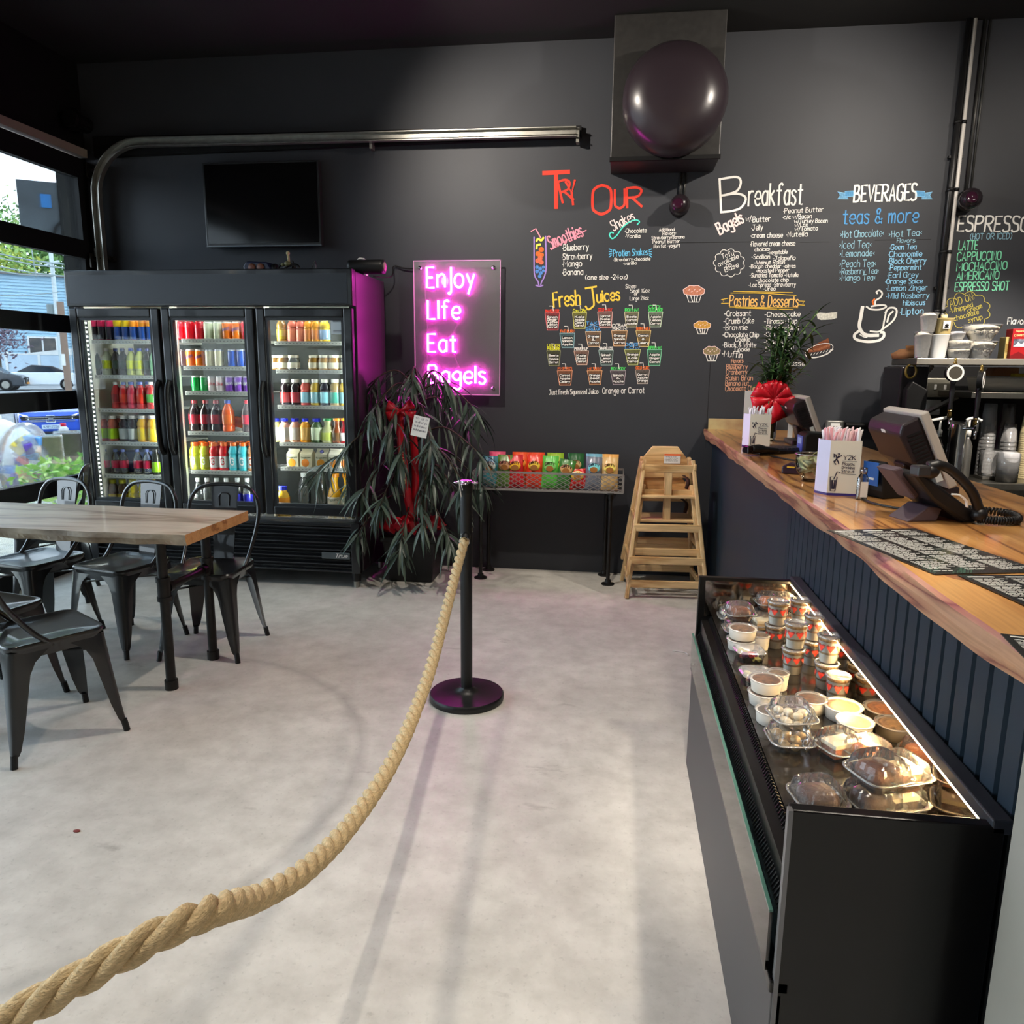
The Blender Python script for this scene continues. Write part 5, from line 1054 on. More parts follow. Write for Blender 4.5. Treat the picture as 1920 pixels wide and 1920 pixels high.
for q in (((RX0, RY0, zr1), (RX1, RY0, zr1)), ((RX0, RY0, zr0), (RX1, RY0, zr0)), ((RX0, RY1, zr1), (RX1, RY1, zr1)), ((RX0, RY1, zr0), (RX1, RY1, zr0)), ((RX0, RY0, zr1), (RX0, RY1, zr1)), ((RX1, RY0, zr1), (RX1, RY1, zr1)), ((RX0, RY0, zr0), (RX0, RY1, zr0)), ((RX1, RY0, zr0), (RX1, RY1, zr0)), ((RX0, RY0, zr0), (RX0, RY0, zr1)), ((RX1, RY0, zr0), (RX1, RY0, zr1))): mb.bar(q[0], q[1], .006, .014)
wpart(mb, 'tray_frame', m_mesh, rk)
wpart(MB().box(RX0, RX1, RY0, RY1, zr0-.004, zr0), 'tray_floor', m_mesh, rk)
def expanded(p0, ux, W_, H_, name):
    mb = MB(); p = .052; run = H_*p/.029
    for s in (1, -1):
        n = int(W_/p)+6
        for i in range(-6, n):
            x0 = i*p; xa, za = (x0, 0) if s > 0 else (x0, H_); x1 = x0+run; za2 = H_-za
            # clip to 0..W
            A = Vector((xa, za)); B = Vector((x1, za2)); 
            if B.x <= 0 or A.x >= W_: continue
            if A.x < 0: A = A+(B-A)*((0-A.x)/(B.x-A.x))
            if B.x > W_: B = A+(B-A)*((W_-A.x)/(B.x-A.x))
            mb.bar(Vector(p0)+Vector(ux)*A.x+Vector((0, 0, A.y)), Vector(p0)+Vector(ux)*B.x+Vector((0, 0, B.y)), .003, .0036)
    wpart(mb, name, m_mesh, rk)
expanded((RX0, RY0, zr0), (1, 0, 0), RX1-RX0, zr1-zr0, 'mesh_front'); expanded((RX1, RY0, zr0), (0, 1, 0), RY1-RY0, zr1-zr0, 'mesh_side'); expanded((RX0, RY0, zr0), (0, 1, 0), RY1-RY0, zr1-zr0, 'mesh_side')
# chip bags
def bag(x, y, zb, w, h, c1, c2, ctext, label, tilt=0, lean=-8, word='DIRTY', bandc=None):
    t = thing('chip_bag', label, 'chip bag', (x, y, zb), 0, 'chip bags in the rack'); t.rotation_euler = (R(lean), R(tilt), 0)
    mb = MB(); nx, nz = 8, 10
    def P(i, j, s):
        u = i/nx*2-1; v = j/nz; puff = (1-u*u)**.6*math.sin(math.pi*min(1, max(0, (v-.06)/.86)))**.6 if .06 < v < .92 else 0
        wv = .004*math.sin(9*u+5*v); return ((u*w/2)*(1-.05*math.sin(math.pi*v)), s*(puff*.032+.001)+wv, v*h)
    for s in (-1, 1):
        b = len(mb.v); mb.v += [P(i, j, s) for j in range(nz+1) for i in range(nx+1)]
        for j in range(nz):
            for i in range(nx):
                q = (b+j*(nx+1)+i, b+j*(nx+1)+i+1, b+(j+1)*(nx+1)+i+1, b+(j+1)*(nx+1)+i); mb.f.append(q if s < 0 else q[::-1]); mb.m.append(1 if (j in (0, 9)) else 0)
    mb.build('bag', [mat('bag_%d_%d_%d' % c1, c1, .28, coat=.4), mat('bag_%d_%d_%d' % (bandc or c1), bandc or c1, .28, coat=.4)], t, smooth=True)
    MB().lathe([(.034, 0), (.034, .004), (.024, .007), (.001, .008)], 20, sx=1.25, T=Matrix.Rotation(R(90), 3, 'X'), o=(0, -.031, h*.66)).build('oval_badge', mat('bag_%d_%d_%d' % c2, c2, .35), t, smooth=True)
    tb_ = MB(); write(tb_, word, (-.034, h*.69), (.034, h*.69), .016, .0045, lambda q: (q.x, -.0405, q.y), arch=.008); tb_.build('lettering', mat('bagtext_%d_%d_%d' % ctext, ctext, .5), t)
    if c1 != c2: MB().lathe([(.02, 0), (.02, .003), (.001, .004)], 14, sx=1.3, T=Matrix.Rotation(R(90), 3, 'X'), o=(0, -.0375, h*.6)).build('chip_print', mat('chip_brown', (150, 96, 40), .5), t)
    return t
B = [(240, (60, 130, 140), (200, 214, 206), (40, 30, 30), 'teal', .2), (410, (90, 130, 50), (200, 150, 110), (60, 30, 20), 'olive green', .21), (560, (196, 30, 36), (240, 190, 50), (90, 20, 20), 'red and yellow', .21), (775, (220, 60, 30), (240, 205, 70), (60, 30, 10), 'orange-red', .215), (960, (90, 190, 70), (130, 205, 110), (50, 70, 20), 'bright green', .21), (1125, (60, 120, 50), (214, 170, 110), (60, 40, 20), 'leaning green and tan', .19), (1310, (206, 36, 34), (245, 200, 60), (255, 250, 235), 'low red and yellow', .13), (1485, (104, 112, 126), (130, 220, 226), (30, 60, 80), 'grey and aqua', .21), (1685, (206, 170, 110), (240, 220, 110), (80, 50, 20), 'tan and yellow', .21)]
for k, (zx, c1, c2, ct, nm, h) in enumerate(B):
    p = onY(880+zx/6.4, 880, 5.2); bag(p.x, 5.215, zr0+.006, .116, h*1.08, c1, c2, ct, '%s chip bag in the front row of the metal rack' % nm, tilt=(0, 2, -4, 0, 1, 9, -4, 2, 0)[k], lean=-10)
B2 = [(330, (214, 90, 120), (230, 150, 150), 'pink'), (610, (226, 90, 40), (240, 160, 60), 'orange'), (800, (226, 80, 40), (240, 160, 60), 'scarlet orange'), (1030, (150, 190, 50), (220, 220, 90), 'yellow-green'), (1275, (30, 90, 44), (220, 190, 130), 'dark green'), (1500, (110, 170, 190), (150, 214, 226), 'pale blue'), (1690, (226, 170, 90), (240, 210, 130), 'golden')]
for k, (zx, c1, c2, nm) in enumerate(B2):
    p = onY(880+zx/6.4, 860, 5.33); bag(p.x, 5.335, zr0+.006, .12, .235, c1, c2, (70, 40, 20), '%s chip bag standing in the back row of the metal rack' % nm, lean=-6)
# ================================================================= stacked wooden high chairs
m_hc = wood('highchair_wood', (226, 190, 138), (210, 170, 116), (186, 140, 88), 'X', 7, .4, .3, 5)
m_hcz = wood('highchair_leg_wood', (222, 188, 138), (206, 168, 118), (180, 138, 88), 'Z', 7, .4, .3, 5)
def highchair(label, x, y, z, sticker):
    t = thing('high_chair', label, 'high chair', (x, y, z), R(4), 'stacked wooden high chairs')
    for sx in (-1, 1):
        MB().bar((sx*.25, -.235, 0), (sx*.155, -.105, .745), .026, .042, up=(0, 1, 0)).build('leg', m_hcz, t, bevel=.006)
        MB().bar((sx*.25, .20, 0), (sx*.155, .045, .745), .026, .042, up=(0, 1, 0)).build('leg', m_hcz, t, bevel=.006)
        MB().bar((sx*.168, -.14, .70), (sx*.160, .10, .70), .02, .045).build('arm_rail', m_hc, t, bevel=.006)
        MB().bar((sx*.205, -.165, .36), (sx*.205, .14, .36), .02, .04).build('side_rail', m_hc, t, bevel=.005)
        MB().bar((sx*.235, -.205, .10), (sx*.235, .17, .10), .02, .04).build('side_rail', m_hc, t, bevel=.005)
    for (zz, yy) in ((.10, -.228), (.31, -.192), (.69, -.125)):
        hw = .25-(.095*zz/.745); MB().bar((-hw-.008, yy, zz), (hw+.008, yy, zz), .02, .05, up=(0, 0, 1)).build('front_rail', m_hc, t, bevel=.005)
    for (zz, yy) in ((.10, .19), (.31, .145)): 
        hw = .25-(.095*zz/.745); MB().bar((-hw-.008, yy, zz), (hw+.008, yy, zz), .02, .05).build('rear_rail', m_hc, t, bevel=.005)
    MB().box(-.185, .185, -.16, .12, .50, .518).build('seat', m_hc, t, bevel=.005)
    MB().bar((0, -.135, .515), (0, -.122, .67), .05, .018, up=(0, 1, 0)).build('crotch_post', m_hcz, t, bevel=.004)
    po = [(-.168, .60), (.168, .60), (.16, .72), (.085, .815), (-.085, .815), (-.16, .72)]
    bk = MB().prism(po, Matrix.Translation((0, .085, 0)), .018).build('backboard', m_hc, t, bevel=.006)
    if sticker:
        MB().box(-.005, .105, .0815, .0845, .70, .765).build('warning_label', m_white, bk); MB().box(-.005, .105, .0805, .0812, .752, .765).build('label_stripe', mat('label_orange', (220, 100, 50), .5), bk)
        mb = MB()
        for k in range(4): write(mb, 'warning to avoid', (0, .742-k*.009), (.075+.01*(k % 2), .742-k*.009), .005, .0012, lambda q: (q.x, .0808, q.y))
        mb.build('lettering', mat('label_ink', (90, 90, 90), .8), bk)
    MB().tube(catmull([(.13, .08, .62), (.15, .0, .60), (.13, -.06, .55)], 5), .012, 6, flat=.25).build('strap', mat('strap_brown', (60, 34, 26), .6), t, smooth=True)
    return t
highchair('pale wooden high chair standing on the floor, lower of the stacked pair', .34, 5.11, 0, False)
highchair('pale wooden high chair with a warning label, upper of the stacked pair', .34, 5.09, .165, True)
# scraps on the floor
p = onZ(1283, 1225, 0); tag(MB().tube(catmull([(p.x-.06, p.y+.02, .003), (p.x, p.y+.01, .004), (p.x+.02, p.y-.03, .003)], 5), .004, 6, flat=.3).build('straw_wrapper', m_white, smooth=True), 'white paper straw wrapper lying beside the display case', 'wrapper')
p = onZ(144, 1559, 0); tag(MB().lathe([(.001, .001), (.012, .001), (.012, .003), (.001, .004)], 10, o=(p.x, p.y, 0), sy=.6).build('dry_leaf', mat('dry_leaf', (120, 50, 44), .7)), 'tiny reddish dry leaf on the concrete floor', 'leaf')
# ================================================================= service counter
CX, CZ, CF = .62, 1.08, .68           # front edge of the slab, top height, face of the front panel
m_ctop = wood('counter_wood', (200, 148, 88), (178, 124, 68), (108, 66, 38), 'Y', 5.5, .3, .6, 7)
m_cedge = wood('counter_live_edge', (186, 140, 108), (166, 112, 88), (120, 66, 58), 'Y', 6, .45, .2, 15)
m_navy = mat('navy_metal', (28, 41, 52), .5, spec=.35, noise=.18, nscale=3, stretch=(6, 6, .4))
ct = thing('service_counter', 'long counter with live-edge wooden top over navy metal panels', 'counter', (1.0, 3.2, 0))
mb = MB(); N = 130; Y0, Y1 = .92, YW-.005; XB = 1.36
for i in range(N+1):
    y = Y0+(Y1-Y0)*i/N; w1 = .004*math.sin(y*4.1)+.003*math.sin(y*11+1); w2 = .004*math.sin(y*5.3+2)+.003*math.sin(y*17); w3 = .004*math.sin(y*6.7+.5)+.002*math.sin(y*23)
    mb.v += [(CX+w1*.6, y, CZ), (CX-.004+w1, y, CZ-.008), (CX-.002+w2*.7, y, CZ-.035), (CX+.012+w2, y, CZ-.068+w3), (XB, y, CZ-.06), (XB, y, CZ)]
for i in range(N):
    for k in range(6):
        mb.f.append((i*6+k, i*6+6+k, i*6+6+(k+1) % 6, i*6+(k+1) % 6)); mb.m.append([1, 1, 1, 0, 0, 0][k])
mb.f += [(0, 1, 2, 3, 4, 5), tuple(N*6+k for k in range(6))[::-1]]; mb.m += [1, 1]
top = wpart(mb, 'worktop', [m_ctop, m_cedge], ct)
m_knot = mat('wood_knot', (96, 58, 40), .35, coat=.5, rgb2=(150, 100, 66), nscale=60)
for (kx, ky, rx, ry) in ((.70, 1.62, .025, .05), (.66, 2.35, .02, .035), (1.05, 3.1, .03, .05)):
    wpart(MB().lathe([(1, 0), (.85, .0006), (.001, .0008)], 22, o=(kx, ky, CZ+.0002), sx=rx, sy=ry), 'knot', m_knot, ct)
wpart(MB().box(CF, CF+.02, 3.02, YW-.005, .02, CZ-.07), 'flat_panel', m_navy, ct)
wpart(MB().box(CF+.004, CF+.02, 3.012, 3.02, .02, CZ-.07), 'panel_joint', m_black, ct)
mb = MB(); y = 3.012; prof = []; p_ = .066
while y > 1.17:
    prof += [(y, 0), (y-p_*.62, .004), (y-p_*.70, .016), (y-p_*.96, .018)]; y -= p_
for (yy, dx) in prof: mb.v += [(CF+dx-.004, yy, .02), (CF+dx-.004, yy, CZ-.055)]
for i in range(len(prof)-1): mb.f.append((2*i, 2*i+1, 2*i+3, 2*i+2)); mb.m.append(0)
wpart(mb, 'corrugated_panel', m_navy, ct)
wpart(MB().box(XB-.12, XB-.1, .95, YW-.01, .02, CZ-.065), 'rear_panel', m_black, ct)
wpart(MB().box(.625, .80, 1.0, 1.15, 0, CZ-.075), 'end_post', mat('post_grey', (148, 144, 134), .6, noise=.1, nscale=5), ct, bevel=.006)
wpart(MB().box(CX+.02, CX+.48, YW-.035, YW-.028, CZ, CZ+.075), 'splash_guard', mat('splash_brown', (150, 118, 92), .2, coat=.6, rgb2=(190, 176, 130), nscale=6), ct)
# ================================================================= refrigerated display case
DX0, DX1, DY0, DY1, DZ = .312, .662, 1.23, 2.745, .75
DK = .605
dc = thing('display_case', 'low black refrigerated display case full of desserts in front of the counter', 'display case', ((DX0+DX1)/2, (DY0+DY1)/2, 0))
m_case = mat('case_black', (8, 8, 9), .32, spec=.4, coat=.1)
m_casegrey = mat('case_grey_panel', (64, 62, 62), .5)
m_mirror = mat('case_mirror', (150, 140, 128), .08, metal=1)
wpart(MB().box(DX0, DX0+.02, DY0, DY1, .0, .385), 'front_panel', m_casegrey, dc, bevel=.003)
wpart(MB().box(DX0+.02, DX1, DY0+.02, DY1-.02, .0, DK-.012), 'body', m_case, dc)
wpart(MB().box(DX0-.004, DX0+.03, DY0, DY1, .385, .41), 'front_rail', m_case, dc, bevel=.003)
for (y0, y1) in ((DY0, DY0+.025), (DY1-.025, DY1)):
    e = wpart(MB().hexa([(DX0, y0, .0), (DX1, y0, .0), (DX1, y1, .0), (DX0, y1, .0), (DX0+.008, y0, DZ), (DX1, y0, DZ), (DX1, y1, DZ), (DX0+.008, y1, DZ)]), 'end_panel', m_case, dc, bevel=.003)
wpart(MB().box(DX0+.03, DX1-.02, DY1-.027, DY1-.0255, DK, DZ-.012), 'end_mirror', m_mirror, dc)
wpart(MB().box(DX0+.003, DX0+.011, DY0-.003, DY0+.012, 0, DZ), 'edge_trim', mat('trim_grey', (110, 110, 112), .4, metal=.5), dc)
wpart(MB().box(DX1-.022, DX1+.012, DY0, DY1, DZ-.014, DZ+.012), 'back_ledge', mat('ledge_navy', (34, 37, 44), .45), dc, bevel=.003)
wpart(MB().box(DX1-.004, DX1-.001, DY0+.026, DY1-.028, DK, DZ-.014), 'back_mirror', m_mirror, dc)
wpart(MB().box(DX1-.0215, DX1-.008, DY0+.03, DY1-.03, DZ-.0165, DZ-.0135), 'light_strip', mat('case_lamp', (255, 230, 180), .5, emit=(1, .70, .34), es=130), dc)
wpart(MB().box(.372, DX1-.004, DY0+.025, DY1-.026, DK-.012, DK), 'deck', mat('deck_dark', (34, 31, 28), .16, coat=.3), dc)
wpart(MB().hexa([(.318, DY0+.025, .505), (.374, DY0+.025, DK-.014), (.374, DY1-.026, DK-.014), (.318, DY1-.026, .505), (.318, DY0+.025, .52), (.370, DY0+.025, DK), (.370, DY1-.026, DK), (.318, DY1-.026, .52)]), 'grille_bed', m_case, dc)
mb = MB(); yy = DY0+.04
while yy < DY1-.04:
    mb.bar((.323, yy, .527), (.366, yy, DK+.002), .004, .006); yy += .0125
o = wpart(mb, 'air_grille', mat('grille_black', (22, 22, 23), .25), dc); o['kind'] = 'stuff'
wpart(MB().box(.304, .310, DY0+.026, DY1-.026, .41, .53), 'front_glass', clear_mat('case_glass', (.80, .93, .90), 1.1, .0, .05), dc)
wpart(MB().box(.3035, .3105, DY0+.026, DY1-.026, .53, .5345), 'glass_edge', mat('glass_edge_green', (74, 112, 100), .15), dc)
# ---- desserts
m_clear = clear_mat('clamshell_plastic', (.995, .995, .995), 1.0, .14, .03, haze=.06)
m_rim = clear_mat('clamshell_rim', (.97, .97, .97), 1.0, .15, .10, haze=.22)
def sup(h, z, n=40, e=3.2, rib=0, k=14):
    P = []
    for i in range(n):
        a = 2*math.pi*i/n; c, s = math.cos(a), math.sin(a); r = h/((abs(c)**e+abs(s)**e)**(1/e)); r *= 1+rib*math.cos(k*a*1.0); P.append((r*c, r*s, z))
    return P
def loft(rings, cap0=True, cap1=True):
    mb = MB(); n = len(rings[0])
    for rg in rings: mb.v += rg
    for i in range(len(rings)-1):
        for k in range(n): mb.f.append((i*n+k, i*n+(k+1) % n, (i+1)*n+(k+1) % n, (i+1)*n+k)); mb.m.append(0)
    if cap0: mb.f.append(tuple(range(n))[::-1]); mb.m.append(0)
    if cap1: mb.f.append(tuple((len(rings)-1)*n+k for k in range(n))); mb.m.append(0)
    return mb
CLAM = {}
def clam(label, x, y, z, rot, s, cake, style=0):
    t = thing('clamshell_box', label, 'dessert box', (x, y, z), rot, 'clamshell dessert boxes in the case'); t.scale = (s, s, s)
    if not CLAM:
        CLAM['tray'] = loft([sup(.038, .0, 64, 4.2, .03, 18), sup(.046, .020, 64, 4.2, .03, 18), sup(.05, .026, 64, 4.2), sup(.056, .027, 64, 4.2)], True, False).mesh('tray', m_clear, False)
        CLAM['lid'] = loft([sup(.056, .028, 64, 4.2), sup(.050, .029, 64, 4.2), sup(.048, .042, 64, 4.2, .03, 18), sup(.044, .056, 64, 4.2, .03, 18), sup(.038, .062, 64, 4.2), sup(.036, .060, 64, 4.2)], False, True).mesh('lid', m_clear, False)
        CLAM['rim'] = loft([sup(.053, .026, 64, 4.2), sup(.058, .026, 64, 4.2), sup(.058, .029, 64, 4.2), sup(.053, .029, 64, 4.2), sup(.053, .026, 64, 4.2)], False, False).mesh('rim', m_rim, True)
    link(CLAM['tray'], 'tray', t); link(CLAM['lid'], 'lid', t); link(CLAM['rim'], 'rim', t)
    key = ('cake', style, cake)
    if key not in CLAM:
        mm = mat('cake_%d_%d_%d' % cake, cake, .5, noise=.35, nscale=60, bump=.4, bscale=90)
        if style == 0: me = loft([sup(.033, .004), sup(.040, .016), sup(.040, .030), sup(.034, .040, rib=.04), sup(.015, .045)]).mesh('cake', mm, True)
        elif style == 1:
            q = MB(); rr_ = random.Random(3)
            for k in range(9): q.sphere((rr_.uniform(-.028, .028), rr_.uniform(-.028, .028), .012+.02*(k % 2)), .013, 10, sz=.75)
            me = q.mesh('cookies', mm, True)
        else:
            q = MB(); q.prism([(-.035, .0), (.035, .0), (.035, .03), (-.035, .036)], Matrix.Translation((0, -.024, .004)), .048); me = q.mesh('cake_slice', mm)
        CLAM[key] = me
    link(CLAM[key], ['cake', 'cookies', 'cake_slice'][style], t)
    if style == 2: 
        if 'fr' not in CLAM: CLAM['fr'] = MB().box(-.036, .036, -.025, .025, .030, .040).mesh('icing', mat('icing_cream', (236, 220, 186), .5))
        link(CLAM['fr'], 'icing', t)
    return t
TUB = {}
def tub(label, x, y, z, r, h, topc):
    t = thing('pudding_tub', label, 'dessert tub', (x, y, z), 0, 'round dessert tubs in the case'); t.scale = (r, r, h)
    if 'b' not in TUB:
        TUB['b'] = MB().lathe([(.001, 0), (.84, 0), (.88, .04), (.97, .85), (.97, .9)], 26).mesh('tub', mat('tub_white', (226, 218, 206), .35), True)
        TUB['r'] = MB().lathe([(.97, .88), (1.04, .9), (1.05, .97), (1.0, 1.0), (.95, .98)], 26, cap=False).mesh('rim', m_rim, True)
        TUB['l'] = MB().lathe([(1.0, 1.0), (.9, .985), (.001, .985)], 26, cap=False).mesh('lid', m_clear, True)
    link(TUB['b'], 'tub', t); link(TUB['r'], 'rim', t); link(TUB['l'], 'lid', t)
    k = ('t', topc)
    if k not in TUB: TUB[k] = MB().lathe([(.94, .88), (.7, .93), (.001, .94)], 24).mesh('pudding', mat('pud_%d_%d_%d' % topc, topc, .5, rgb2=tuple(int(v*.55) for v in topc), nscale=3.5), True)
    link(TUB[k], 'pudding', t); return t
PAR = {}
def parfait(label, x, y, z, r, h, hearts=True):
    t = thing('parfait_cup', label, 'parfait cup', (x, y, z), random.uniform(0, 6), 'strawberry parfait cups'); t.scale = (r, r, h)
    if not PAR:
        PAR['cup'] = MB().lathe([(.001, 0), (.74, 0), (.76, .03), (.98, .9), (1.03, .905), (1.04, .95)], 24, cap=False).mesh('cup', m_clear, True)
        PAR['yog'] = MB().lathe([(.001, .01), (.72, .01), (.80, .36), (.79, .385), (.86, .62), (.90, .80), (.001, .82)], 24).mesh('yogurt', mat('yogurt', (250, 244, 230), .5), True)
        PAR['gb'] = MB().lathe([(.80, .33), (.825, .345), (.83, .385), (.80, .40)], 24, cap=False).mesh('granola_band', mat('granola_band', (176, 140, 92), .7), True)
        q = MB()
        for k in range(7):
            a = 2*math.pi*k/7; c = Vector((math.cos(a)*.88, math.sin(a)*.88, .56)); tx = Vector((-math.sin(a), math.cos(a), 0)); out = Vector((math.cos(a), math.sin(a), 0))
            hp = [(0, -.13), (.24, .02), (.36, .09), (.34, .14), (.2, .16), (.0, .12), (-.2, .16), (-.34, .14), (-.36, .09), (-.24, .02)]
            b = len(q.v); q.v += [tuple(c+tx*u*1.0+Vector((0, 0, v))-out*(u*u*.55)+out*.03) for u, v in hp]+[tuple(c+out*.07)]
            n = len(hp); q.f += [(b+i, b+(i+1) % n, b+n) for i in range(n)]; q.m += [0]*n
        PAR['st'] = q.mesh('strawberries', mat('strawberry', (206, 36, 32), .3, rgb2=(232, 90, 66), nscale=2.5), True)
        PAR['gr'] = MB().lathe([(.9, .80), (.86, .87), (.5, .9), (.001, .89)], 20).mesh('granola', mat('granola', (196, 150, 84), .8, rgb2=(120, 76, 36), nscale=4, bump=.8, bscale=6), True)
        PAR['lid'] = MB().lathe([(1.06, .93), (1.08, .97), (1.0, .985), (.98, 1.0), (.86, 1.0), (.84, .975), (.001, .975)], 24, cap=False).mesh('lid', m_rim, True)
    for k, nm in (('cup', 'cup'), ('yog', 'yogurt'), ('gb', 'granola_band'), ('st', 'strawberries'), ('gr', 'granola'), ('lid', 'lid')): link(PAR[k], nm, t)
    return t
def place(px, py, r, z=DK): p = onZ(px, py, z); return min(max(p.x, .378+r), DX1-.006-r), min(max(p.y, DY0+.03+r), DY1-.03-r)
# parfait pairs (lower px, then upper stands on it)
for (x, y, lab, up) in ((.535, 2.43, 'in the back row, farther from the mirror', 1), (.612, 2.46, 'in the back row, beside the mirror', 1), (.545, 2.22, 'in the middle row, farther from the mirror', 1), (.614, 2.12, 'in the middle row, beside the mirror', 1), (.62, 2.30, 'between the two rows, beside the mirror', 1)):
    r = .033
    parfait('strawberry parfait cup %s, standing on the deck' % lab, x, y, DK, r, .078)
    if up: parfait('strawberry parfait cup %s, stacked on top' % lab, x+.003, y+.004, DK+.0785, r, .078)
x, y = place(1646, 1335, .033); parfait('strawberry parfait cup standing alone nearest the mirror edge', DX1-.042, 2.03, DK, .032, .078)
for (px, py, r, h, c, lab, st) in ((1383, 1216, .045, .036, (150, 104, 66), 'brown-topped rice pudding tub near the far left of the case', 1), (1422, 1318, .043, .036, (140, 90, 56), 'brown-topped pudding tub left of the parfait cups', 1), (1417, 1352, .036, .036, (66, 46, 44), 'dark chocolate pudding tub by the air grille', 0), (1520, 1332, .040, .038, (160, 96, 50), 'cinnamon pudding tub behind the cookie box', 0), (1592, 1346, .048, .036, (206, 120, 40), 'orange burnt-top pudding tub in the middle of the case', 0), (1617, 1376, .044, .036, (196, 150, 90), 'pale custard tub in front of the burnt-top tub', 0)):
    x, y = place(px, py, r)
    if st: tub(lab+', lower of two', x, y, DK, r, h, c); tub(lab+', upper of two', x+.003, y+.002, DK+h+.001, r, h, c)
    else: tub(lab, x, y, DK, r, h, c)
for (px, py, lab) in ((1424, 1216, 'small granola yogurt tub beside the rice pudding'), (1457, 1290, 'small granola yogurt tub left of the parfait pairs')):
    x, y = place(px, py, .03); tub(lab, x, y, DK, .030, .05, (140, 110, 76))
# fruit boxes
def fruitbox(label, x, y, z):
    t = thing('fruit_box', label, 'fruit box', (x, y, z), .1, 'clear fruit boxes'); 
    loft([sup(.036, 0, 28, 5), sup(.042, .03, 28, 5), sup(.046, .031, 28, 5)], True, False).build('tray', m_clear, t, smooth=True)
    loft([sup(.046, .032, 28, 5), sup(.040, .038, 28, 5), sup(.037, .039, 28, 5)], False, True).build('lid', m_rim, t, smooth=True)
    rr_ = random.Random(int(z*1000)); cs = ((206, 60, 70), (226, 214, 150), (214, 200, 110), (200, 50, 60), (236, 224, 180), (120, 60, 110))
    for k in range(12):
        c = Vector((rr_.uniform(-.028, .028), rr_.uniform(-.028, .028), .009+.012*(k % 2))); a = .008
        M = Matrix.Translation(c) @ Matrix.Rotation(rr_.uniform(0, 3), 4, Vector((rr_.random(), rr_.random(), 1)).normalized()); MB().box(-a, a, -a, a, -a*.8, a*.8, 0, M).build('fruit_chunk', mat('fruit_%d_%d_%d' % cs[k % 6], cs[k % 6], .35), t, bevel=.002)
x, y = place(1407, 1280, .046); fruitbox('clear box of cut melon and berries on the deck by the grille', x, y, DK)
x2, y2 = place(1404, 1236, .046); fruitbox('clear box of cut melon and berries behind the nearer one', x2, max(y2, y+.1), DK)
BR = (112, 58, 26); DB = (70, 36, 18); CR = (214, 180, 130); OR = (196, 110, 60); WH = (226, 210, 180)
for (px, py, z, rot, s, ck, st, lab) in (
 (1506, 1512, 0, .2, 1.02, DB, 0, 'chocolate cake clamshell at the near left corner of the case'),
 (1633, 1518, 0, .3, 1.02, DB, 0, 'chocolate cake clamshell at the near end, under another box'),
 (1640, 1518, 1, .42, 1.06, BR, 0, 'large clamshell with brown cake stacked at the near end'),
 (1752, 1522, 0, .35, 1.0, DB, 2, 'layer cake clamshell under the mirror ledge at the near end'),
 (1752, 1522, 1, .4, 1.0, OR, 2, 'orange layer cake clamshell stacked under the mirror ledge'),
 (1475, 1400, 0, .1, 1.0, CR, 1, 'cookie clamshell on the deck by the air grille'),
 (1470, 1400, 1, .2, 1.0, WH, 1, 'cream cookie clamshell stacked on the cookie box'),
 (1572, 1415, 0, .5, 1.0, OR, 2, 'cake slice clamshell in the middle before the pudding tubs'),
 (1706, 1432, 0, .5, .95, OR, 0, 'peach cake clamshell against the mirror'),
 (1360, 1190, 0, .1, .95, OR, 1, 'pastry clamshell at the far left of the case'),
 (1375, 1190, 1, .25, .95, BR, 0, 'berry pastry clamshell stacked at the far left'),
 (1342, 1150, 0, .0, .9, WH, 1, 'pale pastry clamshell in the far left corner'),
 (1432, 1180, 0, .2, 1.0, CR, 2, 'domed cake clamshell at the far end beside the parfaits'),
 (1420, 1140, 0, .1, .95, BR, 0, 'brownie clamshell against the far mirror, left one'),
 (1422, 1140, 1, .1, .95, OR, 0, 'golden cake clamshell stacked against the far mirror'),
 (1478, 1150, 0, .15, .95, BR, 0, 'brownie clamshell against the far mirror, right one'),
 (1478, 1150, 1, .2, .95, BR, 0, 'brown cake clamshell stacked in the far right corner')):
    x, y = place(px, py, .058*s); clam(lab, x, y, DK+z*.0585, rot, s*.93, ck, st)
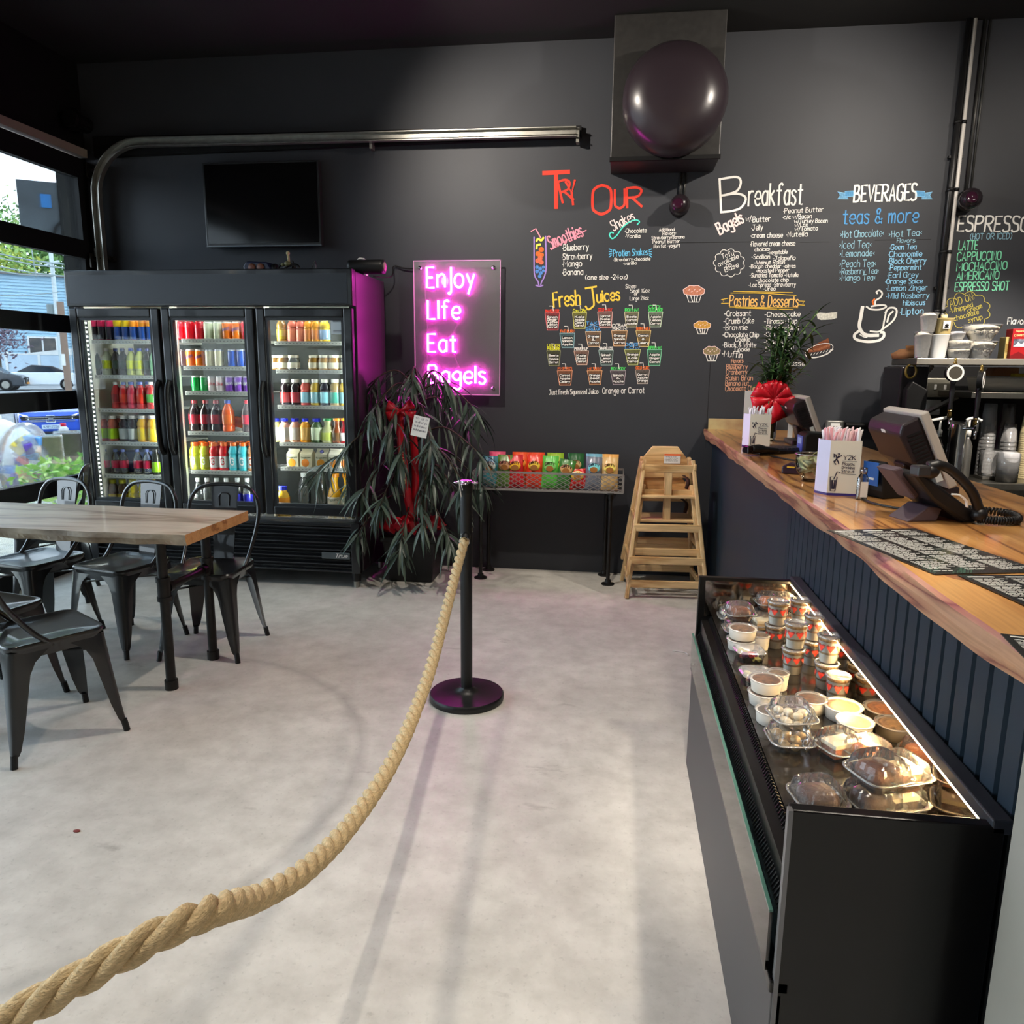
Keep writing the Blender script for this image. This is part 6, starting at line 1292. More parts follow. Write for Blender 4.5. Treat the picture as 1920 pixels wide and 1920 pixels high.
# ================================================================= on the counter
m_ink = mat('box_ink', (40, 38, 60), .7)
def straw_box(label, c, w, d, h, rot, n, tint):
    t = thing('straw_box', label, 'straw box', c, rot, 'boxes of wrapped straws')
    F = [(-w*.62, -d*.05), (-w*.36, -d*.5), (w*.5, -d*.5), (w*.5, d*.5), (-w*.36, d*.5), (-w*.62, d*.3)]
    mb = MB(); k = len(F); mb.v += [(x, y, .004) for x, y in F]+[(x, y, h) for x, y in F]
    mb.f += [(i, (i+1) % k, k+(i+1) % k, k+i) for i in range(k)]+[tuple(range(k))[::-1]]; mb.m += [1, 0, 0, 0, 0, 1, 0]
    mb.build('carton', [mat('carton_cream', (222, 216, 200), .55), mat('carton_lilac', (214, 210, 236), .55)], t)
    mb = MB(); mb.v += [(x*1.006, y*1.006, 0) for x, y in F]+[(x*1.006, y*1.006, h*.045) for x, y in F]; mb.f += [(i, (i+1) % k, k+(i+1) % k, k+i) for i in range(k)]; mb.m += [0]*k
    mb.build('base_band', mat('band_purple', (56, 44, 120), .5), t)
    fy = -d*.5-.0012; fn = lambda q: (q.x, fy, q.y)
    mb = MB(); write(mb, 'Y2K', (w*.02, h*.66), (w*.36, h*.66), h*.075, h*.011, fn)
    for kk, tx in enumerate(('Plastic', 'Drinking', 'Straws')): write(mb, tx, (w*.0, h*(.56-.065*kk)), (w*.34, h*(.56-.065*kk)), h*.045, h*.008, fn)
    mb.ribbon([(w*.0, h*.63), (w*.4, h*.63)], h*.006, fn); mb.ribbon([(w*.0, h*.40), (w*.4, h*.40)], h*.006, fn)
    mb.build('lettering', m_ink, t)
    mb = MB(); e = lambda pts: mb.ribbon([(w*a, h*b) for a, b in pts], h*.02, fn)
    e([(-.24, .62), (-.18, .66), (-.12, .72), (-.10, .77), (-.14, .76)]); e([(-.16, .66), (-.2, .74), (-.25, .76), (-.24, .70)]); e([(-.12, .70), (-.04, .73)]); e([(-.17, .66), (-.12, .62), (-.10, .58)]); e([(-.19, .65), (-.22, .60), (-.18, .57)])
    mb.build('dragon_mark', m_ink, t)
    mb = MB(); e2 = lambda pts, tk=.018: mb.ribbon([(w*a, h*b) for a, b in pts], h*tk, fn)
    e2([(-.30, .34), (-.27, .08), (-.14, .08), (-.11, .34), (-.30, .34)]); e2([(-.2, .3), (-.12, .44), (-.04, .42)]); e2([(-.24, .28), (-.22, .12), (-.18, .12), (-.16, .28), (-.24, .28)], .03)
    mb.build('cup_mark', m_ink, t)
    rr_ = random.Random(n)
    for q in range(n):
        x = rr_.uniform(-w*.46, w*.44); y = rr_.uniform(-d*.4, d*.4); hh = h*(1.12+.1*rr_.random()); ox = rr_.uniform(-.012, .012)
        MB().tube([(x, y, h*.3), (x+ox*.4, y, h), (x+ox, y, hh), (x+ox*1.2+.003, y, hh+.004)], [.0042, .0042, .0042, .002], 6).build('wrapped_straw', tint[q % len(tint)], t, smooth=True)
    return t
w1 = mat('straw_white', (236, 234, 240), .6); w2 = mat('straw_pale', (214, 212, 222), .6); w3 = mat('straw_pink', (238, 204, 208), .6); w4 = mat('straw_rose', (232, 168, 176), .6)
straw_box('white box of wrapped straws beside the red bow, farther along the counter', (.765, 4.26, CZ), .125, .11, .178, R(-8), 30, (w1, w2, w1))
straw_box('cream box of pink wrapped straws beside the large sales terminal', (.752, 2.66, CZ), .112, .09, .184, R(-6), 40, (w1, w3, w1, w4, w3))
# point-of-sale monitors, seen from behind
def pos_monitor(label, Tn, Bn, dY):
    c = Vector((Bn.x-.06, Bn.y+dY/2, CZ)); t = thing('sales_terminal', label, 'monitor', c)
    u = (Bn-Tn); L = u.length; u = u.normalized(); nrm = Vector((-u.z, 0, u.x)); nrm = -nrm if nrm.x > 0 else nrm     # towards the back (left/down)
    def sec(pts): return [Tn+u*a*L+nrm*b for a, b in pts]
    def ext(pts, y0, y1, m=0):
        P = sec(pts); k = len(P); mb = MB(); mb.v += [(p.x, Tn.y+y0, p.z) for p in P]+[(p.x, Tn.y+y1, p.z) for p in P]
        mb.f += [tuple(range(k))[::-1], tuple(range(k, 2*k))]+[(i, (i+1) % k, k+(i+1) % k, k+i) for i in range(k)]; mb.m += [m]*(k+2); return mb
    wpart(ext([(0, 0), (1, 0), (1, .028), (0, .028)], 0, dY), 'bezel', mat('bezel_beige', (176, 168, 158), .45), t, bevel=.005)
    wpart(ext([(.05, -.0015), (.95, -.0015), (.95, 0), (.05, 0)], .02, dY-.02), 'screen', mat('pos_screen', (24, 26, 30), .15), t)
    hs = wpart(ext([(.03, .028), (.80, .028), (.78, .062), (.55, .098), (.16, .105), (.05, .085)], .015, dY-.015), 'rear_housing', mat('pos_black', (38, 30, 34), .35), t, bevel=.008)
    for k in range(9):
        wpart(ext([(.20+k*.05, .040), (.225+k*.05, .040), (.225+k*.05, .085), (.20+k*.05, .085)], .0125, .016), 'vent_slot', m_matte, hs)
    wpart(ext([(.66, .034), (.86, .034), (.86, .055), (.66, .055)], -.0012, .0005), 'serial_label', mat('serial_label', (200, 206, 204), .5), t)
    lg = Tn+u*.10*L+nrm*.103; wpart(ext([(.12, .1055), (.16, .1055), (.16, .107), (.12, .107)], dY*.4, dY*.5), 'logo', m_white, t)
    f = Vector((Bn.x-.05, Tn.y, CZ))
    wpart(MB().box(f.x-.10, f.x+.09, f.y+dY*.2, f.y+dY*.8, CZ+.001, CZ+.03), 'base', mat('pos_black', (38, 30, 34), .35), t, bevel=.008)
    k0 = Tn+u*.62*L+nrm*.07; wpart(MB().bar((f.x-.02, f.y+dY*.5, CZ+.02), (k0.x, f.y+dY*.5, k0.z), .10, .05, up=(1, 0, 0)), 'neck', mat('pos_black', (38, 30, 34), .35), t, bevel=.006)
    return t
pos_monitor('large sales terminal seen from behind, beside the black telephone', onY(1742, 770, 2.62), onY(1796, 912, 2.62), .36)
pos_monitor('smaller sales terminal seen from behind, beyond the straw box and vase', onY(1519, 742, 4.25), onY(1546, 822, 4.25), .36)
# receipt printer with blue face
p = onZ(1500, 842, CZ); rpn = thing('receipt_printer', 'black receipt printer with a blue front by the far terminal', 'printer', (.99, 3.95, CZ))
MB().prism([(-.07, 0), (.10, 0), (.10, .08), (.06, .105), (-.05, .11), (-.07, .095)], Matrix.Translation((0, -.07, 0)), .15).build('body', m_black, rpn, bevel=.01)
MB().box(-.0735, -.0705, -.05, .06, .012, .09).build('blue_panel', mat('printer_blue', (70, 84, 170), .3), rpn); MB().box(-.0745, -.0736, -.03, .04, .05, .08).build('display', mat('printer_display', (150, 170, 214), .3), rpn)
# keyboard and cables
kb = thing('keyboard', 'black keyboard lying on the counter below the far straw box', 'keyboard', (.82, 3.97, CZ), R(28))
MB().prism([(-.17, 0), (.17, 0), (.17, .018), (-.17, .022)], Matrix.Translation((0, -.07, 0)), .14).build('case', m_black, kb, bevel=.005)
for r_ in range(4):
    for k in range(13): MB().box(-.155+k*.024, -.155+k*.024+.019, -.055+r_*.028, -.055+r_*.028+.022, .02, .027).build('key', mat('key_grey', (58, 58, 60), .5), kb)
sc = thing('barcode_scanner', 'black barcode scanner lying in front of the keyboard', 'scanner', (.70, 3.80, CZ+.001), R(20))
MB().tube(catmull([(-.05, 0, .03), (0, 0, .032), (.05, .01, .026), (.11, .02, .02)], 5), [.026, .027, .028, .028, .028, .026, .024, .022, .02, .019, .018, .017, .017, .016, .016, .015], 12, flat=.8).build('body', m_black, sc, smooth=True)
MB().box(-.08, -.05, -.025, .025, .012, .05).build('window', mat('scanner_window', (26, 20, 24), .1), sc, bevel=.006)
for k, (pp, lab) in enumerate((([(.74, 3.75), (.80, 3.6), (.88, 3.55), (.97, 3.62), (1.0, 3.85)], 'black cable looping on the counter behind the tip bowl'), ([(.80, 2.55), (.80, 2.45), (.86, 2.36), (.92, 2.40), (.93, 2.48)], 'black cable trailing from the telephone to the blue card reader'))):
    tag(MB().tube(catmull([(x, y, CZ+.006) for x, y in pp], 6), .004, 6).build('cable', m_black, smooth=True), lab, 'cable')
# small purple-black card reader
cr = thing('card_reader', 'small dark card reader with a yellow light left of the tip bowl', 'card reader', (.705, 3.16, CZ), R(-20))
MB().prism([(-.03, 0), (.05, 0), (.05, .03), (.0, .045), (-.03, .03)], Matrix.Translation((0, -.03, 0)), .06).build('body', mat('reader_plum', (46, 24, 40), .3), cr, bevel=.006); MB().box(-.01, .02, -.031, -.029, .026, .032).build('light', mat('reader_yellow', (230, 190, 60), .4), cr)
# tip bowl with banknotes
bw = thing('tip_bowl', 'clear glass tip bowl stuffed with banknotes on the counter', 'bowl', (.737, 2.95, CZ))
MB().lathe([(.001, .002), (.03, .002), (.034, .006), (.056, .04), (.064, .075), (.062, .10), (.064, .104), (.066, .102)], 28, cap=False).build('glass', clear_mat('bowl_glass', (.96, .97, .97), 1.4, .02, .06), bw, smooth=True)
MB().tube([(.065*math.cos(k*math.pi/14), .065*math.sin(k*math.pi/14), .103) for k in range(28)], .002, 6, closed=True).build('rim', m_rim, bw, smooth=True)
m_bill = mat('banknote', (204, 200, 150), .7, rgb2=(150, 156, 110), nscale=70)
rr_ = random.Random(5)
for k in range(9):
    a = k*.8; o = Vector((math.cos(a)*.022, math.sin(a)*.022, .03+.008*k)); q = Matrix.Rotation(rr_.uniform(-.9, .9), 3, 'X') @ Matrix.Rotation(rr_.uniform(0, 3), 3, 'Z')
    mb = MB(); W_, H_ = .045, .026
    for i in range(9):
        u = i/8*2-1; cz = .012*math.sin(u*3+k)
        for v in (-1, 1): mb.v.append(tuple(Vector((.737, 2.95, CZ))+o+q @ Vector((u*W_*.8, v*H_*.8, cz))))
    for i in range(8): mb.f.append((2*i, 2*i+1, 2*i+3, 2*i+2)); mb.m.append(0)
    ob = tag(mb.build('banknote', m_bill, smooth=True), 'crumpled banknote in the glass tip bowl, %s from the bottom' % ORD[k], 'banknote', 'banknotes in the tip bowl'); sm = ob.modifiers.new('t', 'SOLIDIFY'); sm.thickness = .0006
# sanitiser bottle
sb = thing('sanitizer_bottle', 'small clear sanitizer bottle with white label before the cream straw box', 'bottle', (.795, 2.545, CZ), R(10))
MB().lathe([(.001, 0), (.017, 0), (.018, .004), (.018, .07), (.012, .082), (.009, .086)], 18, sy=.7).build('body', clear_mat('sanitizer_clear', (.8, .84, .88), 1.3, .05, .12), sb, smooth=True)
MB().lathe([(.012, .085), (.012, .105), (.001, .106)], 14).build('cap', clear_mat('cap_clear', (.8, .82, .84), 1.2, .1, .2), sb, smooth=True); MB().box(-.012, .012, -.0138, -.013, .01, .06).build('label', m_white, sb)
# blue payment terminal
pt = thing('payment_terminal', 'black payment terminal with a bright blue screen behind the telephone', 'payment terminal', (.895, 2.62, CZ), R(25)); pt.scale = (.85, .85, .85)
MB().prism([(-.05, 0), (.05, 0), (.045, .03), (-.05, .145), (-.075, .135), (-.06, .03)], Matrix.Translation((0, -.045, 0)), .09).build('body', m_black, pt, bevel=.005)
MB().hexa([(-.082, -.038, .05), (-.078, -.038, .05), (-.078, .038, .05), (-.082, .038, .05), (-.086, -.038, .14), (-.082, -.038, .14), (-.082, .038, .14), (-.086, .038, .14)]).build('screen', mat('terminal_blue', (20, 66, 140), .3, emit=(.03, .15, .4), es=.15), pt)
MB().box(-.0865, -.083, -.02, .014, .072, .080).build('screen_mark', m_white, pt)
# telephone
tp_ = thing('desk_phone', 'black desk telephone with handset standing on the wooden counter', 'telephone', (.895, 2.25, CZ), R(14)); tp_.scale = (.92, .92, .86)
m_ph = mat('phone_black', (20, 18, 19), .4); m_phg = mat('phone_grey', (78, 64, 70), .5)
MB().prism([(-.11, 0), (-.015, .0), (.0, .045), (-.045, .05)], Matrix.Translation((0, -.05, 0)), .1).build('stand', m_phg, tp_, bevel=.004)
MB().prism([(-.125, .155), (-.105, .17), (.105, .025), (.10, .0), (.055, .0), (-.055, .075)], Matrix.Translation((0, -.075, 0)), .17).build('body', m_ph, tp_, bevel=.01)
MB().prism([(-.155, .165), (-.125, .175), (-.055, .085), (-.07, .065)], Matrix.Translation((0, -.02, 0)), .09).build('display_back', m_phg, tp_, bevel=.006)
hp = catmull([(-.09, -.09, .182), (-.05, -.1, .188), (.0, -.102, .155), (.05, -.1, .105), (.085, -.09, .05), (.098, -.085, .02)], 6)
MB().tube(hp, [.017 if i < 5 or i > len(hp)-7 else .0125 for i in range(len(hp))], 12, flat=1.2).build('handset', m_ph, tp_, smooth=True)
MB().sphere((-.085, -.093, .170), .023, 14, sx=1.2).build('earpiece', m_ph, tp_, smooth=True); MB().sphere((.09, -.09, .03), .023, 14).build('mouthpiece', m_ph, tp_, smooth=True)
MB().box(-.135, -.095, -.115, -.07, .155, .19).build('hook', mat('phone_trim', (48, 46, 46), .3), tp_, bevel=.006)
MB().tube(catmull([(-.02, -.108, .10), (.0, -.115, .098), (.022, -.116, .08), (.03, -.112, .06)], 5), .006, 8, flat=.5).build('pale_clip', m_white, tp_, smooth=True)
pts_ = catmull([(.99, 2.19, CZ+.014), (1.04, 2.17, CZ+.014), (1.10, 2.2, CZ+.014), (1.12, 2.29, CZ+.014), (1.06, 2.34, CZ+.014), (.98, 2.32, CZ+.02)], 60)
hel = []
for i, p in enumerate(pts_):
    d = (pts_[min(i+1, len(pts_)-1)]-pts_[max(i-1, 0)]).normalized(); x = d.cross(Vector((0, 0, 1))).normalized(); u = x.cross(d); a = i*.95; hel.append(p+(x*math.cos(a)+u*math.sin(a))*.009)
wq = MB().tube(hel, .0034, 5)
tag(wq.build('coiled_cord', m_ph, smooth=True), 'black coiled telephone cord looping on the counter', 'cord')
# laminated menus
def menu(label, A, B, L, z, seed):
    A = Vector((*A, 0)); B = Vector((*B, 0)); d = (B-A).normalized(); n_ = Vector((d.y, -d.x, 0)); w = (B-A).length
    t = thing('menu_sheet', label, 'menu', (A.x, A.y, z), math.atan2(d.y, d.x), 'laminated menus on the counter')
    MB().box(0, w, -L, 0, 0, .0015).build('sheet', mat('menu_black', (38, 38, 37), .22, coat=.5), t)
    rr2 = random.Random(seed); mb = MB(); fnm = lambda q: (q.x, q.y, .0021)
    cols = 3
    for c in range(cols):
        x0 = w*(.05+.315*c); y = -L*.05
        mb.ribbon([(x0, y), (x0+w*.2, y)], .006, fnm); y -= .014
        while y > -L*.95:
            x = x0
            xe_ = x0+w*rr2.uniform(.16, .29)
            while x < xe_:
                ln = rr2.uniform(.006, .02); mb.ribbon([(x, y), (min(x+ln, xe_), y)], .002, fnm); x += ln+.004
            y -= .0062 if rr2.random() > .1 else .014
    mb.build('printed_text', mat('menu_text', (205, 205, 198), .6), t)
menu('black laminated menu overhanging the counter edge beside the telephone', (.552, 2.015), (.79, 2.075), .43, CZ+.002, 1)
menu('black laminated menu lying nearer, past the first one', (.70, 1.60), (.945, 1.64), .36, CZ+.002, 2)
menu('black laminated menu at the right edge of the picture', (.615, 1.235), (.84, 1.20), .25, CZ+.002, 3)
# ---- vase of bamboo with red bow, white sign behind
vs = thing('bamboo_vase', 'glass vase of green lucky bamboo tied with a big red bow', 'vase', (.885, 4.60, CZ))
MB().lathe([(.001, .003), (.04, .003), (.042, .01), (.045, .2), (.047, .2), (.044, .006)], 22, cap=False).build('glass', clear_mat('vase_glass', (.93, .97, .95), 1.3, .02, .06), vs, smooth=True)
m_bam = mat('bamboo_stem', (96, 128, 60), .45); m_bl = [mat('bamboo_leaf', (62, 96, 50), .45), mat('bamboo_leaf_dark', (46, 76, 44), .45)]
rr_ = random.Random(21)
BL = [leaf_mesh(L, w, d, 0) for (L, w, d) in ((.11, .017, .5), (.14, .019, .35), (.09, .015, .2))]; BLM = [[q.mesh('leaf', m, True) for m in m_bl] for q in BL]
for k in range(18):
    a = rr_.uniform(0, 6.28); x0, y0 = math.cos(a)*.028, math.sin(a)*.028; hgt = rr_.uniform(.46, .74); lx_ = rr_.uniform(-.06, .10) if k > 3 else rr_.uniform(.12, .26); ly_ = rr_.uniform(-.05, .05)
    P = catmull([(x0, y0, .02), (x0*.8, y0*.8, .2), (x0+lx_*.4, y0+ly_*.4, hgt*.7), (x0+lx_, y0+ly_, hgt)], 5)
    MB().tube(P, [.0055-.003*i/len(P) for i in range(len(P))], 6).build('stem', m_bam, vs, smooth=True)
    for i in range(7, len(P)):
        for _ in range(2):
            p = P[i]; d = Vector((rr_.uniform(-1, 1), rr_.uniform(-1, 1), rr_.uniform(-.3, 1.0))).normalized(); y = Vector((0, 0, 1)).cross(d).normalized(); z = d.cross(y); M = Matrix(((d.x, y.x, z.x, p.x), (d.y, y.y, z.y, p.y), (d.z, y.z, z.z, p.z), (0, 0, 0, 1)))
            o = bpy.data.objects.new('leaf', BLM[rr_.randrange(3)][rr_.randrange(2)]); col.objects.link(o); o.parent = vs; o.matrix_local = M
for k in range(26):
    p = Vector((rr_.uniform(-.07, .08), rr_.uniform(-.06, .04), rr_.uniform(.28, .42))); d = Vector((p.x, p.y, rr_.uniform(-.02, .06))).normalized(); y = Vector((0, 0, 1)).cross(d).normalized(); z = d.cross(y); M = Matrix(((d.x, y.x, z.x, p.x), (d.y, y.y, z.y, p.y), (d.z, y.z, z.z, p.z), (0, 0, 0, 1)))
    o = bpy.data.objects.new('leaf', BLM[2][k % 2]); col.objects.link(o); o.parent = vs; o.matrix_local = M
m_bow = mat('bow_red', (206, 22, 40), .35)
for (dx, dz, w) in ((-.10, .05, .06), (.10, .06, .055), (-.05, .11, .05), (.04, .10, .05), (-.10, -.03, .06), (.10, -.02, .06), (.02, -.08, .07), (-.06, -.09, .05), (.0, .08, .05)):
    bow_loop(vs, (0, -.085, .25), dx, dz, .10+.02*(w > .055), w*1.5, .05, m_bow)
sash('bow_tail', [(0, -.07, .25), (-.01, -.11, .18), (.02, -.1, .12)], .08, m_bow, vs); sash('bow_tail', [(0, -.07, .25), (-.03, -.1, .17), (-.04, -.09, .11)], .06, m_bow, vs)
ws = thing('white_notice', 'white notice board standing behind the vase on the counter', 'notice', (.885, 4.79, CZ), R(-4))
MB().box(-.115, .06, .0, .006, 0, .285).build('board', m_white, ws); mb = MB(); write(mb, 'WAIT', (-.055, .215), (.045, .215), .022, .0034, lambda q: (q.x, -.0015, q.y)); mb.ribbon([(-.055, .206), (.045, .206)], .002, lambda q: (q.x, -.0015, q.y)); mb.build('lettering', m_ink, ws); MB().box(-.06, .03, .006, .08, 0, .006).build('foot', m_white, ws)
wp2 = thing('upright_sign', 'narrow white sign board standing upright behind the vase', 'sign', (1.035, 4.72, CZ), R(-10))
MB().box(-.014, .014, 0, .012, 0, .245).build('panel', m_white, wp2, bevel=.002); MB().box(-.03, .03, -.03, .04, 0, .006).build('foot', m_white, wp2)
# outlet box and rail on the wall behind the counter
p0, p1 = W(1544, 830), W(1579, 788)
ob = thing('outlet_box', 'grey metal outlet box with white sockets on the wall behind the counter', 'outlet', ((p0[0]+p1[0])/2, YW-.05, (p0[1]+p1[1])/2))
hw, hh = (p1[0]-p0[0])/2, (p1[1]-p0[1])/2; MB().box(-hw, hw, 0, .048, -hh, hh).build('plate', mat('plate_grey', (126, 126, 122), .45, metal=.4), ob, bevel=.008)
so_ = MB().box(-.03, .03, -.003, 0, -.06, .06).build('socket', m_white, ob, bevel=.002)
mb = MB()
for zz in (-.03, .03):
    for xx in (-.009, .009): mb.box(xx-.002, xx+.002, -.0045, -.003, zz-.004, zz+.012)
mb.build('slots', m_black, so_)
a = W(1582, 797); b = W(1700, 797); tag(MB().cyl((a[0], YW-.04, a[1]), (b[0], YW-.04, a[1]), .022, 14).box(a[0]+.05, a[0]+.07, YW-.04, YW-.001, a[1]-.01, a[1]+.01).box(b[0]-.07, b[0]-.05, YW-.04, YW-.001, a[1]-.01, a[1]+.01).build('wall_rail', m_black, auto=40), 'black tubular rail on the wall right of the outlet box', 'rail')
# ================================================================= back bar
BY, BZ = 4.80, .843
m_sst = mat('stainless', (150, 146, 136), .28, metal=.95, noise=.12, nscale=5, stretch=(20, 1, 1))
bb = thing('steel_back_counter', 'stainless steel work counter behind the service counter', 'counter', (2.6, 5.1, 0))
wpart(MB().box(1.78, 3.56, BY, YW-.02, BZ-.045, BZ), 'worktop', m_sst, bb, bevel=.006)
wpart(MB().box(1.82, 3.56, BY+.04, YW-.03, .12, BZ-.045), 'cabinet', m_sst, bb)
for k in range(3): 
    d = wpart(MB().box(1.84+k*.57, 2.39+k*.57, BY+.02, BY+.04, .16, BZ-.09), 'door', m_sst, bb, bevel=.006); wpart(MB().cyl((2.3+k*.57, BY, .62), (2.3+k*.57, BY, .72), .008, 8), 'handle', m_chrome, d)
for x in (1.86, 3.5): wpart(MB().cyl((x, BY+.1, 0), (x, BY+.1, .12), .025, 12), 'leg', m_galv, bb)
SH1 = 1.568
us = thing('steel_shelf', 'long stainless wall shelf holding cups, bowls and tea boxes', 'shelf', (2.6, 5.1, SH1-.04))
wpart(MB().box(1.735, 3.56, BY, 5.22, SH1-.04, SH1), 'shelf_plate', m_sst, us, bevel=.004)
wpart(MB().box(1.735, 3.56, BY-.004, BY, SH1-.036, SH1-.004), 'front_lip', mat('lip_steel', (196, 190, 178), .3, metal=.7), us)
for x in (1.9, 2.7, 3.4): wpart(MB().prism([(0, 0), (.03, 0), (.03, -.25)], Matrix.Translation((x, 0, 0)) @ Matrix.Rotation(R(90), 4, 'Z'), .01).box(x, x+.01, BY+.25, YW-.002, SH1-.06, SH1-.04) if False else MB().bar((x, YW-.01, SH1-.28), (x, BY+.2, SH1-.045), .02, .02), 'bracket', m_galv, us)
bp_ = thing('black_back_panel', 'black equipment panel behind the drink taps', 'panel', (2.4, 5.4, BZ))
wpart(MB().box(1.79, 3.56, 5.40, 5.455, BZ+.001, SH1-.045), 'panel_board', m_matte, bp_)
bm = thing('brewing_machine', 'tall black brewing machine under the left end of the steel shelf', 'coffee machine', (1.80, 5.0, BZ))
a0 = onY(1688, 690, 4.95); a1 = onY(1716, 800, 4.95)
wpart(MB().box(a0.x, a0.x+.16, 4.93, 5.25, BZ+.001, SH1-.05), 'column', mat('brewer_black', (30, 28, 31), .3), bm, bevel=.01)
wpart(MB().prism([(0, 0), (.12, 0), (.12, .12), (.03, .17), (0, .12)], Matrix.Translation((a0.x+.02, 4.86, BZ+.42)), .07), 'brew_head', m_black, bm, bevel=.008)
wpart(MB().box(a0.x+.05, a0.x+.09, 4.921, 4.93, BZ+.25, BZ+.48), 'steel_strip', m_steel, bm)
tr_ = onY(1708, 696, 4.9); tag(MB().tube([(tr_.x+.03*math.cos(k*math.pi/10), 4.9, tr_.z+.04*math.sin(k*math.pi/10)) for k in range(20)], .007, 6, closed=True).build('tape_ring', mat('tape_brass', (120, 100, 40), .4), smooth=True), 'brass coloured ring hanging beside the brewing machine', 'ring')
cb0 = onY(1722, 700, 5.0); cb1 = onY(1717, 760, 5.0)
tag(MB().tube(catmull([(cb0.x, 5.0, SH1-.05), (cb0.x-.02, 4.98, cb0.z-.05), (cb1.x, 4.98, cb1.z), (cb1.x+.01, 4.98, cb1.z-.08)], 6), .006, 6).build('hanging_cord', mat('cord_white', (200, 196, 186), .5), smooth=True), 'pale cord hanging below the steel shelf beside the switch plate', 'cord')
p0 = onY(1722, 744, 5.39); p1 = onY(1784, 709, 5.39)
sw = thing('switch_plate', 'grey plate with three switches behind the drink taps', 'switch', ((p0.x+p1.x)/2, 5.395, (p0.z+p1.z)/2))
hw, hh = (p1.x-p0.x)/2, (p1.z-p0.z)/2; MB().box(-hw, hw, -.012, .004, -hh, hh).build('plate', mat('switch_grey', (110, 108, 98), .4, metal=.4), sw, bevel=.008)
for k in (-1, 0, 1): MB().box(k*.06-.008, k*.06+.008, -.018, -.012, -.015, .02).build('switch', m_white, sw, bevel=.003)
p0 = onY(1731, 778, 5.39); p1 = onY(1765, 750, 5.39)
so2 = thing('outlet_plate', 'pale outlet plate below the three-switch plate', 'outlet', ((p0.x+p1.x)/2, 5.395, (p0.z+p1.z)/2))
hw, hh = (p1.x-p0.x)/2, (p1.z-p0.z)/2; MB().box(-hw, hw, -.01, .004, -hh, hh).build('plate', mat('outlet_pale', (186, 182, 172), .45), so2, bevel=.01)
for k in (-1, 1): MB().box(k*.03-.012, k*.03+.012, -.014, -.01, -.02, .02).build('socket', m_white, so2, bevel=.003)
# second, lower shelf with pan and boxes
ls = thing('steel_lower_shelf', 'short stainless shelf under the long wall shelf at the right edge', 'shelf', (2.6, 5.1, 1.35))
wpart(MB().box(2.1, 3.5, 4.9, 5.39, 1.335, 1.372), 'shelf_plate', m_sst, ls, bevel=.004)
wpart(MB().bar((2.1, 5.1, 1.335), (2.0, 5.38, 1.2), .03, .02).bar((3.3, 5.1, 1.335), (3.3, 5.38, 1.2), .03, .02), 'bracket', m_galv, ls)
pn = onY(1878, 722, 5.05); sp_ = thing('steel_pan', 'stainless food pan on the lower steel shelf', 'pan', (pn.x, 5.1, 1.373))
MB().hexa([(-.12, -.1, 0), (.11, -.1, 0), (.11, .1, 0), (-.12, .1, 0), (-.135, -.12, .085), (.12, -.12, .085), (.12, .12, .085), (-.135, .12, .085)]).box(-.145, .13, -.13, .13, .085, .092).build('pan', m_steel, sp_, bevel=.004)
bx_ = onY(1880, 705, 5.1); t = thing('cardboard_box', 'brown cardboard box top resting on the steel pan', 'box', (bx_.x, 5.13, 1.467)); MB().hexa([(-.08, -.05, 0), (.08, -.05, 0), (.08, .06, 0), (-.08, .06, 0), (-.05, -.05, .05), (.08, -.05, .05), (.08, .06, .05), (-.05, .06, .05)]).build('box', mat('cardboard', (150, 96, 56), .7), t); MB().box(-.05, .08, -.004, .004, .0505, .052).build('tape', mat('box_tape', (196, 160, 110), .5), t)
bx_ = onY(1915, 720, 5.0); t = thing('yellow_box', 'yellow packet standing at the right end of the lower steel shelf', 'box', (bx_.x, 5.05, 1.373)); MB().box(-.03, .05, -.03, .03, 0, .11).build('packet', mat('packet_yellow', (190, 160, 40), .5), t, bevel=.003); MB().box(-.031, .051, -.031, -.03, .03, .06).build('stripe', mat('packet_cream', (214, 196, 140), .5), t)
# taps
def tap(label, px, py, r, base, yaw_):
    c = onY(px, py, 4.73); b = onY(*base, 4.73); t = thing('drink_tap', label, 'tap handle', (c.x, 4.73, b.z), 0, 'drink taps behind the counter')
    h = c.z-b.z; T = Matrix.Rotation(yaw_, 3, 'Z') @ Matrix.Rotation(R(90), 3, 'X')
    MB().lathe([(.011, .0), (.013, .02), (.010, .06), (.015, .11), (.012, .16), (.016, h-.06), (.012, h-.03)], 14).build('handle', m_black, t, smooth=True)
    MB().lathe([(.012, -.03), (.010, 0), (.013, .01)], 12).build('collar', mat('brass', (190, 160, 90), .25, metal=.9), t, smooth=True)
    bd = MB().lathe([(.001, -.012), (.05, -.012), (.05, .010), (.044, .016)], 28, T=T, o=(0, 0, h)).build('badge', m_black, t, auto=40)
    MB().lathe([(.047, .0165), (.047, .019), (.036, .019), (.036, .0165)], 28, T=T, o=(0, 0, h), cap=False).build('badge_ring', mat('badge_silver', (226, 224, 218), .4), bd, auto=40)
    MB().lathe([(.036, .017), (.001, .0175)], 24, T=T, o=(0, 0, h), cap=False).build('badge_face', mat('badge_dark', (70, 66, 58), .4), bd)
    MB().lathe([(.004, .045), (.012, .055), (.006, .066), (.009, .076), (.001, .086)], 12, o=(0, 0, h)).build('finial', mat('brass', (190, 160, 90), .25, metal=.9), t, smooth=True)
tap('drink tap with a round silver-ringed badge facing the room', 1789, 699, 13, (1783, 772), R(0))
tap('drink tap with its round badge turned sideways, right of the first', 1838, 712, 13, (1829, 788), R(60))
